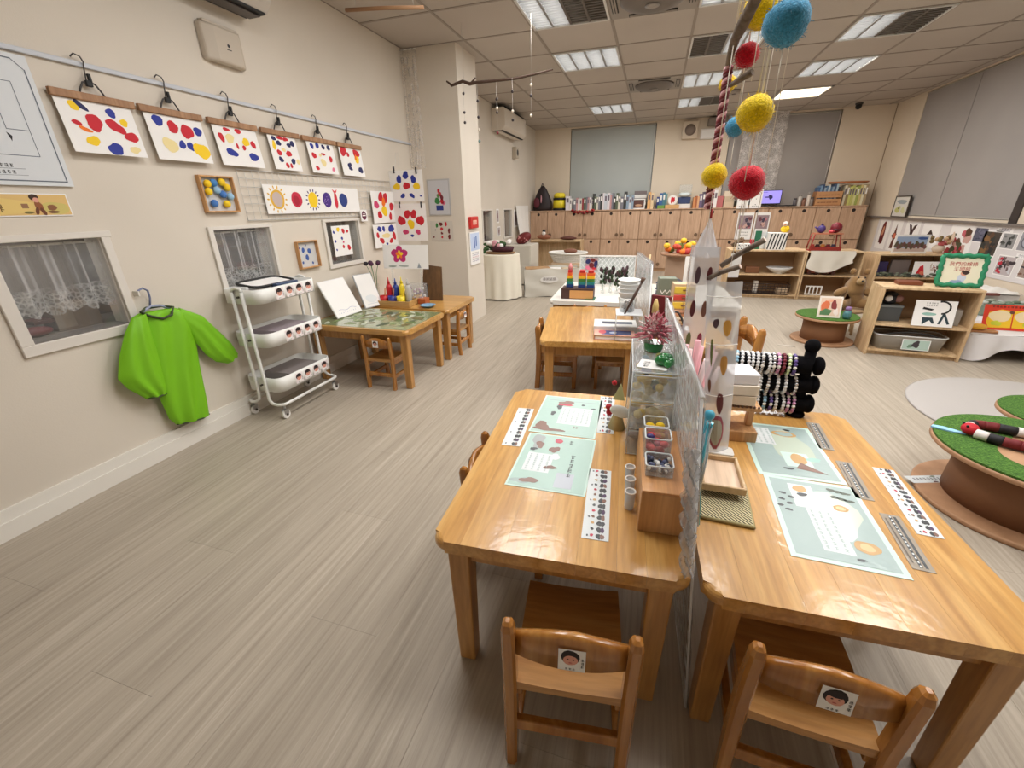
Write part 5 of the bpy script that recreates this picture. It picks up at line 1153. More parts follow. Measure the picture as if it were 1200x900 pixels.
# bracelet stand: three velvet rolls on a post, each bracelet a thing
VEL = mat((14, 13, 16), .95, 0, 0, .1)
YR = 1.592
t = thing('bracelet_stand', 'black velvet bracelet stand with three rolls at the far edge of the right table', 'stand', (.548, YR, TT))
MB().lathe([(.030, 0), (.030, .012), (.02, .02)], VEL, 18).build('base', t, bevel=.004); MB().tube([(0, 0, .01), (0, 0, .255)], .017, VEL, 14).sphere((0, 0, .258), (.024, .024, .024), VEL).build('post', t)
ROLL_X = ((.305, .535, .630), (.36, .55, .560), (.395, .56, .489))
for (x0, x1, z) in ROLL_X:
    MB().tube([(x0-.560, 0, z-TT), (x1-.560, 0, z-TT), (x1-.560+.03, 0, z-TT)], .031, VEL, 18).sphere((x0-.560, 0, z-TT), (.012, .031, .031), VEL).sphere((.032, 0, z-TT), (.018, .033, .033), VEL).build('roll', t)
BR = {}
def bracelet(kind):
    if kind in BR: return BR[kind]
    c = dict(w=mat((232, 232, 234), .25), p=mat((206, 150, 190), .3), v=mat((100, 80, 150), .3), g=mat((214, 232, 180), .35), b=mat((150, 190, 214), .3), k=mat((120, 34, 50), .4), s=mat((196, 196, 200), .2, .8))[kind]
    m = MB(); n = 18
    for q in range(n):
        a = 2*PI*q/n; m.sphere((0, .0335*math.cos(a), .0335*math.sin(a)), .0064, c if q % 3 or kind in 'wk' else mat((240, 236, 230), .25), 6, 4)
    BR[kind] = m.mesh('bracelet'); return BR[kind]
NAMES = dict(w='white', p='pink', v='purple', g='pale green', b='light blue', k='dark red', s='silver')
ORD = ['first', 'second', 'third', 'fourth', 'fifth', 'sixth', 'seventh', 'eighth', 'ninth', 'tenth', 'eleventh', 'twelfth', 'thirteenth', 'fourteenth', 'fifteenth', 'sixteenth', 'seventeenth', 'eighteenth', 'nineteenth', 'twentieth']
for (row, lst, (x0, x1, z)) in (('top', 'bwwwwswspkgv', ROLL_X[0]), ('middle', 'wwswws', ROLL_X[1]), ('bottom', 'wbvwwpp', ROLL_X[2])):
    for q, c in enumerate(lst):
        tt = (q+.6)/len(lst)
        o = link('bracelet', bracelet(c), None, loc=(x0+.012+(x1-x0-.035)*tt, YR, z-.003), rot=(0, 0, random.uniform(-.12, .12)))
        tag(o, '%s bead bracelet, %s from the left on the %s black roll' % (NAMES[c], ORD[q], row), 'bracelet', 'bracelets on the velvet rolls')
# plastic leaf specimen tower and curved sheet
LEAFC = [mat((96, 40, 44), .7), mat((120, 78, 60), .7), mat((84, 60, 70), .7), mat((206, 154, 70), .7), mat((110, 120, 70), .7), mat((150, 60, 80), .7)]
FILM2 = clear('milky_film', (236, 238, 244), .42, .12, .5, 18)
t = thing('leaf_tower', 'tall clear film sleeve with pressed leaves and a pointed top, hung from the braided rope', 'display', (.155, 1.43, 0))
m = MB(); a = .035; zb, zt, zp = .452, 1.03, 1.112
m.grid(lambda u, v: ((-a, -a+2*a*(1-u), 0), ), 1, 1, FILM2) if False else None
cor = [(-a, -a), (a, -a), (a, a), (-a, a)]
for q in range(4):
    p, r = cor[q], cor[(q+1) % 4]
    MB().grid(lambda u, v: (p[0]+(r[0]-p[0])*u+.004*math.sin(v*9+q), p[1]+(r[1]-p[1])*u+.004*math.cos(v*8+q), zb+(zt-zb)*v), 4, 14, FILM2).build('film_side', t)
MB().grid(lambda u, v: ((1-v)*a*1.05*math.cos(u*2*PI)*(1+.12*math.sin(u*2*PI*7)), (1-v)*a*1.05*math.sin(u*2*PI)*(1+.12*math.sin(u*2*PI*7)), zt-.03+(zp-zt+.03)*v), 42, 6, FILM2).build('gathered_top', t)
m = MB(); random.seed(2)
def leaf(org, xa, ya, w, h, c):
    n = len(m.v); xa, ya, org = Vector(xa), Vector(ya), Vector(org); nn = 12
    for q in range(nn): g = 2*PI*q/nn; m.v.append(org+xa*(w*math.cos(g))+ya*(h*math.sin(g)*(1 if math.sin(g) > 0 else 1)))
    m.face(list(range(n, n+nn)), c)
m = MB()
for r in range(5):
    for k_ in range(2):
        c = LEAFC[(r*2+k_) % 6 if (r*2+k_) % 6 != 3 else 0]
        leaf((-.016+.032*k_, -a-.006, .55+.10*r), (1, 0, 0), (0, 0, 1), .0075, .026, c); leaf((-a-.006, -.015+.03*k_, .55+.10*r), (0, -1, 0), (0, 0, 1), .0075, .026, LEAFC[(r+k_) % 3])
m.build('pressed_leaves', t)['kind'] = 'stuff'
MB().box(-.06, -.06, TT-.0, .06, .06, TT+.008, WHITE).build('base_plate', t, bevel=.003)
MB().tube([(0, 0, zp-.005), (0, 0, zp+.02)], .004, mat((170, 50, 50), .7), 6).build('knot', t)
t = thing('leaf_sheet', 'curved milky plastic sheet with yellow and brown pressed leaves standing on the right table', 'display')
A_, B_, C_, D_ = Vector((.212, 1.235, .452)), Vector((.285, 1.262, .452)), Vector((.150, 1.255, .957)), Vector((.240, 1.265, .955))
def SS(u, v, off=0): 
    p = A_.lerp(B_, u).lerp(C_.lerp(D_, u), v); return p+Vector((0, -.018*math.sin(PI*u)-off, 0))
MB().grid(lambda u, v: SS(u, v), 14, 20, FILM2).build('film', t)
MB().grid(lambda u, v: SS(u, v, -.006), 14, 20, FILM2).build('film', t)
m = MB()
def lf(u, v, ru, rv, c, rot=0):
    n = len(m.v); k = 14
    for q in range(k):
        g = 2*PI*q/k; x, y = ru*math.cos(g), rv*math.sin(g)*(1+.12*math.sin(3*g)); m.v.append(SS(u+x*math.cos(rot)-y*math.sin(rot)*.3, v+x*math.sin(rot)*.15+y, .003))
    m.face(list(range(n, n+k)), c)
for (u, v, ru, rv, c, ro) in ((.28, .78, .10, .025, LEAFC[2], .5), (.62, .76, .13, .045, LEAFC[3], 0), (.18, .62, .04, .08, LEAFC[4], 0), (.58, .55, .12, .058, mat((190, 140, 70), .7), .1), (.52, .32, .13, .065, LEAFC[0], -.3), (.15, .42, .05, .04, LEAFC[1], 0)): lf(u, v, ru, rv, c, ro)
lf(.42, .14, .30, .11, mat((170, 90, 110), .7)); m.f[-1] = m.f[-1]
m.build('pressed_leaves', t)
for vv in (.36, .66, .92): MB().tube([SS(k/8, vv, .002) for k in range(9)], .0012, WHITE, 4).build('fold_seam', t)
m = MB(); lf(.42, .14, .24, .085, mat((170, 172, 160), .7)); m.v = [v+Vector((0, -.0015, 0)) for v in m.v]; lf(.42, .15, .08, .05, mat((120, 110, 80), .7)); m.v = [v+Vector((0, -.001, 0)) for v in m.v]; m.build('wreath_print', t)
MB().prism(rrect(.10, .05, .012, 4), TT-.0, TT+.010, WHITE).build('base_plate', t, loc=(.249, 1.25, 0), bevel=.002)

# ------------------------------------------------------------------ pompom mobile
BARK = wood('bark', (84, 72, 62), (112, 98, 86), (140, 124, 110), .85, 0, (14, 14, 3), .1, 0)
t = thing('branch_mobile', 'knobbly brown branch hung from the ceiling above the two foreground tables', 'mobile')
MB().tube([(.140, 1.43, 1.462), (.141, 1.40, 1.496), (.143, 1.37, 1.513), (.149, 1.33, 1.527), (.160, 1.27, 1.551), (.172, 1.20, 1.585), (.19, 1.10, 1.64)], .012, BARK, 9, rr=[.006, .009, .011, .014, .013, .016, .013]).build('branch', t)
MB().tube([(.150, 1.40, 1.424), (.170, 1.38, 1.432), (.192, 1.36, 1.440)], .006, BARK, 7, rr=[.005, .0075, .008]).build('side_twig', t)
STR = mat((226, 220, 206), .6)
for x, y, z in ((.172, 1.20, 1.585), (.143, 1.37, 1.513)): MB().tube([(x, y, z), (x, y, ZC)], .0012, STR, 4).build('string', t)
t = thing('braided_rope', 'thin braided dark red and pink rope hanging from the branch', 'rope', (.143, 1.425, 0))
for q in range(3):
    pts = []
    for k in range(110): s = k/109; a = s*78+q*2*PI/3; pts.append((.007*math.cos(a)+.012*(1-s)*0, .007*math.sin(a), 1.135+.335*s))
    MB().tube(pts, .0055, (mat((96, 24, 34), .7), mat((222, 170, 176), .7), mat((120, 40, 50), .7))[q], 6).build('strand', t)
def felt(c, name):
    m, nt, b, N, Lk = nodemat(name); ge = N('ShaderNodeNewGeometry'); n = N('ShaderNodeTexNoise'); n.inputs['Scale'].default_value = 260; n.inputs['Detail'].default_value = 4; Lk(ge.outputs['Position'], n.inputs['Vector'])
    r = ramp(N, [(.3, tuple(int(v*.82) for v in c)), (.7, tuple(min(255, int(v*1.08)) for v in c))]); Lk(n.outputs['Fac'], r.inputs[0]); Lk(r.outputs[0], b.inputs['Base Color'])
    bp = N('ShaderNodeBump'); bp.inputs['Strength'].default_value = .8; bp.inputs['Distance'].default_value = .004; Lk(n.outputs['Fac'], bp.inputs['Height']); Lk(bp.outputs[0], b.inputs['Normal']); b.inputs['Roughness'].default_value = .95; b.inputs['Specular IOR Level'].default_value = .1
    b.inputs['Sheen Weight'].default_value = .3; return m
FY, FR, FB = felt((244, 206, 20), 'yellow_wool'), felt((200, 22, 44), 'red_wool'), felt((70, 150, 190), 'blue_wool')
def pompom(label, x, y, z, r, m, ztop):
    random.seed(int(x*1e4)); t = thing('pompom', label, 'pompom', (x, y, z), 0, 'wool pompoms on the mobile')
    b = MB().sphere((0, 0, 0), r, m, 26, 17)
    for v in b.v:
        k = 1+random.uniform(-.035, .035)+.03*math.sin(v.x*90)+.03*math.sin(v.z*80+1); v *= k
    b.build('wool_ball', t)
    f = MB()
    for q in range(150):
        d = Vector((random.gauss(0, 1), random.gauss(0, 1), random.gauss(0, 1))).normalized(); e = Vector((random.uniform(-1, 1), random.uniform(-1, 1), random.uniform(-1, 1)))*.004
        f.tube([d*r*.98, d*r*1.05+e*.5, d*r*1.10+e], .0005, m, 3, caps=False)
    o = f.build('wool_fuzz', t); o['kind'] = 'stuff'
    MB().tube([(0, 0, r*.9), (0, 0, ztop-z)], .0012, STR, 4).build('string', t)
    MB().tube([(.003, 0, -r*.9), (.004, 0, -r-.10)], .0009, STR, 4).build('loose_thread', t)
for a in (('yellow pompom at the top edge beside the branch', .188, 1.36, 1.559, .038, FY), ('blue pompom, the large one at the top right of the mobile', .207, 1.15, 1.470, .040, FB), ('red pompom right below the big blue one', .178, 1.40, 1.484, .0265, FR),
          ('small yellow pompom against the branch end', .149, 1.46, 1.439, .0205, FY), ('large yellow pompom in the middle of the mobile', .190, 1.22, 1.331, .037, FY), ('blue pompom half hidden behind the large yellow one', .190, 1.50, 1.344, .025, FB),
          ('yellow pompom at the lower end of the braided rope', .141, 1.37, 1.215, .031, FY), ('red pompom lowest on the right of the mobile', .207, 1.27, 1.192, .039, FR)): pompom(*a, ztop=1.50 if 'rope' in a[0] else ZC)
# twigs at the head of the leaf tower
for lb, p, q, r in (('short brown twig with a pale cut end sticking out beside the leaf tower top', (.205, 1.44, .972), (.300, 1.40, 1.050), .0075), ('short brown twig lying across the front of the leaf tower', (.168, 1.372, .945), (.238, 1.335, .985), .007)):
    t = thing('twig', lb, 'twig'); p, q = Vector(p), Vector(q)
    MB().tube([p, p.lerp(q, .4)+Vector((0, 0, .004)), q], r, BARK, 8).build('bark', t); d = (q-p).normalized(); MB().tube([q-d*.001, q+d*.002], r*.92, mat((226, 204, 190), .7), 8).build('cut_end', t); MB().tube([q.lerp(p, .3), q.lerp(p, .3)+Vector((0, 0, ZC-q.lerp(p, .3).z))], .0009, STR, 4).build('string', t)

# ------------------------------------------------------------------ middle tables
t = thing('white_frame_box', 'white framed box with a dark picture on the bare middle table', 'box', (-.165, 2.56, TT), R_(6))
MB().box(-.125, -.085, 0, .125, .085, .05, mat((226, 226, 224), .5)).build('case', t, bevel=.004); m = MB(); m.rect(-.08, -.03, .10, .03, 0, mat((90, 96, 110), .6)); m.rect(-.07, -.02, .0, .02, .0003, mat((60, 62, 80), .6)); m.build('print', t, loc=(0, 0, .0504))
t = thing('picture_book', 'pink and navy picture book at the right front corner of the bare middle table', 'book', (-.165, 2.43, TT), R_(6))
MB().box(-.10, -.065, .002, .115, .05, .024, PAPER).build('pages', t); MB().box(-.105, -.07, .024, .12, .055, .027, mat((226, 170, 150), .5)).box(-.105, -.07, 0, .12, .055, .003, mat((226, 170, 150), .5)).box(-.107, -.07, 0, -.104, .055, .027, mat((226, 170, 150), .5)).build('cover', t)
m = MB(); m.rect(-.065, -.05, .10, .035, 0, mat((44, 60, 120), .5)); m.blob(.0, -.01, .02, .02, .0004, mat((190, 200, 220), .5)); m.blob(-.06, .0, .02, .04, .0005, mat((200, 80, 90), .5)); m.build('print', t, loc=(0, 0, .0273))
t = thing('clear_stacker', 'clear open-sided plastic shelf at the right front corner of the bare middle table', 'stand', (-.085, 2.425, TT), R_(6))
MB().box(-.072, -.07, .145, .072, .09, .150, mat((236, 238, 240), .3)).build('shelf', t, bevel=.001, seg=1)
for x in (-.07, .068): MB().box(x, -.068, 0, x+.003, .088, .148, ACRYL).build('side_panel', t)
MB().tube([(-.07, -.07, .002), (.07, -.07, .002), (.07, -.07, .148), (-.07, -.07, .148)], .0025, EDG, 5, closed=True).build('edge_frame', t)
ZS = TT+.1505
t = thing('clear_tub', 'clear tub under the stacked white cups on the plastic shelf', 'tub', (-.10, 2.45, ZS)); MB().lathe([(.040, 0), (.052, .075), (.049, .075), (.037, .004)], ACRYL, 18, capt=True).build('body', t); m = MB(); random.seed(31)
for q in range(20): m.sphere((random.uniform(-.025, .025), random.uniform(-.025, .025), random.uniform(.01, .05)), .010, (mat((150, 130, 120), .5), mat((180, 160, 150), .5), mat((120, 110, 110), .5))[q % 3], 6, 4)
m.build('craft_bits', t)['kind'] = 'stuff'
for q in range(4):
    t = thing('white_cup', ('lowest', 'second', 'third', 'top')[q]+' white plastic bowl of the stack on the clear tub', 'bowl', (-.10, 2.45, ZS+.077+.022*q), 0, 'stacked white bowls'); MB().lathe([(.040, 0), (.056, .030), (.062, .032), (.058, .034), (.038, .004)], mat((238, 238, 236), .3), 22, capt=True).build('body', t)
t = thing('long_brush', 'dark wooden brush leaning in front of the white bowls', 'brush', (-.06, 2.36, ZS)); MB().tube([(-.045, .0, .004), (.0, 0, .11), (.028, 0, .175)], .007, mat((86, 66, 58), .6), 8, rr=[.005, .008, .006]).build('handle', t); MB().tube([(.028, 0, .175), (.036, 0, .20)], .012, mat((110, 84, 70), .8), 8, rr=[.007, .013]).build('bristles', t)
partition('wire panel wrapped in torn clear film standing between the two middle tables', (.042, 2.33, .004), (-.065, 3.20, .004), (.012, 2.33, .86), (-.09, 3.20, .83), 16, 15)
# things crowded on the middle right table
t = thing('red_folder', 'dark red folder standing on the crowded middle table', 'folder', (.085, 2.50, TT), R_(-20)); MB().box(-.055, -.012, 0, .055, .012, .235, DARKRED).box(-.05, -.009, .004, .056, .009, .232, PAPER).build('cover', t, bevel=.003); MB().box(-.058, -.013, 0, -.054, .013, .236, mat((84, 16, 22), .5)).build('spine', t)
t = thing('amber_bottle', 'amber and dark red bottle standing by the second film panel', 'bottle', (.052, 2.40, TT)); MB().lathe([(.02, 0), (.022, .01), (.022, .13), (.014, .16), (.008, .18)], DARKRED, 16).build('body', t); MB().lathe([(.018, .16), (.016, .2), (.006, .235)], mat((206, 176, 110), .5), 14).build('cap', t)
t = thing('color_drawers', 'small box front with yellow, red and green bands on the crowded middle table', 'drawers', (.215, 2.86, TT), R_(6)); MB().box(-.065, -.05, 0, .065, .05, .25, mat((206, 176, 140), .6)).build('case', t, bevel=.002)
for z0, z1, c in ((.012, .045, (236, 226, 206)), (.055, .09, (206, 150, 120)), (.10, .14, (232, 196, 70)), (.15, .185, (200, 70, 60)), (.195, .235, (216, 190, 70))):
    dr = MB().box(-.06, -.056, z0, .06, -.05, z1, mat(c, .5)).build('drawer', t, bevel=.002, seg=1); MB().box(-.012, -.062, (z0+z1)/2-.004, .012, -.056, (z0+z1)/2+.004, mat((120, 80, 50), .5)).build('handle', dr)
    if z0 in (.15, .10): MB().box(.012, -.0565, z0+.006, .056, -.056, z1-.006, (GREEN if z0 == .15 else YEL)).build('label_patch', dr)
tag(MB().box(.15, 2.60, TT, .26, 2.70, TT+.02, PAPER).build('white_book', bevel=.003), 'white thin book lying before the colour banded drawers', 'book')
t = thing('grey_hoop', 'dark grey hoop handle basket on the crowded middle table', 'basket', (.17, 2.56, TT)); MB().lathe([(.05, 0), (.06, .05), (.055, .05), (.045, .004)], mat((84, 50, 40), .7), 18, capt=True).build('body', t); MB().tube([(-.055+.11*k/10, 0, .05+.085*math.sin(PI*k/10)) for k in range(11)], .006, GREYD, 7).build('hoop_handle', t)
t = thing('zigzag_box', 'dark green box with white zigzag lines behind the red folder', 'box', (.12, 3.0, TT), R_(6)); MB().box(-.055, -.05, 0, .055, .05, .26, mat((120, 126, 110), .6)).build('case', t, bevel=.002); m = MB()
for r in range(3):
    for q in range(6):
        x = -.045+.015*q; y = .03+.07*r; d = .022 if q % 2 else -.022
        m.poly([(x, y-d/2), (x+.015, y+d/2), (x+.015, y+d/2+.009), (x, y-d/2+.009)], 0, WHITE)
m.build('print', t, loc=(0, -.0504, 0), rot=(PI/2, 0, 0))
tag(MB().lathe([(.05, 0), (.062, .012), (.06, .014), (.046, .003)], mat((226, 222, 214), .4), 20, c=(.085, 3.10, TT+.0)).build('white_dish'), 'flat white dish left of the dark blue cloth pile', 'dish')
t = thing('cloth_pile', 'dark blue folded cloth pile on the far white table', 'cloth', (.165, 3.60, TT))
for q, (c, h) in enumerate((((110, 112, 122), .05), ((52, 66, 96), .05), ((74, 76, 90), .045))): MB().grid(lambda u, v: (-.10+.2*u+.008*math.sin(v*7+q), -.09+.18*v, .05*(q+1)+.03*math.sin(PI*u)*math.sin(PI*v)-.02*(1-math.sin(PI*u))), 10, 8, mat(c, .9)).grid(lambda u, v: (.10-.2*u, -.09+.18*v, .05*q+.001), 2, 2, mat(c, .9)).box(-.092, -.082, .05*q+.002, .092, .082, .05*q+.03, mat(c, .9)).build('folded_cloth', t)
t = thing('fruit_plate', 'round board of orange and yellow flowers on a box at the far white table', 'plate', (.225, 3.84, TT)); MB().box(-.10, -.08, 0, .10, .08, .31, mat((170, 140, 116), .7)).build('box_stand', t, bevel=.003); MB().lathe([(.14, .312), (.15, .322), (.15, .33)], mat((150, 110, 80), .6), 24).build('board', t); random.seed(17)
for q in range(22):
    a = random.uniform(0, 6.28); r = random.uniform(0, .12); c = ((230, 120, 40), (236, 190, 50), (170, 40, 40), (110, 120, 50), (200, 80, 60))[q % 5]
    MB().sphere((r*math.cos(a), r*math.sin(a)*.8, .345+random.uniform(0, .06)*(1-r/.14)+(.04 if q % 5 == 1 else 0)), (.026, .026, .022), mat(c, .7), 8, 6).build('flower_head', t)
t = thing('white_card', 'white folded card standing left of the leaf tower', 'card', (.245, 3.05, TT), R_(-10)); MB().box(-.028, -.002, .20, .028, .002, .385, PAPER).box(-.028, .03, .20, .028, .034, .385, PAPER).build('card_leaf', t); MB().box(-.03, -.01, 0, .03, .045, .2, mat((150, 110, 90), .7)).build('support', t, bevel=.002)
t = thing('white_card', 'white folded card standing right of the leaf tower', 'card', (.30, 1.78, .89), R_(10)); MB().box(-.018, -.002, .0, .018, .002, .085, PAPER).build('card_leaf', t); MB().tube([(0, .004, .085), (0, .004, 1.55)], .0009, STR, 4).build('string', t)
t = thing('wooden_stick', 'thin pale stick leaning on the second film panel', 'stick', (-.04, 3.0, TT)); MB().tube([(.02, 0, .0), (.036, .02, .40)], .006, mat((214, 186, 140), .6), 7).build('stick', t)

# far white table: lattice panel, rainbow blocks
t = thing('lattice_panel', 'white lattice panel standing at the back of the far table', 'panel', (-.385, 4.20, TT), R_(2))
PW_, PH_ = .50, .255
MB().box(-PW_/2, 0, 0, PW_/2, .008, PH_, mat((206, 212, 210), .5)).build('backing', t)
m = MB(); LA = mat((236, 238, 238), .4)
for q in range(-12, 26):
    for s in (1, -1):
        x0 = -PW_/2+q*.04; 
        p = []
        for k in range(2): z = PH_*k; x = x0+s*z*.8+(0 if s > 0 else .0); p.append((x, z))
        (xa, za), (xb, zb) = p
        def clip(xa, za, xb, zb):
            lo, hi = -PW_/2, PW_/2
            if (xa < lo and xb < lo) or (xa > hi and xb > hi): return None
            f = lambda x: za+(zb-za)*(x-xa)/(xb-xa)
            if xa < lo: za, xa = f(lo), lo
            elif xa > hi: za, xa = f(hi), hi
            if xb < lo: zb, xb = f(lo), lo
            elif xb > hi: zb, xb = f(hi), hi
            return xa, za, xb, zb
        c = clip(xa, za, xb, zb)
        if c and abs(c[2]-c[0]) > .01: m.tube([(c[0], -.004, c[1]), (c[2], -.004, c[3])], .003, LA, 4)
m.build('lattice_slats', t)['kind'] = 'stuff'
for (a, b_, c, e) in ((-PW_/2-.008, -.01, PW_/2+.008, .012),): 
    MB().box(a, -.01, PH_, c, .012, PH_+.012, WHITE).build('top_rail', t); MB().box(a, -.01, 0, -PW_/2, .012, PH_, WHITE).build('stile', t); MB().box(PW_/2, -.01, 0, PW_/2+.008, .012, PH_, WHITE).build('stile', t)
paper('photo_collage', 'dark photo collage taped to the left of the white lattice panel', 'photo', (-.530, 4.18, .63), *BACK, .115, .115, blobs([(.2,.3,.2,.2,'n'),(.6,.2,.2,.15,'d'),(.5,.6,.25,.2,'d'),(.85,.5,.15,.3,'n'),(.2,.8,.2,.15,'p'),(.7,.85,.2,.1,'r')]), col=mat((176, 150, 150), .6))
t = thing('dark_box', 'dark wooden box with an orange front under the rainbow blocks', 'box', (-.545, 3.52, TT), R_(2)); MB().box(-.13, -.07, 0, .13, .07, .085, mat((72, 46, 40), .6)).build('case', t, bevel=.003); MB().box(-.06, -.074, .006, .128, -.07, .070, mat((206, 150, 90), .6)).build('front_panel', t)
RB = [(30, 60, 120), (40, 130, 130), (60, 120, 50), (236, 180, 40), (226, 100, 40), (190, 40, 44)]
ZB = TT+.0855
def block(label, x, y, z, w, h, c): tag(MB().cbox((x, y, z+h/2), (w, .05, h), mat(c, .45)).build('toy_block', bevel=.002, seg=1), label, 'block', 'rainbow blocks on the dark box')
CN = ['navy', 'teal', 'green', 'yellow', 'orange', 'red']
for ci, (x, w) in enumerate(((-.615, .055), (-.515, .06), (-.445, .06))):
    for k in range(6):
        if ci and k == 5: ww = w*.7
        else: ww = w*(1-.09*k if ci == 0 else 1)
        block('%s block, level %s of the %s rainbow block tower on the dark box' % (CN[k], ('one', 'two', 'three', 'four', 'five', 'six')[k], ('left', 'middle', 'right')[ci]), x, 3.52, ZB+.0235*k+.0002, ww, .023, RB[k])
tag(MB().lathe([(.02, 0), (.014, .03), (.004, .05)], mat((226, 150, 150), .6), 4, c=(-.615, 3.52, ZB+.142)).build('toy_block'), 'pale pink pointed block on top of the left rainbow tower', 'block', 'rainbow blocks on the dark box')
for q, (x, y) in enumerate(((-.37, 3.75), (-.31, 3.78), (-.25, 3.76), (-.20, 3.79))):
    t = thing('sprig_tube', '%s from the left of the glass tubes with dark green sprigs before the lattice' % ORD[q], 'plant', (x, y, TT), 0, 'sprigs in glass tubes'); MB().lathe([(.016, 0), (.018, .09)], GLASS, 12, capt=False).build('tube', t); m = MB(); random.seed(40+q)
    for k in range(16):
        a = random.uniform(0, 6.28); z = random.uniform(.08, .22); m.sphere((.022*math.cos(a), .016*math.sin(a), z), (.013, .010, .020), (mat((50, 66, 40), .7), mat((40, 44, 36), .7), mat((70, 46, 52), .7))[k % 3], 6, 4)
    m.build('leaves', t)['kind'] = 'stuff'; MB().tube([(0, 0, .02), (0, 0, .2)], .002, GREEN, 5).build('stem', t)
flat('white_sheet', 'white sheet of paper lying on the far table before the glass tubes', 'paper', -.315, 3.50, R_(-10), .13, .12, lambda mb, w, h: mb.rect(-.05, -.04, .03, .04, .0004, mat((220, 224, 226), .6)))
tag(MB().box(-.47, 3.42, TT, -.40, 3.55, TT+.004, mat((60, 120, 90), .6)).build('green_folder'), 'thin green folder between the dark box and the white sheet', 'folder')

# ------------------------------------------------------------------ far left: cloth table, fruit boat, cloth bin, basket
IV = mat((232, 226, 210), .85)
t = thing('round_table', 'small round table under an ivory cloth at the far left', 'table', (-1.905, 5.52, 0)); MB().lathe([(.24, .55), (.25, .555), (.25, .57), (.24, .575)], IV, 32).build('tabletop', t)
MB().grid(lambda u, v: ((.25+.015*v+.014*v*math.sin(u*2*PI*11)+.008*v*math.sin(u*2*PI*5+1))*math.cos(u*2*PI), (.25+.015*v+.014*v*math.sin(u*2*PI*11)+.008*v*math.sin(u*2*PI*5+1))*math.sin(u*2*PI),   .57-.555*v), 132, 8, IV).build('table_skirt', t)
t = thing('boat_tray', 'oval wooden tray of white and red flowers on the ivory cloth table', 'tray', (-1.90, 5.50, .5755)); MB().lathe([(.9, 0), (1, .02), (1, .025), (.9, .025)], mat((150, 116, 80), .6), 28, sx=.20, sy=.13).build('board', t); random.seed(23)
MB().lathe([(.85, .025), (1, .085), (.94, .09), (.8, .04)], mat((70, 26, 40), .6), 28, sx=.16, sy=.09, c=(.03, 0, 0)).build('wicker_boat', t)
for q in range(14): MB().sphere((random.uniform(-.16, .13), random.uniform(-.06, .06), random.uniform(.09, .16)), (.035, .035, .03), (WHITE, mat((236, 226, 220), .7), mat((206, 150, 160), .7), mat((60, 90, 50), .7))[q % 4], 8, 6).build('flower_head', t)
m = MB()
for q in range(24): x, y = random.uniform(-.24, -.05), random.uniform(-.06, .06); m.sphere((x, y, random.uniform(.02, .15)), (.03, .012, .02), (mat((56, 92, 52), .7), mat((80, 120, 70), .7))[q % 2], 6, 4)
m.build('leaves', t)['kind'] = 'stuff'
t = thing('red_bag', 'dark red patterned bundle on the white low chest in the far left corner', 'bag', (-1.93, 6.72, .601)); MB().sphere((0, 0, .085), (.13, .09, .08), DARKRED, 16, 10, Matrix.Rotation(-.5, 3, 'Y')).build('body', t); m = MB()
for q in range(14): m.sphere((random.uniform(-.09, .09), -.078, .085+random.uniform(-.04, .05)), (.011, .01, .011), mat((206, 140, 140), .7), 6, 4)
m.build('floral_spots', t)['kind'] = 'stuff'
t = thing('white_chest', 'white low chest behind the ivory cloth table', 'cabinet', (-2.0, 6.72, 0)); MB().box(-.25, -.25, .02, .25, .25, .60, mat((214, 208, 196), .6)).build('body', t, bevel=.004); MB().box(-.23, -.255, .31, .23, -.25, .58, mat((206, 200, 188), .6)).build('door', t, bevel=.002); MB().box(-.23, -.255, .05, .23, -.25, .29, mat((206, 200, 188), .6)).build('door', t, bevel=.002)
t = thing('white_cloth', 'white cloth hanging in folds in the far left corner beside the lockers', 'cloth'); MB().grid(lambda u, v: (-2.255+.05*v*.3+.03*math.sin(u*22)*v*.6+.02+.10*v*v*(1-u)*.5, 7.35+.75*u, 1.16-.48*v), 40, 10, WHITE).build('drape', t)
for q, (y, z, w, h, lb) in enumerate(((6.48, 1.02, .12, .20, 'small grey picture on the far left wall between the first two narrow windows'), (6.52, .80, .14, .14, 'small outlined picture low on the far left wall'), (7.42, .96, .22, .28, 'grey photo on the far left wall beside the second narrow window'))):
    paper('small_picture', lb, 'picture', (XL+.004, y, z), *LEFT, w, h, lambda mb, w, h: (mb.rect(-w*.38, -h*.4, w*.38, h*.4, .0005, mat((176, 166, 164), .6)), mb.blob(0, 0, w*.2, h*.2, .0008, mat((140, 110, 110), .6))), .002)
t = thing('fabric_bin', 'wide off-white fabric bin with a small round label by the ivory cloth table', 'bin', (-1.285, 5.81, 0), R_(17)); BINM = mat((206, 202, 192), .85)
m = MB(); b0 = [(-.365, -.15), (.385, -.15), (.385, .15), (-.365, .15)]
for q in range(4):
    p, r = b0[q], b0[(q+1) % 4]
    MB().grid(lambda u, v: (p[0]+(r[0]-p[0])*u+.006*math.sin(u*9+v*5), p[1]+(r[1]-p[1])*u+.008*math.sin(u*7+v*11), .005+.37*v-.006*math.sin(u*12)), 16, 8, BINM).build('side_panel', t)
MB().box(-.32, -.14, .01, .32, .14, .02, BINM).build('base', t)
MB().box(-.35, -.12, .31, -.02, .12, .375, CARDBOARD).build('cardboard_divider', t, bevel=.004); MB().box(.0, -.13, .31, .14, .12, .36, WHITE).build('paper_stack', t); MB().box(.16, -.13, .31, .36, .12, .355, mat((200, 180, 150), .7)).build('paper_stack', t)
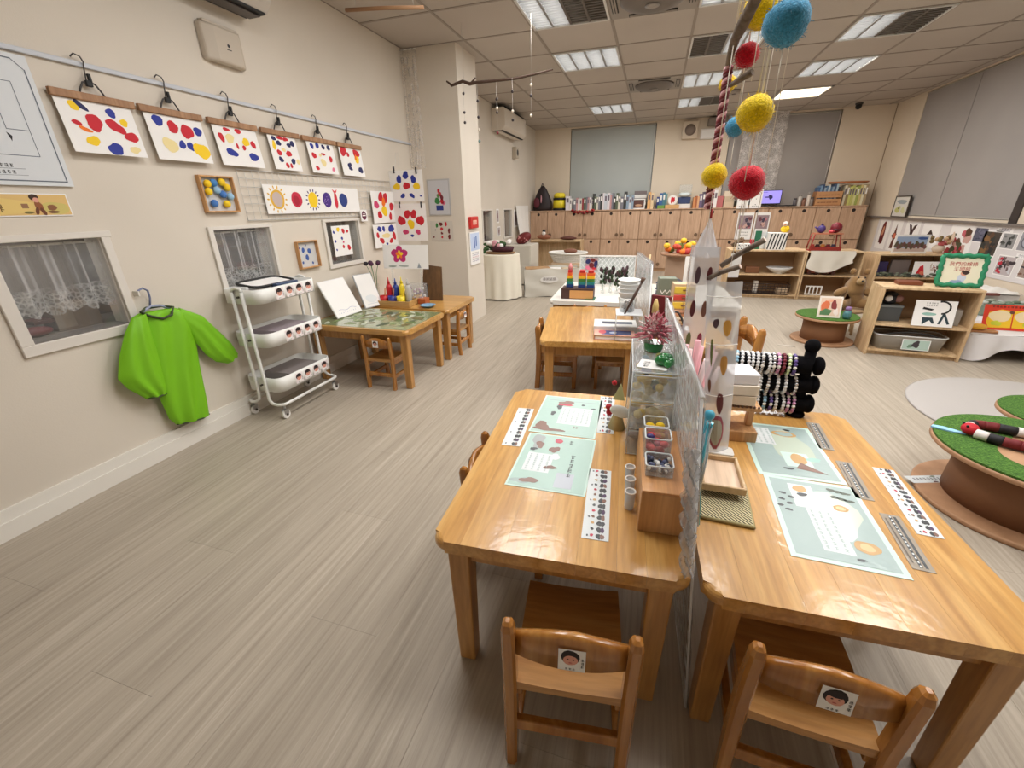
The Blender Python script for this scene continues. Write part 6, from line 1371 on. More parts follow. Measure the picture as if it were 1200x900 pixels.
lb = MB(); lb.blob(0, 0, .125, .045, 0, mat((222, 220, 216), .7), .02); lb.build('paper_label', t, loc=(-.03, -.162, .235), rot=(PI/2, 0, 0)); o = text('美術紙類', .045, mat((96, 84, 90), .7), t, -.03, 0, 0); o.location = (-.03, -.163, .237); o.rotation_euler = (PI/2, 0, 0)
t = thing('oval_basket', 'white oval wicker basket on a pale crate before the lockers', 'basket', (-1.19, 6.55, 0)); MB().box(-.22, -.18, 0, .22, .18, .36, mat((206, 180, 150), .7)).build('crate', t, bevel=.004)
m = MB(); n = 40
for r in range(6): m.tube([((.215+.011*r)*math.cos(2*PI*k/n), (.15+.010*r)*math.sin(2*PI*k/n), .37+.022*r) for k in range(n)], .010, mat((226, 222, 214), .7), 5, closed=True)
m.build('wicker_wall', t); m = MB()
for k in range(n): a = 2*PI*k/n; m.tube([(.211*math.cos(a), .146*math.sin(a), .365), (.274*math.cos(a), .205*math.sin(a), .49)], .005, mat((206, 200, 190), .7), 4)
m.build('wicker_stakes', t); MB().tube([(.282*math.cos(2*PI*k/n), .215*math.sin(2*PI*k/n), .495) for k in range(n)], .016, mat((238, 236, 230), .6), 6, closed=True).build('rim', t); MB().lathe([(.9, .365), (1, .372)], mat((200, 196, 188), .7), 24, sx=.215, sy=.15).build('base', t)
tag(MB().sphere((-1.13, 6.42, .53), (.10, .06, .035), mat((130, 84, 64), .7)).build('brown_bundle'), 'brown bundle lying on the rim of the white oval basket', 'bundle')
t = thing('display_shelf', 'pale low shelf against the lockers at the far left holding brown toys', 'shelf', (-1.62, 7.85, 0)); MB().box(-.45, -.15, .56, .45, .15, .585, PALE_WOOD).build('top', t); MB().box(-.45, -.15, 0, -.43, .15, .56, PALE_WOOD).build('side_panel', t); MB().box(.43, -.15, 0, .45, .15, .56, PALE_WOOD).build('side_panel', t); MB().box(-.43, .13, 0, .43, .15, .56, PALE_WOOD).build('rear_panel', t)
t = thing('wooden_bird', 'brown and white toy boat at the left end of the pale low shelf', 'toy', (-1.86, 7.8, .5855)); MB().sphere((0, 0, .05), (.13, .05, .045), mat((150, 96, 72), .7)).build('hull', t); MB().sphere((.0, -.02, .11), (.035, .03, .035), mat((236, 230, 224), .6)).sphere((0, -.01, .15), (.03, .03, .03), BLACK).build('head', t)
tag(MB().sphere((-1.42, 7.8, .615), (.15, .08, .03), mat((92, 50, 40), .7)).build('dark_toy'), 'dark brown flat toy in the middle of the pale low shelf', 'toy')

# ------------------------------------------------------------------ lockers
LY0, LY1, LZ = 8.36, 8.745, 1.045
def locker(label, x0, k):
    t = thing('locker_cabinet', label, 'locker', (x0, LY0, 0), 0, 'wooden locker units along the back wall'); W = .671
    bd = MB(); bd.box(0, .02, 0, W, LY1-LY0, LZ, mat((176, 138, 102), .6)).build('body', t)
    for r in range(2):
        for c in range(2):
            xa, xb = .004+c*W/2, (c+1)*W/2-.004; z0, z1 = (.565, LZ-.006) if r == 0 else (.06, .556)
            d = MB().box(xa, 0, z0, xb, .018, z1, LOCKER_WOOD).build('door', t, bevel=.002, seg=1)
            MB().tube([((xa+xb)/2, -.001, z1-.045), ((xa+xb)/2, .004, z1-.045)], .026, mat((44, 32, 26), .8), 14).build('finger_hole', d)
            lx = xb-.045 if c == 0 else xa+.045
            l = MB().tube([(lx, -.012, z0+.07), (lx, 0, z0+.07)], .029, mat((112, 86, 64), .5), 14).build('latch', d)
    return t
place = ['at the far left corner', 'second from the left', 'third from the left, behind the white lattice', 'fourth from the left', 'fifth from the left, behind the orange flowers', 'sixth from the left, behind the hanging photos', 'second from the right, behind the striped box', 'at the right end, behind the red toy rack']
base = None
for k in range(8):
    lb = 'pale locker unit with round finger holes, '+place[k]; x0 = XL+.001+k*.672
    if base is None: base = locker(lb, x0, k)
    else: dup(base, (x0, LY0, 0), None, lb)
tag(MB().box(XL+.002, LY0-.015, LZ+.001, XL+8*.672, LY1, LZ+.018, LOCKER_WOOD).build('long_worktop', bevel=.003), 'long pale wooden board along the top of all lockers', 'worktop')
ZL = LZ+.0185
# things along the locker top
t = thing('dark_bag', 'black and dark red pointed bag at the left end of the locker top', 'bag', (-2.06, 8.5, ZL)); 
m = MB(); BG = mat((34, 22, 26), .6)
m.lathe([(.95, 0), (1.02, .05), (.95, .15), (.70, .27), (.40, .37), (.14, .43)], BG, 24, sx=.185, sy=.10); m.build('body', t)
MB().sphere((-.09, -.11, .14), (.06, .02, .09), mat((90, 24, 40), .6)).build('red_panel', t); MB().sphere((.0, -.12, .2), (.014, .012, .07), mat((190, 140, 150), .5)).build('pink_tag', t); MB().tube([(-.02, -.02, .42), (0, -.02, .47), (.03, -.02, .43)], .010, BG, 7).build('loop_handle', t)
t = thing('yellow_drum', 'yellow and black toy drum beside the dark bag on the locker top', 'toy', (-1.74, 8.52, ZL)); MB().lathe([(.10, 0), (.115, .01), (.115, .04)], BLACK, 22).build('base', t); MB().lathe([(.113, .04), (.118, .11), (.113, .18)], mat((226, 206, 40), .4), 22).build('body', t); MB().lathe([(.12, .18), (.12, .215)], BLACK, 22).build('band', t); MB().lathe([(.105, .215), (.11, .27), (.08, .30), (.03, .305)], mat((236, 214, 50), .4), 22).build('lid', t)
random.seed(77)
def book_row(xs, y, group, where, zb=ZL, dmin=.15):
    for q, (x, w, h, c, nm) in enumerate(xs):
        t = thing('book', '%s book, %s from the left %s' % (nm, ORD[q] if q < 20 else '%dth' % (q+1), where), 'book', (x+w/2, y, zb), 0, group)
        MB().box(-w/2, -.09, 0, -w/2+.003, .09, h, mat(c, .5)).box(w/2-.003, -.09, 0, w/2, .09, h, mat(c, .5)).box(-w/2, -.093, 0, w/2, -.09, h, mat(c, .5)).build('cover', t); MB().box(-w/2+.003, -.09, .004, w/2-.003, .086, h-.004, PAPER).build('pages', t)
        if w > .03: MB().box(-w*.3, -.0945, h*.55, w*.3, -.093, h*.85, WHITE if sum(c) < 450 else mat((110, 100, 110), .6)).build('spine_label', t)
PAL = [((222, 216, 220), 'pale'), ((150, 50, 60), 'dark red'), ((196, 150, 150), 'dusty pink'), ((90, 100, 80), 'olive'), ((60, 62, 60), 'charcoal'), ((214, 210, 196), 'cream'), ((120, 120, 130), 'grey'), ((200, 206, 214), 'pale blue'), ((140, 160, 180), 'steel blue'), ((230, 190, 150), 'peach'), ((150, 110, 80), 'brown')]
def mk(x, x1, hs, seq):
    out = []; q = 0
    while x < x1:
        c, nm = PAL[seq[q % len(seq)]]; w = random.uniform(.028, .055); out.append((x, w-.002, random.uniform(*hs), c, nm)); x += w; q += 1
    return out
book_row([(-1.60, .07, .24, (226, 222, 226), 'wide pale'), (-1.525, .035, .2, (236, 234, 230), 'white')], 8.50, 'books by the yellow drum', 'beside the yellow drum')
book_row(mk(-1.46, -1.12, (.16, .22), [6, 2, 0, 5, 1, 3]), 8.52, 'small books behind the red garland', 'in the low row behind the red garland')
book_row(mk(-1.11, -.52, (.20, .29), [4, 3, 5, 6, 4, 0, 7, 0, 2, 6]), 8.52, 'books before the left blind', 'in the row before the left blind')
book_row(mk(-.515, -.42, (.18, .24), [8, 7]), 8.52, 'books beside the white frame', 'beside the white photo frame')
t = thing('garland', 'dark red garland hanging over the locker top edge', 'garland', (-1.27, LY0-.02, ZL)); random.seed(9)
for q in range(26): MB().sphere((-.20+.016*q, random.uniform(-.01, .01), -.005-.035*math.sin(PI*q/25)+random.uniform(-.02, .02)), (.020, .016, .018), (DARKRED, mat((170, 40, 40), .7))[q % 2], 6, 5).build('tuft', t)
t = thing('photo_stand', 'white photo frame with a dark picture on the locker top', 'frame', (-.30, 8.48, ZL)); 
for (a, b_, c, e) in ((-.11, .0, .11, .018), (-.11, .15, .11, .168), (-.11, .018, -.092, .15), (.092, .018, .11, .15)): MB().box(a, -.01, b_, c, .01, e, WHITE).build('frame_bar', t)
MB().box(-.092, 0, .018, .092, .006, .15, mat((96, 62, 56), .6)).build('picture', t); MB().sphere((0, -.001, .06), (.06, .004, .02), mat((190, 150, 120), .6)).build('picture_detail', t)
t = thing('striped_stack', 'stack of white and dark boxes behind the white photo frame', 'box', (-.28, 8.64, ZL)); 
for q in range(5): MB().box(-.11, -.05, .06*q, .10, .05, .06*q+.056, (mat((120, 110, 110), .6), WHITE)[q % 2]).build('box_layer', t)
book_row([(-.15, .05, .27, (222, 170, 110), 'tall orange'), (-.095, .045, .26, (226, 200, 160), 'tan')], 8.52, 'tan books beside the frame', 'right of the white photo frame')
book_row([(.0, .045, .19, (40, 60, 120), 'navy'), (.047, .05, .25, (60, 100, 160), 'blue'), (.099, .045, .26, (70, 120, 140), 'teal'), (.147, .03, .24, (110, 150, 150), 'pale teal')], 8.58, 'blue books on the locker top', 'in the blue group')
tag(MB().box(.02, 8.40, ZL, .14, 8.48, ZL+.055, mat((110, 150, 60), .6)).build('green_box', bevel=.003), 'small green box before the blue books', 'box')
tag(MB().box(.15, 8.40, ZL, .38, 8.50, ZL+.06, mat((206, 164, 110), .6)).build('tan_tray', bevel=.003), 'tan tray below the round red and white sign', 'tray')
t = thing('round_sign', 'white round sign with a red figure on the locker top', 'sign', (.265, 8.44, ZL+.0605)); MB().tube([(0, -.008, .075), (0, .008, .075)], .078, WHITE, 24).build('disc', t); m = MB(); m.blob(-.012, 0, .02, .05, 0, RED, .2); m.blob(.018, .0, .018, .04, .0004, RED, .2); m.build('print', t, loc=(0, -.0085, .075), rot=(PI/2, 0, 0))
t = thing('glass_cloche', 'clear box with a blue band and white plates on the locker top', 'box', (.46, 8.56, ZL)); MB().box(-.11, -.06, .0, .11, .06, .07, WHITE).build('base', t, bevel=.004); MB().box(-.10, -.05, .07, .10, .05, .18, mat((52, 66, 110), .5)).build('blue_band', t, bevel=.01); MB().lathe([(.05, .18), (.10, .20), (.105, .235), (.06, .25)], mat((216, 226, 228), .3), 20).build('plate_stack', t); MB().box(-.10, -.05, .25, .10, .05, .37, ACRYL).build('clear_cover', t)
book_row([(.60, .03, .17, (206, 140, 90), 'orange brown'), (.632, .03, .19, (170, 100, 60), 'brown'), (.664, .03, .18, (220, 170, 130), 'peach'), (.696, .045, .22, (110, 96, 130), 'purple grey'), (.743, .04, .25, (80, 70, 90), 'dark purple')], 8.52, 'brown and purple books', 'in the brown and purple group')
book_row([(.80, .055, .27, (232, 230, 230), 'white binder'), (.858, .055, .28, (222, 220, 224), 'pale binder'), (.916, .05, .27, (236, 232, 230), 'cream binder')], 8.50, 'white binders on the locker top', 'among the white binders')
for q, (x, z, w, h, c, lb) in enumerate(((1.02, 0, .10, .18, (190, 110, 110), 'pinkish patterned box right of the white binders'), (1.16, 0, .16, .09, (206, 186, 160), 'cream box lowest beside the pinkish box'), (1.16, .091, .15, .08, (196, 176, 150), 'tan box on the cream box of the locker top'), (1.14, .172, .13, .08, (222, 206, 186), 'pale box topmost beside the binders'))):
    tag(MB().box(x-w/2, 8.45, ZL+z, x+w/2, 8.62, ZL+z+h, mat(c, .6)).build('storage_box', bevel=.004), lb, 'box', 'boxes on the locker top')
for q in range(3): tag(MB().box(1.27, 8.42+.02*q, ZL+.03*q, 1.50-.01*q, 8.62, ZL+.03*q+.028, mat(((206, 170, 130), (120, 130, 120), (90, 96, 96))[q], .6)).build('flat_book', bevel=.002), ('tan book lowest of the lying books left of the screen', 'green grey book in the middle of the lying books left of the screen', 'dark grey book on top of the lying books left of the screen')[q], 'book', 'lying books left of the screen')
t = thing('monitor', 'small computer monitor with a lilac screen on the locker top', 'monitor', (1.76, 8.56, ZL)); MB().box(-.19, -.012, .035, .19, .012, .25, mat((36, 36, 40), .4)).build('bezel', t, bevel=.004); MB().box(-.178, -.0135, .05, .178, -.0125, .24, emis((150, 140, 226), .75, 'screen_glow')).build('screen', t); m = MB(); m.blob(.03, 0, .035, .03, 0, mat((50, 44, 110), .5), .3); m.rect(-.05, -.01, .01, .01, .0003, mat((90, 80, 160), .5)); m.rect(-.10, .07, -.02, .075, .0003, mat((70, 64, 130), .5)); m.build('print', t, loc=(0, -.014, .145), rot=(PI/2, 0, 0)); MB().box(-.06, -.05, 0, .06, .05, .010, GREYD).box(-.015, -.005, .01, .015, .01, .05, GREYD).build('stand', t)
tag(MB().box(1.86, 8.40, ZL, 2.14, 8.50, ZL+.022, BLACK).build('keyboard', bevel=.003), 'black keyboard right of the lilac screen', 'keyboard')
for q, (x, h, c, lb) in enumerate(((2.14, .12, (90, 86, 90), 'dark grey cup beside the keyboard'), (2.20, .17, (190, 186, 180), 'pale bottle between cup and crate on the locker top'), (2.26, .12, (130, 90, 70), 'brown jar next to the pale bottle'), (2.32, .20, (206, 196, 186), 'white jar left of the wooden crate'), (2.37, .13, (120, 110, 104), 'grey tin at the left side of the wooden crate'))):
    t = thing('jar', lb, 'jar', (x, 8.47, ZL)); MB().lathe([(.026, 0), (.028, .01), (.028, h*.75), (.02, h*.85)], mat(c, .4), 14).build('body', t); MB().lathe([(.022, h*.85), (.022, h)], mat(tuple(int(v*.7) for v in c), .5), 14).build('lid', t)
t = thing('wooden_crate', 'slatted wooden crate of blue books at the right end of the locker top', 'crate', (2.58, 8.53, ZL))
for k in range(2):
    for yy in (-.118, .085): MB().box(-.175, yy, .012+.105*k, .175, yy+.008, .10+.105*k, mat((190, 140, 96), .6)).build('slat', t, bevel=.002, seg=1)
    m = MB()
    for q in range(7): m.rect(-.14+.04*q, -.006, -.11+.04*q, .006, 0, mat((120, 76, 48), .6))
    m.build('print', t, loc=(0, -.1185, .05+.105*k), rot=(PI/2, 0, 0))
for x in (-.175, .163): MB().box(x, -.110, .0, x+.012, .085, .21, mat((170, 120, 80), .6)).build('end_panel', t)
MB().box(-.17, -.115, 0, .17, .085, .01, mat((170, 120, 80), .6)).build('base', t)
book_row([(2.42+.0265*q, .025, random.uniform(.25, .30), c, nm) for q, (c, nm) in enumerate([((70, 100, 140), 'blue'), ((120, 150, 180), 'pale blue'), ((60, 80, 110), 'navy'), ((150, 170, 190), 'sky'), ((90, 120, 150), 'blue grey'), ((190, 200, 206), 'white'), ((80, 110, 140), 'slate blue'), ((140, 160, 180), 'pale steel'), ((70, 90, 120), 'dark blue'), ((170, 190, 200), 'light grey'), ((60, 60, 70), 'black')])], 8.53, 'blue books in the crate', 'in the slatted crate', ZL+.011)
book_row([(2.775+.034*q, .032, random.uniform(.26, .30), c, nm) for q, (c, nm) in enumerate([((206, 196, 170), 'cream'), ((150, 130, 90), 'brown'), ((206, 206, 120), 'yellow green'), ((190, 190, 110), 'olive yellow'), ((214, 214, 150), 'pale yellow'), ((160, 170, 90), 'moss green'), ((206, 190, 130), 'straw'), ((226, 220, 190), 'ivory'), ((170, 150, 120), 'tan')])], 8.53, 'yellow green books right of the crate', 'right of the slatted crate')
t = thing('oval_tray', 'brown oval wooden tray lying on top of the crate and books', 'tray', (2.83, 8.54, ZL+.315)); MB().lathe([(.9, 0), (1, .012), (1, .028), (.96, .03), (.88, .012)], mat((170, 104, 62), .45), 32, sx=.27, sy=.12).build('bowl', t)
# photo sheets on the locker doors
def sheetph(kind):
    def f(mb, w, h):
        if kind: 
            mb.rect(-w*.42, -h*.1, w*.42, h*.40, .0005, mat((150, 130, 136), .6)); random.seed(kind)
            for q in range(9): mb.blob(random.uniform(-w*.3, w*.3), random.uniform(-h*.02, h*.32), w*.12, h*.07, .0007+.00002*q, (mat((70, 60, 80), .6), mat((190, 120, 130), .6), mat((110, 60, 70), .6), mat((206, 170, 160), .6))[q % 4], .3)
            for q in range(2): pseudo_text(mb, -w*.3, -h*(.25+.1*q), w*.3, -h*(.21+.1*q), .0007, INK, 6)
        else:
            for q in range(3): mb.blob(0, h*(.3-.3*q), .006, .006, .0006, INK, .1, 8)
            pseudo_text(mb, -w*.3, -h*.42, w*.3, -h*.36, .0007, INK, 5)
    return f
for q, (x, z, w, h, k, lb) in enumerate(((1.355, 1.185, .17, .28, 0, 'plain white sheet with a dot hanging left, behind the red pompom'), (1.545, 1.185, .17, .28, 0, 'plain white sheet with a dot hanging right, left of the lilac screen'), (1.44, .77, .24, .42, 5, 'sheet with a purple photo on the lockers, left of two'), (1.69, .77, .22, .42, 6, 'sheet with a dark photo on the lockers, right of two'))):
    paper('photo_sheet', lb, 'sheet', (x, LY0-.022, z), *BACK, w, h, sheetph(k), .001, group='sheets hung on the lockers')
# lace net, speaker and sign on the back wall
t = thing('lace_net', 'long pale lace net hanging from the ceiling in front of the right back blind', 'curtain'); MB().grid(lambda u, v: (1.22+.62*u+.03*v*0, 8.60+.012*math.sin(u*26), 1.16+1.27*v), 60, 4, lace_material('lace_net', 48, 1.1)).build('lace_drape', t); MB().tube([(1.2, 8.60, 2.43), (1.86, 8.60, 2.43)], .005, WHITE, 6).build('curtain_wire', t)
t = thing('wall_speaker', 'square beige loudspeaker high on the back wall between the blinds', 'speaker', (.42, YB, 2.27)); MB().box(-.12, -.09, -.13, .12, 0, .13, mat((206, 190, 168), .5)).build('case', t, bevel=.008); MB().lathe([(.085, 0), (.085, .006), (.04, .003), (.02, .012)], mat((120, 104, 92), .5), 24).build('cone', t, loc=(0, -.09, 0), rot=(PI/2, 0, 0))
t = thing('wall_sign', 'white exit sign board next to the loudspeaker on the back wall', 'sign', (.76, YB, 2.20)); MB().box(-.17, -.05, -.075, .17, 0, .075, mat((216, 210, 204), .5)).build('case', t, bevel=.005); m = MB(); m.rect(-.15, -.055, .15, .055, 0, mat((228, 226, 222), .5)); m.build('face_panel', t, loc=(0, -.0505, 0), rot=(PI/2, 0, 0))
t = thing('projector', 'grey wall unit above the white sign on the back wall', 'device', (.83, YB, 2.36)); MB().box(-.15, -.16, -.05, .15, 0, .06, mat((130, 120, 110), .5)).build('case', t, bevel=.01); MB().tube([(.05, -.17, 0), (.05, -.16, 0)], .03, BLACK, 16).build('lens', t)
t = thing('ceiling_camera', 'tiny black dome camera on the ceiling near the back right corner', 'camera', (2.68, 8.45, ZC)); MB().lathe([(.045, -.02), (.05, 0)], GREYD, 16).build('base', t); MB().sphere((0, 0, -.04), .04, BLACK, 14, 9).build('dome', t)
# ------------------------------------------------------------------ low shelves at the back right
def low_shelf(label, x, y, rz, w, d, h, mids, name='low_shelf', back=True, slope=0):
    t = thing(name, label, 'shelf', (x, y, 0), R_(rz)); k = .018
    MB().box(-w/2, -d/2, h-k, w/2, d/2, h, PALE_WOOD).build('top', t, bevel=.003)
    for sx in (-1, 1): MB().box(sx*w/2-(k if sx > 0 else 0), -d/2, 0, sx*w/2+(0 if sx > 0 else k), d/2, h-k, PALE_WOOD).build('side_panel', t, bevel=.002, seg=1)
    for z in [.05]+mids: MB().box(-w/2+k, -d/2+.004, z-k, w/2-k, d/2, z, PALE_WOOD).build('shelf_board', t)
    if back: MB().box(-w/2+k, d/2-.01, .032, w/2-k, d/2, h-k, mat((156, 122, 88), .7)).build('rear_panel', t)
    MB().box(-w/2+k, -d/2+.03, 0, w/2-k, -d/2+.045, .032, PALE_WOOD).build('plinth', t)
    return t
low_shelf('pale wooden low shelf with a striped box on top before the lockers', 1.375, 6.33, 0, .84, .36, .59, [.30])
low_shelf('pale wooden low shelf under the red toy rack before the lockers', 2.10, 6.33, 0, .60, .36, .58, [.30])
low_shelf('pale wooden low shelf along the right wall below the pictures', 2.88, 6.30, 4, .74, .34, .56, [.30])
S2 = low_shelf('pale wooden shelf in front with a green framed sign on top', 2.015, 4.03, -6, .585, .27, .535, [.255])
z1 = .5905
t = thing('zebra_box', 'white box with slanted black stripes on the low shelf before the lockers', 'box', (1.46, 6.22, z1)); MB().box(-.10, -.06, 0, .10, .06, .20, mat((236, 234, 230), .6), Matrix.Shear('XY', 4, (0, 0)) if False else None).build('case', t, bevel=.004); m = MB()
for q in range(6): x = -.085+.034*q; m.poly([(x-.02, .01), (x-.006, .01), (x+.022, .19), (x+.008, .19)], 0, BLACK)
m.build('print', t, loc=(0, -.0605, 0), rot=(PI/2, 0, 0))
for q, (x, h, c, lb) in enumerate(((1.26, .22, (40, 110, 80), 'green card standing left of the striped box'), (1.31, .21, (226, 226, 226), 'white card standing left of the striped box'), (1.35, .20, (206, 216, 220), 'pale blue card touching the striped box'))):
    tag(MB().box(x-.035, 6.26+.03*q, z1, x+.035, 6.27+.03*q, z1+h, mat(c, .5)).build('picture_card', bevel=.001, seg=1), lb, 'card', 'cards beside the striped box')
tag(MB().box(1.17, 6.20, z1, 1.215, 6.24, z1+.12, mat((190, 40, 60), .5)).build('red_box', bevel=.004), 'small red box left of the cards on the low shelf', 'box')
for q, x in enumerate((1.0, 1.075)):
    t = thing('dice_box', ('left', 'right')[q]+' white box with black dots on the low shelf', 'box', (x+.06, 6.18, z1)); MB().box(-.034, -.034, 0, .034, .034, .075, WHITE).build('case', t, bevel=.004); m = MB()
    for dx, dy in ((-.015, .015), (.015, .055), (0, .036), (-.015, .055), (.015, .015)): m.blob(dx, dy, .008, .008, 0, BLACK, .05, 10)
    m.build('print', t, loc=(0, -.0345, 0), rot=(PI/2, 0, 0))
t = thing('toy_duck', 'yellow and white toy duck on top of the striped box', 'toy', (1.53, 6.22, z1+.2005)); MB().sphere((0, 0, .04), (.05, .035, .04), YEL).build('body', t); MB().sphere((-.01, -.01, .10), (.028, .026, .028), mat((240, 226, 214), .6)).build('head', t); MB().sphere((-.02, -.04, .095), (.012, .016, .006), ORANGE).build('beak', t)
t = thing('fur_bundle', 'furry brown branch bundle at the left end of the low shelf', 'bundle', (1.02, 6.28, z1)); random.seed(14); m = MB()
for q in range(24): m.tube([(-.05+random.uniform(0, .1), random.uniform(-.04, .04), .02+random.uniform(0, .03)), (.05+random.uniform(-.02, .05), random.uniform(-.04, .04), .10+random.uniform(0, .05))], .008, (mat((120, 96, 76), .9), mat((150, 126, 100), .9), mat((96, 80, 60), .9))[q % 3], 5)
m.build('twigs', t)['kind'] = 'stuff'
t = thing('white_bowl', 'white oval bowl on the middle board of the low shelf before the lockers', 'bowl', (1.57, 6.26, .3005)); MB().lathe([(.06, 0), (.12, .05), (.15, .075), (.145, .078), (.05, .01)], mat((222, 224, 226), .25), 24, sy=.7).build('body', t); MB().lathe([(.05, -.0), (.05, .01)], WHITE, 16).build('foot', t)
tag(MB().box(1.02, 6.2, .3005, 1.08, 6.28, .41, mat((226, 220, 214), .6)).build('white_tin', bevel=.004), 'white tin on the middle board at the left of the low shelf', 'tin')
tag(MB().box(1.18, 6.22, .3005, 1.34, 6.32, .38, mat((120, 76, 46), .6)).build('brown_basket', bevel=.008), 'brown basket on the middle board of the low shelf', 'basket')
t = thing('wire_basket', 'black wire mesh basket on the bottom board of the low shelf', 'basket', (1.40, 6.26, .0505)); m = MB(); BW = mat((60, 48, 42), .5)
for q in range(15): x = -.30+.043*q; m.tube([(x, -.11, 0), (x, -.11, .13)], .003, BW, 4)
for z in (0, .032, .065, .098, .13): m.tube([(-.30, -.11, z), (.30, -.11, z), (.30, .11, z), (-.30, .11, z)], .003, BW, 4, closed=True)
m.build('wire_mesh', t); MB().box(-.29, -.10, .0, .29, .10, .006, BW).build('base', t)
tag(MB().box(1.31, 6.22, .057, 1.36, 6.28, .20, mat((214, 206, 196), .6)).build('white_tin', bevel=.004), 'white tin standing in the black wire basket', 'tin')
tag(MB().box(1.58, 6.2, .057, 1.70, 6.28, .12, mat((206, 180, 150), .6)).build('cream_box', bevel=.004), 'cream box at the right of the black wire basket', 'box')
# second unit: red toy rack, cloth, toys
z2 = .5805
t = thing('toy_rack', 'red two-tier toy rack on the right low shelf before the lockers', 'rack', (1.99, 6.26, z2)); RK = mat((150, 44, 36), .5); RK2 = mat((196, 120, 90), .5)
MB().box(-.16, -.08, .0, .16, .08, .012, RK).build('lower_board', t); MB().box(-.13, -.07, .19, .15, .07, .202, RK2).build('upper_board', t)
for x in (-.16, .15): MB().tube([(x, -.07, .012), (x*.85, -.06, .19)], .007, RK, 7).build('post', t); MB().tube([(x, .07, .012), (x*.85, .06, .19)], .007, RK, 7).build('post', t)
MB().box(-.16, -.085, .012, .16, -.078, .05, RK).build('front_rail', t)
for q in range(5): tag(MB().lathe([(.02, 0), (.03, .03), (.018, .055), (.022, .06)], mat(((180, 60, 50), (60, 30, 34), (206, 130, 60), (110, 30, 40), (70, 60, 80))[q], .5), 14, c=(1.99-.12+.055*q, 6.26, z2+.0125)).build('toy_pot'), 'tiny %s pot in the lower tier of the red toy rack' % ('red', 'black', 'orange', 'wine red', 'slate')[q], 'pot', 'tiny pots in the toy rack')
t = thing('purple_teapot', 'purple toy teapot on the upper tier of the red toy rack', 'toy', (1.92, 6.25, z2+.2025)); MB().sphere((0, 0, .045), (.045, .04, .045), mat((76, 56, 120), .5)).build('body', t); MB().tube([(-.03, 0, .04), (-.07, 0, .07)], .009, mat((76, 56, 120), .5), 7).build('spout', t); MB().sphere((0, 0, .095), (.014, .014, .014), mat((60, 40, 96), .5)).build('lid_knob', t)
t = thing('red_helmet', 'dark red toy pot on the upper tier of the red toy rack', 'toy', (2.07, 6.25, z2+.2025)); MB().sphere((0, 0, .06), (.06, .055, .06), mat((120, 26, 40), .5)).build('body', t); MB().sphere((-.05, -.03, .02), (.03, .03, .02), mat((216, 80, 90), .5)).build('pink_ball', t); MB().lathe([(.055, .03), (.06, .035), (.055, .045)], mat((60, 20, 30), .5), 18).build('band', t)
t = thing('shelf_cloth', 'white cloth draped over the front of the right low shelf', 'cloth'); MB().grid(lambda u, v: (1.83+.46*u+.01*math.sin(v*6), 6.138-.012*math.sin(u*14)*v-.006, .588-(.20+.10*math.sin(PI*u))*v*(1-.35*u)), 26, 8, mat((226, 220, 208), .85)).build('drape', t)
for q, (x, c, lb) in enumerate(((1.93, (170, 96, 70), 'brown toy train on the middle board under the white cloth'), (2.10, (120, 40, 36), 'dark red toy wheel on the middle board under the white cloth'))):
    t = thing('wooden_toy', lb, 'toy', (x, 6.24, .3005)); MB().box(-.06, -.04, .02, .06, .04, .06, mat(c, .5)).build('body', t, bevel=.005)
    for dx in (-.04, .04): MB().tube([(dx, -.046, .02), (dx, .046, .02)], .02, mat((90, 50, 40), .5), 12).build('wheel', t)
t = thing('toy_fence', 'small white fence frame on the bottom board of the right low shelf', 'toy', (1.98, 6.2, .0505)); m = MB()
for z in (.004, .10): MB().box(-.09, -.006, z, .09, .006, z+.014, WHITE).build('rail', t)
for q in range(5): MB().box(-.09+.042*q, -.005, .018, -.078+.042*q, .005, .10, WHITE).build('picket', t)

# ------------------------------------------------------------------ right wall: boards, photos
def pm(seed, cols, n=14, bg=None):
    def f(mb, w, h):
        random.seed(seed)
        if bg: mb.rect(-w*.46, -h*.44, w*.46, h*.44, .0004, mat(bg, .6))
        for q in range(n): mb.blob(random.uniform(-w*.36, w*.36), random.uniform(-h*.34, h*.34), w*random.uniform(.05, .16), h*random.uniform(.05, .14), .0006+.00003*q, mat(cols[q % len(cols)], .6), .3, 14)
    return f
tag(MB().box(XR-.0066, 5.0, .40, XR-.0006, 8.25, .88, mat((222, 218, 218), .6)).build('pin_board'), 'long white pin board on the right wall under the window sill', 'board')
XP = XR-.008
def wallpic(label, y, z, w, h, fn, group='pictures on the right pin board', name='pinned_picture', col=None): return paper(name, label, 'picture', (XP, y, z), *RIGHT, w, h, fn, .0015, group=group, col=col)
def art1(mb, w, h): mb.blob(0, .02, w*.22, h*.38, .0006, DARKRED, .1); mb.blob(0, .05, w*.10, h*.16, .0009, mat((206, 150, 120), .6), .1); mb.rect(-w*.2, -h*.3, w*.2, -h*.1, .0010, mat((90, 20, 26), .6))
def art2(mb, w, h): mb.poly([(0, h*.42), (w*.12, h*.1), (w*.3, -h*.0), (w*.1, -h*.12), (w*.12, -h*.42), (-w*.2, -h*.42), (-w*.08, -h*.1), (-w*.3, 0), (-w*.1, h*.1)], .0006, mat((96, 50, 36), .6)); mb.blob(0, -.0, w*.16, h*.09, .0009, mat((206, 110, 80), .6), .1)
def art3(mb, w, h): mb.poly([(-w*.3, h*.35), (-w*.1, h*.3), (0, h*.1), (w*.1, h*.3), (w*.3, h*.35), (w*.12, 0), (w*.05, -h*.35), (-w*.05, -h*.35), (-w*.12, 0)], .0006, mat((60, 36, 36), .6))
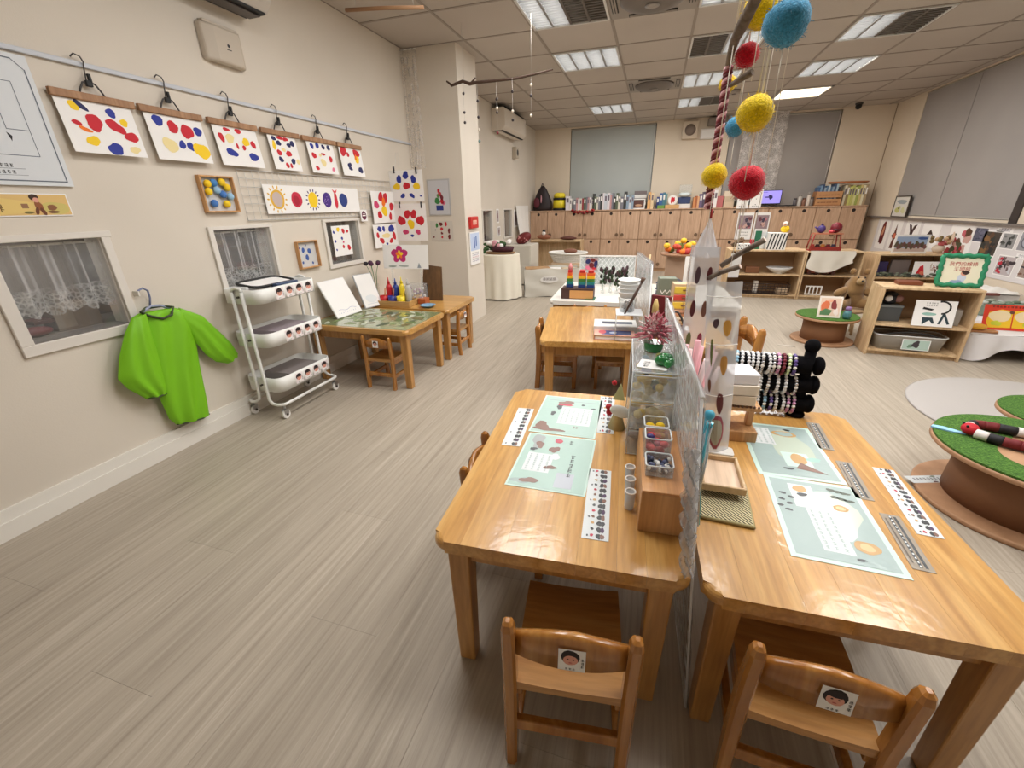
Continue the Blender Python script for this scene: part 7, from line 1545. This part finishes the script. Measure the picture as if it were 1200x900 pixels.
def art4(mb, w, h): mb.poly([(-w*.35, -h*.2), (-w*.1, h*.1), (0, h*.25), (w*.12, h*.1), (w*.35, -h*.2), (w*.1, -h*.12), (0, 0), (-w*.1, -h*.1)], .0006, mat((50, 36, 36), .6))
wallpic('tall picture with a dark red vest, leftmost on the right pin board', 8.02, .66, .30, .40, art1); wallpic('tall picture with a brown spinning top, second on the right pin board', 7.66, .66, .28, .40, art2); wallpic('picture with a dark bow tie shape on the right pin board', 7.25, .74, .34, .26, art3); wallpic('picture with a dark arrow shape on the right pin board', 6.82, .72, .38, .28, art4)
wallpic('picture of red figures above a flower vase on the right pin board', 6.22, .68, .42, .36, pm(3, [(150, 40, 50), (200, 160, 150), (90, 60, 40), (70, 76, 50), (190, 90, 100), (220, 200, 180)], 22))
wallpic('small dark blue photo on the right pin board', 5.92, .78, .20, .15, pm(4, [(60, 66, 86), (110, 110, 130)], 8, (90, 92, 110)), name='pinned_photo'); wallpic('dark brown forest photo on the right pin board', 5.74, .71, .26, .25, pm(5, [(50, 54, 50), (96, 70, 50), (130, 96, 60), (40, 40, 40)], 16, (70, 62, 54)), name='pinned_photo')
wallpic('small photo of dark trees on the right pin board', 5.50, .75, .19, .15, pm(6, [(70, 72, 68), (110, 112, 110), (40, 44, 44)], 10, (150, 150, 150)), name='pinned_photo')
def ring(mb, w, h):
    mb.rect(-w*.47, -h*.46, w*.47, h*.46, .0004, mat((150, 150, 156), .6)); mb.blob(0, 0, w*.33, h*.36, .0006, mat((96, 98, 110), .6), .03, 24); mb.blob(0, 0, w*.26, h*.29, .0008, mat((176, 176, 188), .6), .03, 24)
wallpic('grey photo of a large ring on the right pin board', 5.27, .76, .20, .17, ring, name='pinned_photo')
for q, (y, z) in enumerate(((5.60, .845), (5.22, .635))):
    t = paper('title_strip', ('small lettered title strip above the forest photo', 'small lettered title strip below the ring photo')[q], 'label', (XP, y, z), *RIGHT, .22, .04, lambda mb, w, h: None, .001); text(('一起蓋房子', '小小建築師')[q], .034, mat((90, 80, 110), .6), t, 0, 0, .0006)
wallpic('photo of children in red and white on the lower right pin board', 5.42, .53, .24, .19, pm(8, [(60, 50, 56), (190, 40, 60), (206, 206, 210), (110, 90, 90)], 18, (190, 180, 182)), name='pinned_photo'); wallpic('photo of children in dark clothes at the right edge of the pin board', 5.12, .54, .22, .19, pm(9, [(90, 40, 60), (50, 46, 60), (190, 160, 130), (120, 80, 60)], 18, (160, 140, 130)), name='pinned_photo')
t = thing('standing_photo', 'landscape photo in a white mount on the low shelf along the right wall', 'picture', (2.83, 6.22, .5605), R_(4)); MB().box(-.17, -.004, 0, .17, .004, .205, WHITE).build('mount', t); m = MB(); m.rect(-.15, .02, .15, .185, 0, mat((150, 170, 200), .6)); m.rect(-.15, .02, .15, .06, .0003, mat((190, 170, 160), .6)); random.seed(6)
for q in range(12): m.blob(-.14+.025*q, .085+random.uniform(-.01, .02), .022, .028, .0005, (mat((96, 86, 66), .6), mat((120, 80, 76), .6))[q % 2], .3)
m.blob(.10, .165, .05, .014, .0005, mat((60, 90, 150), .6)); m.build('print', t, loc=(0, -.0045, 0), rot=(PI/2, 0, 0)); MB().box(-.02, .004, 0, .02, .06, .004, WHITE).build('rear_prop', t)
t = thing('round_vase', 'small pale vase of flowers at the right end of the right wall shelf', 'vase', (3.13, 6.28, .5605)); MB().lathe([(.03, 0), (.06, .04), (.055, .07), (.03, .09)], mat((206, 190, 170), .5), 18).build('body', t); random.seed(2); m = MB()
for q in range(14): m.sphere((random.uniform(-.09, .09), random.uniform(-.05, .05), random.uniform(.10, .19)), .024, (mat((190, 90, 90), .7), mat((120, 100, 60), .7), mat((206, 170, 130), .7))[q % 3], 6, 5)
m.build('flowers', t)['kind'] = 'stuff'
t = thing('framed_print', 'small dark framed picture leaning on the sill in the back right corner', 'frame', (3.235, 7.66, .906), 0)
f = MB(); 
for (a, b_, c, e) in ((-.20, .20, 0, .014), (-.20, .20, .262, .276), (-.20, -.186, .014, .262), (.186, .20, .014, .262)): f.box(-.008, a, c, .008, b_, e, mat((70, 62, 54), .5))
f.build('frame', t); MB().box(-.002, -.186, .014, .004, .186, .262, mat((214, 212, 206), .6)).build('mat_board', t); m = MB(); m.blob(0, .06, .12, .03, 0, mat((150, 160, 166), .6), .2); m.blob(-.06, -.04, .06, .05, .0003, mat((190, 190, 120), .6), .3); m.blob(.08, -.05, .05, .04, .0003, mat((206, 206, 160), .6), .3); m.blob(-.05, -.02, .012, .015, .0006, INK, .2); m.build('print', t, loc=(-.0025, 0, .138), rot=(PI/2, 0, -PI/2))
for q, (x, z, w, h, c, nm, lb) in enumerate(((2.62, .305, .12, .16, (52, 40, 90), 'purple_box', 'dark purple box on the middle board of the right wall shelf'), (2.80, .305, .18, .18, (120, 108, 104), 'grey_board', 'grey board standing on the middle board of the right wall shelf'),)):
    tag(MB().box(x-w/2, 6.22, z-.0045, x+w/2, 6.26, z+h, mat(c, .6)).build(nm, bevel=.003), lb, 'box')
for q, (x, fn, lb) in enumerate(((2.97, lambda mb, w, h: (mb.poly([(-.04, -.07), (.05, -.07), (.02, .05), (-.01, .03)], .0005, RED), mb.blob(.02, -.04, .02, .02, .0008, mat((216, 120, 90), .6))), 'white card with a red coat drawing on the middle board of the right wall shelf'), (3.10, pm(12, [(170, 120, 110), (110, 80, 70), (206, 190, 180)], 9), 'pale card with small figures on the middle board of the right wall shelf'))):
    paper('standing_card', lb, 'card', (x, 6.16+.01*q, .392), (1, .07, 0), (0, .12, 1), .14, .17, fn, .003, group='cards on the right wall shelf')
t = thing('green_garland', 'grey green leafy garland along the middle board of the right wall shelf', 'garland', (2.86, 6.15, .3005)); random.seed(19)
m = MB()
for q in range(60): m.sphere((random.uniform(-.32, .28), random.uniform(-.012, .012), random.uniform(.008, .05)), (.022, .008, .012), (mat((90, 100, 80), .8), mat((120, 126, 110), .8), mat((60, 64, 56), .8))[q % 3], 6, 4)
m.build('leaves', t)['kind'] = 'stuff'
# ------------------------------------------------------------------ front shelf contents
def on2(dx, dy): c, s = math.cos(R_(-6)), math.sin(R_(-6)); return (2.015+dx*c-dy*s, 4.03+dx*s+dy*c)
x, y = on2(.16, -.04); t = thing('green_frame_sign', 'green wavy framed sign with red lettering on top of the front shelf', 'sign', (x, y, .5355), R_(-6)); t.rotation_euler = (R_(-8), 0, R_(-6))
GF = mat((36, 130, 92), .6); GF2 = mat((60, 160, 120), .6); fw, fh = .245, .205
for (a, b_, vert) in ((( -fw/2, 0), (fw/2, 0), 0), ((-fw/2, fh), (fw/2, fh), 0), ((-fw/2, 0), (-fw/2, fh), 1), ((fw/2, 0), (fw/2, fh), 1)):
    pts = []
    for k in range(17): s = k/16; o = .004*math.sin(s*26); pts.append((a[0]+(b_[0]-a[0])*s+(o if vert else 0), 0, a[1]+(b_[1]-a[1])*s+(0 if vert else o)+.018))
    MB().tube(pts, .016, GF, 8).build('frame_bar', t)
MB().box(-fw/2+.006, .0, .02, fw/2-.006, .006, fh+.016, mat((236, 232, 208), .6)).build('backing', t)
for s, yy in (('我們的線條', .165), ('王國館', .130)): o = text(s, .032, mat((176, 40, 40), .6), t, 0, 0, 0); o.location = (0, -.0012, yy); o.rotation_euler = (PI/2, 0, 0)
m = MB(); m.blob(.0, .0, .026, .030, .0, mat((200, 208, 226), .6), .1); m.blob(-.03, -.028, .035, .018, .0002, mat((150, 170, 200), .6), .2); m.blob(.006, .035, .018, .016, .0004, SKIN, .1); m.blob(.014, .043, .022, .014, .0006, mat((60, 40, 40), .6), .2); m.build('print', t, loc=(.01, -.0008, .065), rot=(PI/2, 0, 0))
x, y = on2(-.10, .03); tag(MB().box(-.075, -.05, 0, .075, .05, .028, mat((120, 64, 40), .5)).build('brown_block', bevel=.004, loc=(x, y, .5355), rot=(0, 0, R_(-6))), 'flat red brown block on top of the front shelf', 'block')
x, y = on2(.055, -.085)
def symb(mb, w, h):
    D = mat((40, 60, 70), .6)
    pts = [(.05*math.cos(a)+.035, .045*math.sin(a)+.045) for a in [1.9-.26*k for k in range(14)]]
    for p, q in zip(pts, pts[1:]):
        d = Vector((q[0]-p[0], q[1]-p[1])).normalized(); n_ = (-d.y*.006, d.x*.006); mb.poly([(p[0]+n_[0], p[1]+n_[1]), (p[0]-n_[0], p[1]-n_[1]), (q[0]-n_[0], q[1]-n_[1]), (q[0]+n_[0], q[1]+n_[1])], .0006, BLACK)
    mb.poly([(-.075, .03), (-.02, .02), (-.005, .032), (-.02, .034), (-.07, .045)], .0006, BLACK); mb.poly([(-.05, -.075), (-.02, -.05), (.0, -.075), (.012, -.072), (-.005, -.03), (-.06, -.03)], .0006, D); mb.poly([(.03, -.075), (.045, -.075), (.06, -.02), (.085, -.075), (.10, -.072), (.066, .0), (.05, .0)], .0006, D)
    mb.blob(-.03, -.005, .04, .012, .0005, mat((150, 190, 180), .6), .1); mb.poly([(-.065, -.03), (-.05, -.03), (-.05, -.08), (-.06, -.08)], .0007, D)
    for q in range(2): pseudo_text(mb, -.06, .07-.016*q, .01, .08-.016*q, .0006, mat((120, 120, 116), .6), 5)
paper('symbol_board', 'white board with bent black line shapes leaning on the middle board of the front shelf', 'board', (x, y-.035, .255+.096), (math.cos(R_(-6)), math.sin(R_(-6)), 0), (0, .22, 1), .24, .19, symb, .006)
x, y = on2(-.185, .02); t = thing('panda_toys', 'black and white stuffed panda toy on a grey box of the front shelf', 'toy', (x, y, .255+.125)); MB().sphere((0, 0, .05), (.06, .05, .05), mat((40, 40, 44), .8)).build('body', t); MB().sphere((-.02, -.035, .05), (.026, .02, .024), mat((236, 236, 236), .8)).build('face', t); MB().sphere((.045, -.03, .05), (.03, .025, .03), mat((150, 110, 104), .8)).build('paw', t)
t = thing('grey_box', 'dark grey box under the panda toy in the front shelf', 'box', (x, y, .2555)); MB().box(-.075, -.065, 0, .075, .065, .11, mat((78, 82, 84), .6)).build('case', t, bevel=.004); MB().box(-.078, -.068, .11, .078, .068, .124, mat((120, 124, 124), .6)).build('lid', t, bevel=.002)
x, y = on2(.20, .0); tag(MB().box(-.045, -.06, 0, .045, .06, .12, clear('frosted_bin', (206, 200, 190), .5, .3)).build('frosted_bin', bevel=.006, loc=(x, y, .2555), rot=(0, 0, R_(-6))), 'frosted clear bin at the right of the white board in the front shelf', 'box')
x, y = on2(-.02, -.02); t = thing('clear_bin', 'large clear bin holding a folded grey cloth bag at the bottom of the front shelf', 'bin', (x, y, .0505), R_(-6)); FB_ = bpy.data.materials['frosted_bin']
m = MB(); P0 = rrect(.40, .19, .04, 5); P1 = rrect(.45, .22, .05, 5); n = len(P0)
for p in P0: m.v.append(Vector((p[0], p[1], 0)))
for p in P1: m.v.append(Vector((p[0], p[1], .115)))
m.face(list(range(n))[::-1], FB_)
for i in range(n): j = (i+1) % n; m.face([i, j, n+j, n+i], FB_, True)
m.build('body', t); MB().tube([(p[0], p[1], .115) for p in P1], .005, mat((214, 216, 214), .3), 6, closed=True).build('rim', t)
t2 = thing('cloth_bag', 'dark grey folded cloth bag stuffed in the clear bin', 'bag', (x, y, .06), R_(-6)); MB().grid(lambda u, v: (-.19+.38*u, -.08+.16*v, .075+.045*math.sin(PI*u)*math.sin(PI*v)+.008*math.sin(u*19+v*8)), 20, 12, mat((110, 96, 86), .9)).build('cloth_top', t2); MB().box(-.17, -.07, 0, .17, .07, .07, mat((96, 92, 88), .9)).build('cloth_body', t2, bevel=.02); MB().tube([(-.19+.38*k/14, -.09, .10+.035*math.sin(PI*k/14)) for k in range(15)], .006, mat((46, 44, 44), .7), 6).build('dark_piping', t2)
paper('bin_label', 'pale green picture label on the front of the clear bin', 'label', (x+.02, y-.118, .0505+.055), (math.cos(R_(-6)), math.sin(R_(-6)), 0), (0, .14, 1), .17, .08, lambda mb, w, h: (mb.rect(-.08, -.036, .08, .036, .0004, mat((176, 200, 190), .6)), mb.blob(.0, .004, .026, .022, .0007, mat((60, 56, 60), .6), .35), mb.blob(-.03, -.01, .02, .014, .0006, mat((110, 140, 120), .6), .3)), .001)

# ------------------------------------------------------------------ cable reel tables
TURF = mat((58, 96, 28), .95); REEL = wood('reel_board', (160, 120, 88), (178, 136, 102), (192, 152, 118), .6, 0, (1.5, 1.5, 1.5), .06); REELC = mat((132, 92, 62), .7)
def turf_mat():
    m, nt, b, N, Lk = nodemat('artificial_turf'); ge = N('ShaderNodeNewGeometry'); n = N('ShaderNodeTexNoise'); n.inputs['Scale'].default_value = 160; n.inputs['Detail'].default_value = 3; Lk(ge.outputs['Position'], n.inputs['Vector'])
    r = ramp(N, [(.3, (40, 74, 18)), (.55, (70, 112, 36)), (.75, (98, 140, 56))]); Lk(n.outputs['Fac'], r.inputs[0]); Lk(r.outputs[0], b.inputs['Base Color']); b.inputs['Roughness'].default_value = .95
    bp = N('ShaderNodeBump'); bp.inputs['Strength'].default_value = .9; bp.inputs['Distance'].default_value = .006; Lk(n.outputs['Fac'], bp.inputs['Height']); Lk(bp.outputs[0], b.inputs['Normal']); return m
TURFM = turf_mat()
def reel(label, x, y, r, h, rc, turf=True, path=None):
    t = thing('cable_reel', label, 'table', (x, y, 0)); n = 56
    MB().lathe([(r-.004, 0), (r, .004), (r, .016), (r-.004, .02)], REEL, n).build('lower_disc', t); MB().lathe([(rc, .02), (rc*.98, h/2), (rc, h-.02)], REELC, 40).build('core', t); MB().lathe([(r-.004, h-.02), (r, h-.016), (r, h-.004), (r-.004, h)], REEL, n).build('upper_disc', t)
    if turf:
        if path is None: MB().lathe([(r-.006, 0), (r-.004, .004), (r-.008, .008)], TURFM, n, c=(0, 0, h+.0002)).build('turf', t)
        else:
            m = MB(); k = 72; 
            for q in range(k+1):
                a = path[0]+(path[1]-path[0])*q/k; ri = path[2]+.05*math.sin(a*2)
                for (rr_, z) in ((r-.006, 0), (r-.006, .008), (ri, .008), (ri, 0)): m.v.append(Vector((rr_*math.cos(a), rr_*math.sin(a), h+.0002+z)))
            for q in range(k):
                for e in range(4): f = (e+1) % 4; m.face([q*4+e, q*4+f, q*4+4+f, q*4+4+e], TURFM)
            m.face([3, 2, 1, 0], TURFM); m.face([4*k, 4*k+1, 4*k+2, 4*k+3], TURFM); m.build('turf', t)
    return t
tr = reel('large wooden cable reel table with turf and a toy snake at the right edge', 1.50, 1.90, .325, .25, .235, True, (R_(20), R_(290), .15))
MB().lathe([(.31, 0), (.318, .006)], REEL, 56, c=(0, 0, .2505)).build('tan_ground', tr)
m = MB(); m.rect(-.10, -.026, .10, .026, 0, WHITEG); pseudo_text(m, -.08, -.008, .085, .010, .0004, INK, 11); m.blob(.02, .018, .012, .005, .0005, mat((120, 130, 110), .6), .2); m.blob(.0, -.02, .012, .004, .0005, mat((90, 60, 60), .6), .2)
tag(m.build('name_strip', loc=(1.262, 2.005, .0206), rot=(0, 0, R_(18))), 'white lettered strip lying on the lower disc of the large reel', 'label')
ZR = .2590
# banded snake coiled on the turf
SC_ = [mat((112, 26, 30), .7), mat((26, 22, 26), .7), mat((222, 214, 210), .7)]
def snake_pts():
    key = [(1.30, 1.97), (1.335, 1.935), (1.385, 1.90), (1.45, 1.865), (1.52, 1.83), (1.60, 1.80), (1.68, 1.82), (1.72, 1.88), (1.69, 1.95), (1.62, 1.98), (1.55, 1.995), (1.47, 2.02), (1.40, 2.045), (1.35, 2.05), (1.318, 2.02)]
    out = []
    for i in range(len(key)-1):
        for k in range(6):
            s = k/6; p0 = key[max(i-1, 0)]; p1 = key[i]; p2 = key[i+1]; p3 = key[min(i+2, len(key)-1)]
            out.append(tuple(.5*((2*p1[d])+(-p0[d]+p2[d])*s+(2*p0[d]-5*p1[d]+4*p2[d]-p3[d])*s*s+(-p0[d]+3*p1[d]-3*p2[d]+p3[d])*s**3) for d in (0, 1)))
    out.append(key[-1]); return out
t = thing('toy_snake', 'stuffed red, black and white banded snake lying in a loop on the large reel', 'toy'); sp_ = snake_pts(); R0 = .019
i = 2; seq = [2, 1, 0, 0, 1, 2, 1, 0, 0, 1, 2, 1, 0, 0, 1, 2, 1, 0, 0, 1, 2, 1, 0]; q = 0
zs = lambda k: ZR+R0+.0005
while i < len(sp_)-1:
    j = min(i+4, len(sp_)-1); MB().tube([(x, y, zs(0)) for x, y in sp_[i:j+1]], R0, SC_[seq[q % len(seq)]], 12).build('body_band', t); i = j; q += 1
MB().sphere((1.302, 1.985, ZR+.026), (.028, .03, .024), mat((190, 24, 40), .7), 14, 9).build('head', t)
MB().sphere((1.285, 2.002, ZR+.042), .005, BLACK, 8, 6).build('eye', t); MB().sphere((1.282, 1.972, ZR+.042), .005, BLACK, 8, 6).build('eye', t)
t = thing('blue_leaf', 'pale blue felt drop lying at the left rim of the large reel turf', 'felt'); MB().prism([(-.05, -.006), (-.045, .016), (-.01, .022), (.04, .01), (.055, -.002), (.02, -.012)], 0, .006, mat((150, 200, 232), .8)).build('felt_piece', t); t.location = (1.243, 2.005, ZR); t.rotation_euler = (0, 0, R_(-25))
t = thing('glass_jar', 'small clear glass bowl on the large reel at the right edge', 'jar', (1.44, 1.76, .2570)); MB().lathe([(.05, 0), (.06, .01), (.066, .05), (.06, .075)], GLASS, 24, capt=False).build('body', t); MB().lathe([(.052, .004), (.058, .03)], mat((90, 70, 70), .6), 20).build('contents', t); MB().tube([(.06*math.cos(a*PI/12), .06*math.sin(a*PI/12), .075) for a in range(24)], .003, mat((210, 214, 216), .15), 5, closed=True).build('rim', t)
reel('cable reel table with turf standing on the grey round rug at the right edge', 1.935, 2.43, .245, .20, .16)
t = thing('dark_toy', 'dark red toy figure on the turf of the reel at the right edge', 'toy', (1.86, 2.46, .2085)); MB().sphere((0, 0, .03), (.05, .035, .03), mat((80, 24, 30), .7)).build('body', t); MB().sphere((-.02, -.02, .06), (.022, .02, .02), mat((150, 90, 90), .7)).build('head', t)
reel('small cable reel table with turf and a picture book beside the front shelf', 1.515, 4.27, .235, .225, .165)
t = thing('picture_book', 'white framed picture book leaning on the small turf reel', 'book', (1.475, 4.13, .2345), R_(-4)); t.rotation_euler = (R_(-12), 0, R_(-4))
MB().box(-.082, -.006, 0, .082, .006, .175, mat((240, 232, 222), .5)).build('cover', t, bevel=.002); m = MB(); m.rect(-.07, .015, .07, .16, 0, mat((232, 206, 186), .5)); m.blob(-.035, .09, .03, .05, .0004, mat((224, 120, 80), .5), .15); m.poly([(-.065, .02), (.0, .02), (.02, .06), (-.03, .075), (-.065, .05)], .0006, mat((90, 130, 90), .5)); m.blob(.025, .105, .022, .035, .0007, mat((140, 60, 60), .5), .25); m.blob(.045, .05, .018, .03, .0006, mat((240, 226, 220), .5), .2); m.blob(.0, .14, .03, .012, .0005, mat((240, 180, 150), .5), .2); m.build('print', t, loc=(0, -.0065, 0), rot=(PI/2, 0, 0))
t = thing('blue_jar', 'small teal and lilac jar on the small turf reel', 'jar', (1.60, 4.115, .2345)); MB().lathe([(.022, 0), (.032, .02), (.03, .05), (.02, .07)], mat((70, 120, 126), .3), 16).build('body', t); MB().lathe([(.02, .07), (.024, .085), (.016, .10)], mat((130, 100, 150), .4), 14).build('lid', t)
# stool and teddy bear
t = thing('wooden_stool', 'small wooden stool under the brown bear beside the front shelf', 'stool', (1.775, 4.59, 0)); MB().lathe([(.13, .205), (.14, .215), (.14, .23), (.13, .235)], PALE_WOOD, 28).build('seat', t)
for a in range(4): MB().tube([(.10*math.cos(a*PI/2+.5), .10*math.sin(a*PI/2+.5), 0), (.08*math.cos(a*PI/2+.5), .08*math.sin(a*PI/2+.5), .205)], .012, PALE_WOOD, 8).build('leg', t)
FUR = felt((150, 116, 76), 'bear_fur'); FUR2 = felt((176, 146, 104), 'bear_fur_light')
t = thing('teddy_bear', 'brown teddy bear sitting with spread arms behind the front shelf', 'toy', (1.775, 4.56, .236), 0)
V = bpy.data.meshes.new('body'); bmx = bmesh.new()
def skin(name, pts, edges, rad, m, parent):
    me = bpy.data.meshes.new(name); me.from_pydata(pts, edges, []); me.materials.append(m); o = link(name, me, parent)
    s = o.modifiers.new('skin', 'SKIN'); sv = me.skin_vertices[0].data
    for v_, r in zip(sv, rad): v_.radius = (r, r)
    sv[0].use_root = True; o.modifiers.new('sub', 'SUBSURF').levels = 2; o.modifiers['sub'].render_levels = 2; s.use_smooth_shade = True
    return o
bmx.free(); bpy.data.meshes.remove(V)
skin('body', [(0, 0, .07), (0, .0, .14), (0, 0, .19), (0, -.01, .255), (0, -.015, .29), (-.05, 0, .17), (-.11, -.02, .145), (-.165, -.03, .115), (.05, 0, .17), (.11, -.02, .145), (.175, -.03, .11), (-.05, -.02, .055), (-.10, -.09, .05), (-.13, -.14, .055), (.05, -.02, .055), (.11, -.08, .05), (.155, -.13, .055)],
     [(0, 1), (1, 2), (2, 3), (3, 4), (2, 5), (5, 6), (6, 7), (2, 8), (8, 9), (9, 10), (0, 11), (11, 12), (12, 13), (0, 14), (14, 15), (15, 16)],
     [.078, .075, .055, .066, .05, .04, .036, .032, .04, .036, .032, .05, .042, .042, .05, .042, .042], FUR, t)
MB().sphere((0, -.075, .25), (.034, .03, .028), FUR2, 12, 8).build('muzzle', t); MB().sphere((0, -.105, .258), (.011, .008, .008), BLACK, 8, 6).build('nose', t)
for s in (-1, 1): MB().sphere((s*.052, -.005, .325), (.026, .014, .026), FUR, 12, 8).build('ear', t); MB().sphere((s*.024, -.072, .283), .007, BLACK, 8, 6).build('eye', t); MB().sphere((s*.142, -.175, .06), (.024, .008, .026), FUR2, 10, 7, Matrix.Rotation(-s*.5, 3, 'Z')).build('paw_pad', t)
# ------------------------------------------------------------------ white cloth table at the right edge
t = thing('cloth_table', 'low table under a white cloth at the right edge behind the rug', 'table', (2.83, 4.63, -.0))
MB().box(-.40, -.58, 0, -.34, -.52, .17, BROWN).build('leg', t); MB().box(.34, -.58, 0, .40, -.52, .17, BROWN).build('leg', t); MB().box(-.40, .58, 0, -.34, .64, .17, BROWN).build('leg', t); MB().box(.34, .58, 0, .40, .64, .17, BROWN).build('leg', t); MB().box(-.42, -.66, .17, .42, .66, .195, mat((90, 60, 50), .6)).build('tabletop', t)
CL = mat((226, 224, 226), .9)
def cl(u, v):
    x = -.53+1.0*u; y = -.78+1.5*v; z = .282+.002*math.sin(u*30)*math.sin(v*26)
    ex = max(0, -.475-x); ey = max(0, -.69-y)
    return x, y, z
m = MB(); m.grid(lambda u, v: (-.47+.90*u, -.68+1.37*v, .201+.0025*math.sin(u*23+v*9)), 24, 24, CL)

def skirt(u, v):
    L1, L2, rc = .87, 1.34, .03; s = u*(L1+L2+rc*PI/2)
    if s < L1: p = (.43-s, -.68); n_ = (0, -1); k = L1-s
    elif s < L1+rc*PI/2: a = (s-L1)/rc; p = (-.44-rc*math.sin(a), -.65-rc*math.cos(a)); n_ = (-math.sin(a), -math.cos(a)); k = 0
    else: p = (-.47, -.65+(s-L1-rc*PI/2)); n_ = (-1, 0); k = s-L1-rc*PI/2
    d = .105+.085*max(0, 1-k/.22)+.01*math.sin(s*17)
    o = .004+v*(.018+.016*math.sin(s*33)+.02*max(0, 1-k/.2))
    return (p[0]+n_[0]*o, p[1]+n_[1]*o, .201-d*v-.004*(1-v)*0)
m.grid(skirt, 110, 8, CL); m.build('tablecloth', t)
tag(MB().prism(rrect(.19, .08, .02, 4), 0, .012, mat((170, 120, 80), .6)).build('wooden_board', loc=(2.44, 4.03, .206), rot=(0, 0, R_(-4))), 'small wooden board at the corner of the white cloth table', 'board')
tag(MB().sphere((0, 0, .022), (.055, .035, .024), mat((226, 170, 50), .5)).build('yellow_bun', loc=(2.42, 4.03, .219)), 'yellow oval toy bun on the small wooden board', 'toy')
t = thing('open_book', 'large open red book with yellow pages standing on the white cloth', 'book', (2.66, 4.10, .206), R_(-4)); t.rotation_euler = (R_(-18), 0, R_(-4))
MB().box(-.17, 0, 0, .17, .006, .19, mat((216, 60, 36), .5)).build('cover', t, bevel=.002)
m = MB(); 
for s in (-1, 1):
    m.poly([(s*.004, .02), (s*.13, .015), (s*.15, .06), (s*.14, .13), (s*.07, .155), (s*.004, .145)][::s], 0, mat((240, 196, 40), .5)); m.blob(s*.075, .105, .062, .045, .0004, mat((240, 220, 180), .5), .08); m.blob(s*.09, .05, .03, .02, .0005, mat((200, 206, 60), .5), .2)
m.blob(-.01, .135, .014, .012, .0008, mat((100, 60, 50), .5), .1); m.build('print', t, loc=(0, -.0008, 0), rot=(PI/2, 0, 0)); m = MB(); pseudo_text(m, -.13, .168, .06, .182, 0, BLACK, 9); m.build('lettering', t, loc=(0, -.0008, 0), rot=(PI/2, 0, 0))
t = thing('green_planter', 'long grey green tray at the back of the white cloth table', 'tray', (2.88, 4.72, .206)); MB().box(-.33, -.09, 0, .33, .09, .09, mat((130, 146, 130), .6)).build('body', t, bevel=.006); random.seed(44); m = MB()
for q in range(40): m.sphere((random.uniform(-.3, .3), random.uniform(-.07, .07), .09+random.uniform(0, .02)), (.03, .02, .014), (mat((150, 160, 146), .7), mat((110, 130, 110), .7), mat((190, 196, 190), .7))[q % 3], 6, 4)
m.build('gravel', t)['kind'] = 'stuff'
t = thing('paper_heap', 'crumpled white paper heap on a red brown board behind the green tray', 'paper', (2.95, 5.05, .206)); MB().box(-.24, -.08, .0, .24, .08, .12, mat((206, 202, 200), .6)).build('carton', t, bevel=.004); MB().box(-.2, -.14, .121, .06, -.02, .14, mat((120, 70, 64), .6)).build('brown_board', t); MB().grid(lambda u, v: (-.15+.4*u, -.1+.25*v, .13+.05*math.sin(PI*u)*math.sin(PI*v)+.012*math.sin(u*17)*math.sin(v*13)), 16, 12, WHITE).build('crumpled_sheet', t)
tag(MB().box(2.47, 4.36, .206, 2.57, 4.48, .30, mat((60, 46, 44), .6)).build('dark_jar_box', bevel=.006), 'dark box behind the wooden board on the white cloth', 'box')
tag(MB().lathe([(.03, 0), (.055, .02), (.05, .024), (.025, .006)], mat((226, 216, 212), .4), 18, c=(2.54, 4.24, .206)).build('pale_saucer'), 'pale saucer behind the yellow bun on the white cloth', 'dish')
# round grey rug
RUG = wall_material('rug_pile', (182, 177, 174), .9, 220)
tag(MB().lathe([(.645, 0), (.65, .006), (.64, .010)], RUG, 72, c=(2.232, 2.845, .0005)).build('round_rug'), 'round pale grey rug on the floor at the right edge', 'rug')
tag(MB().tube([(1.12, 4.02, .002), (1.25, 4.0, .002), (1.40-.18, 4.0, .002)], .004, mat((222, 214, 204), .6), 6).build('string_line'), 'thin pale cord on the floor left of the small turf reel', 'cord')
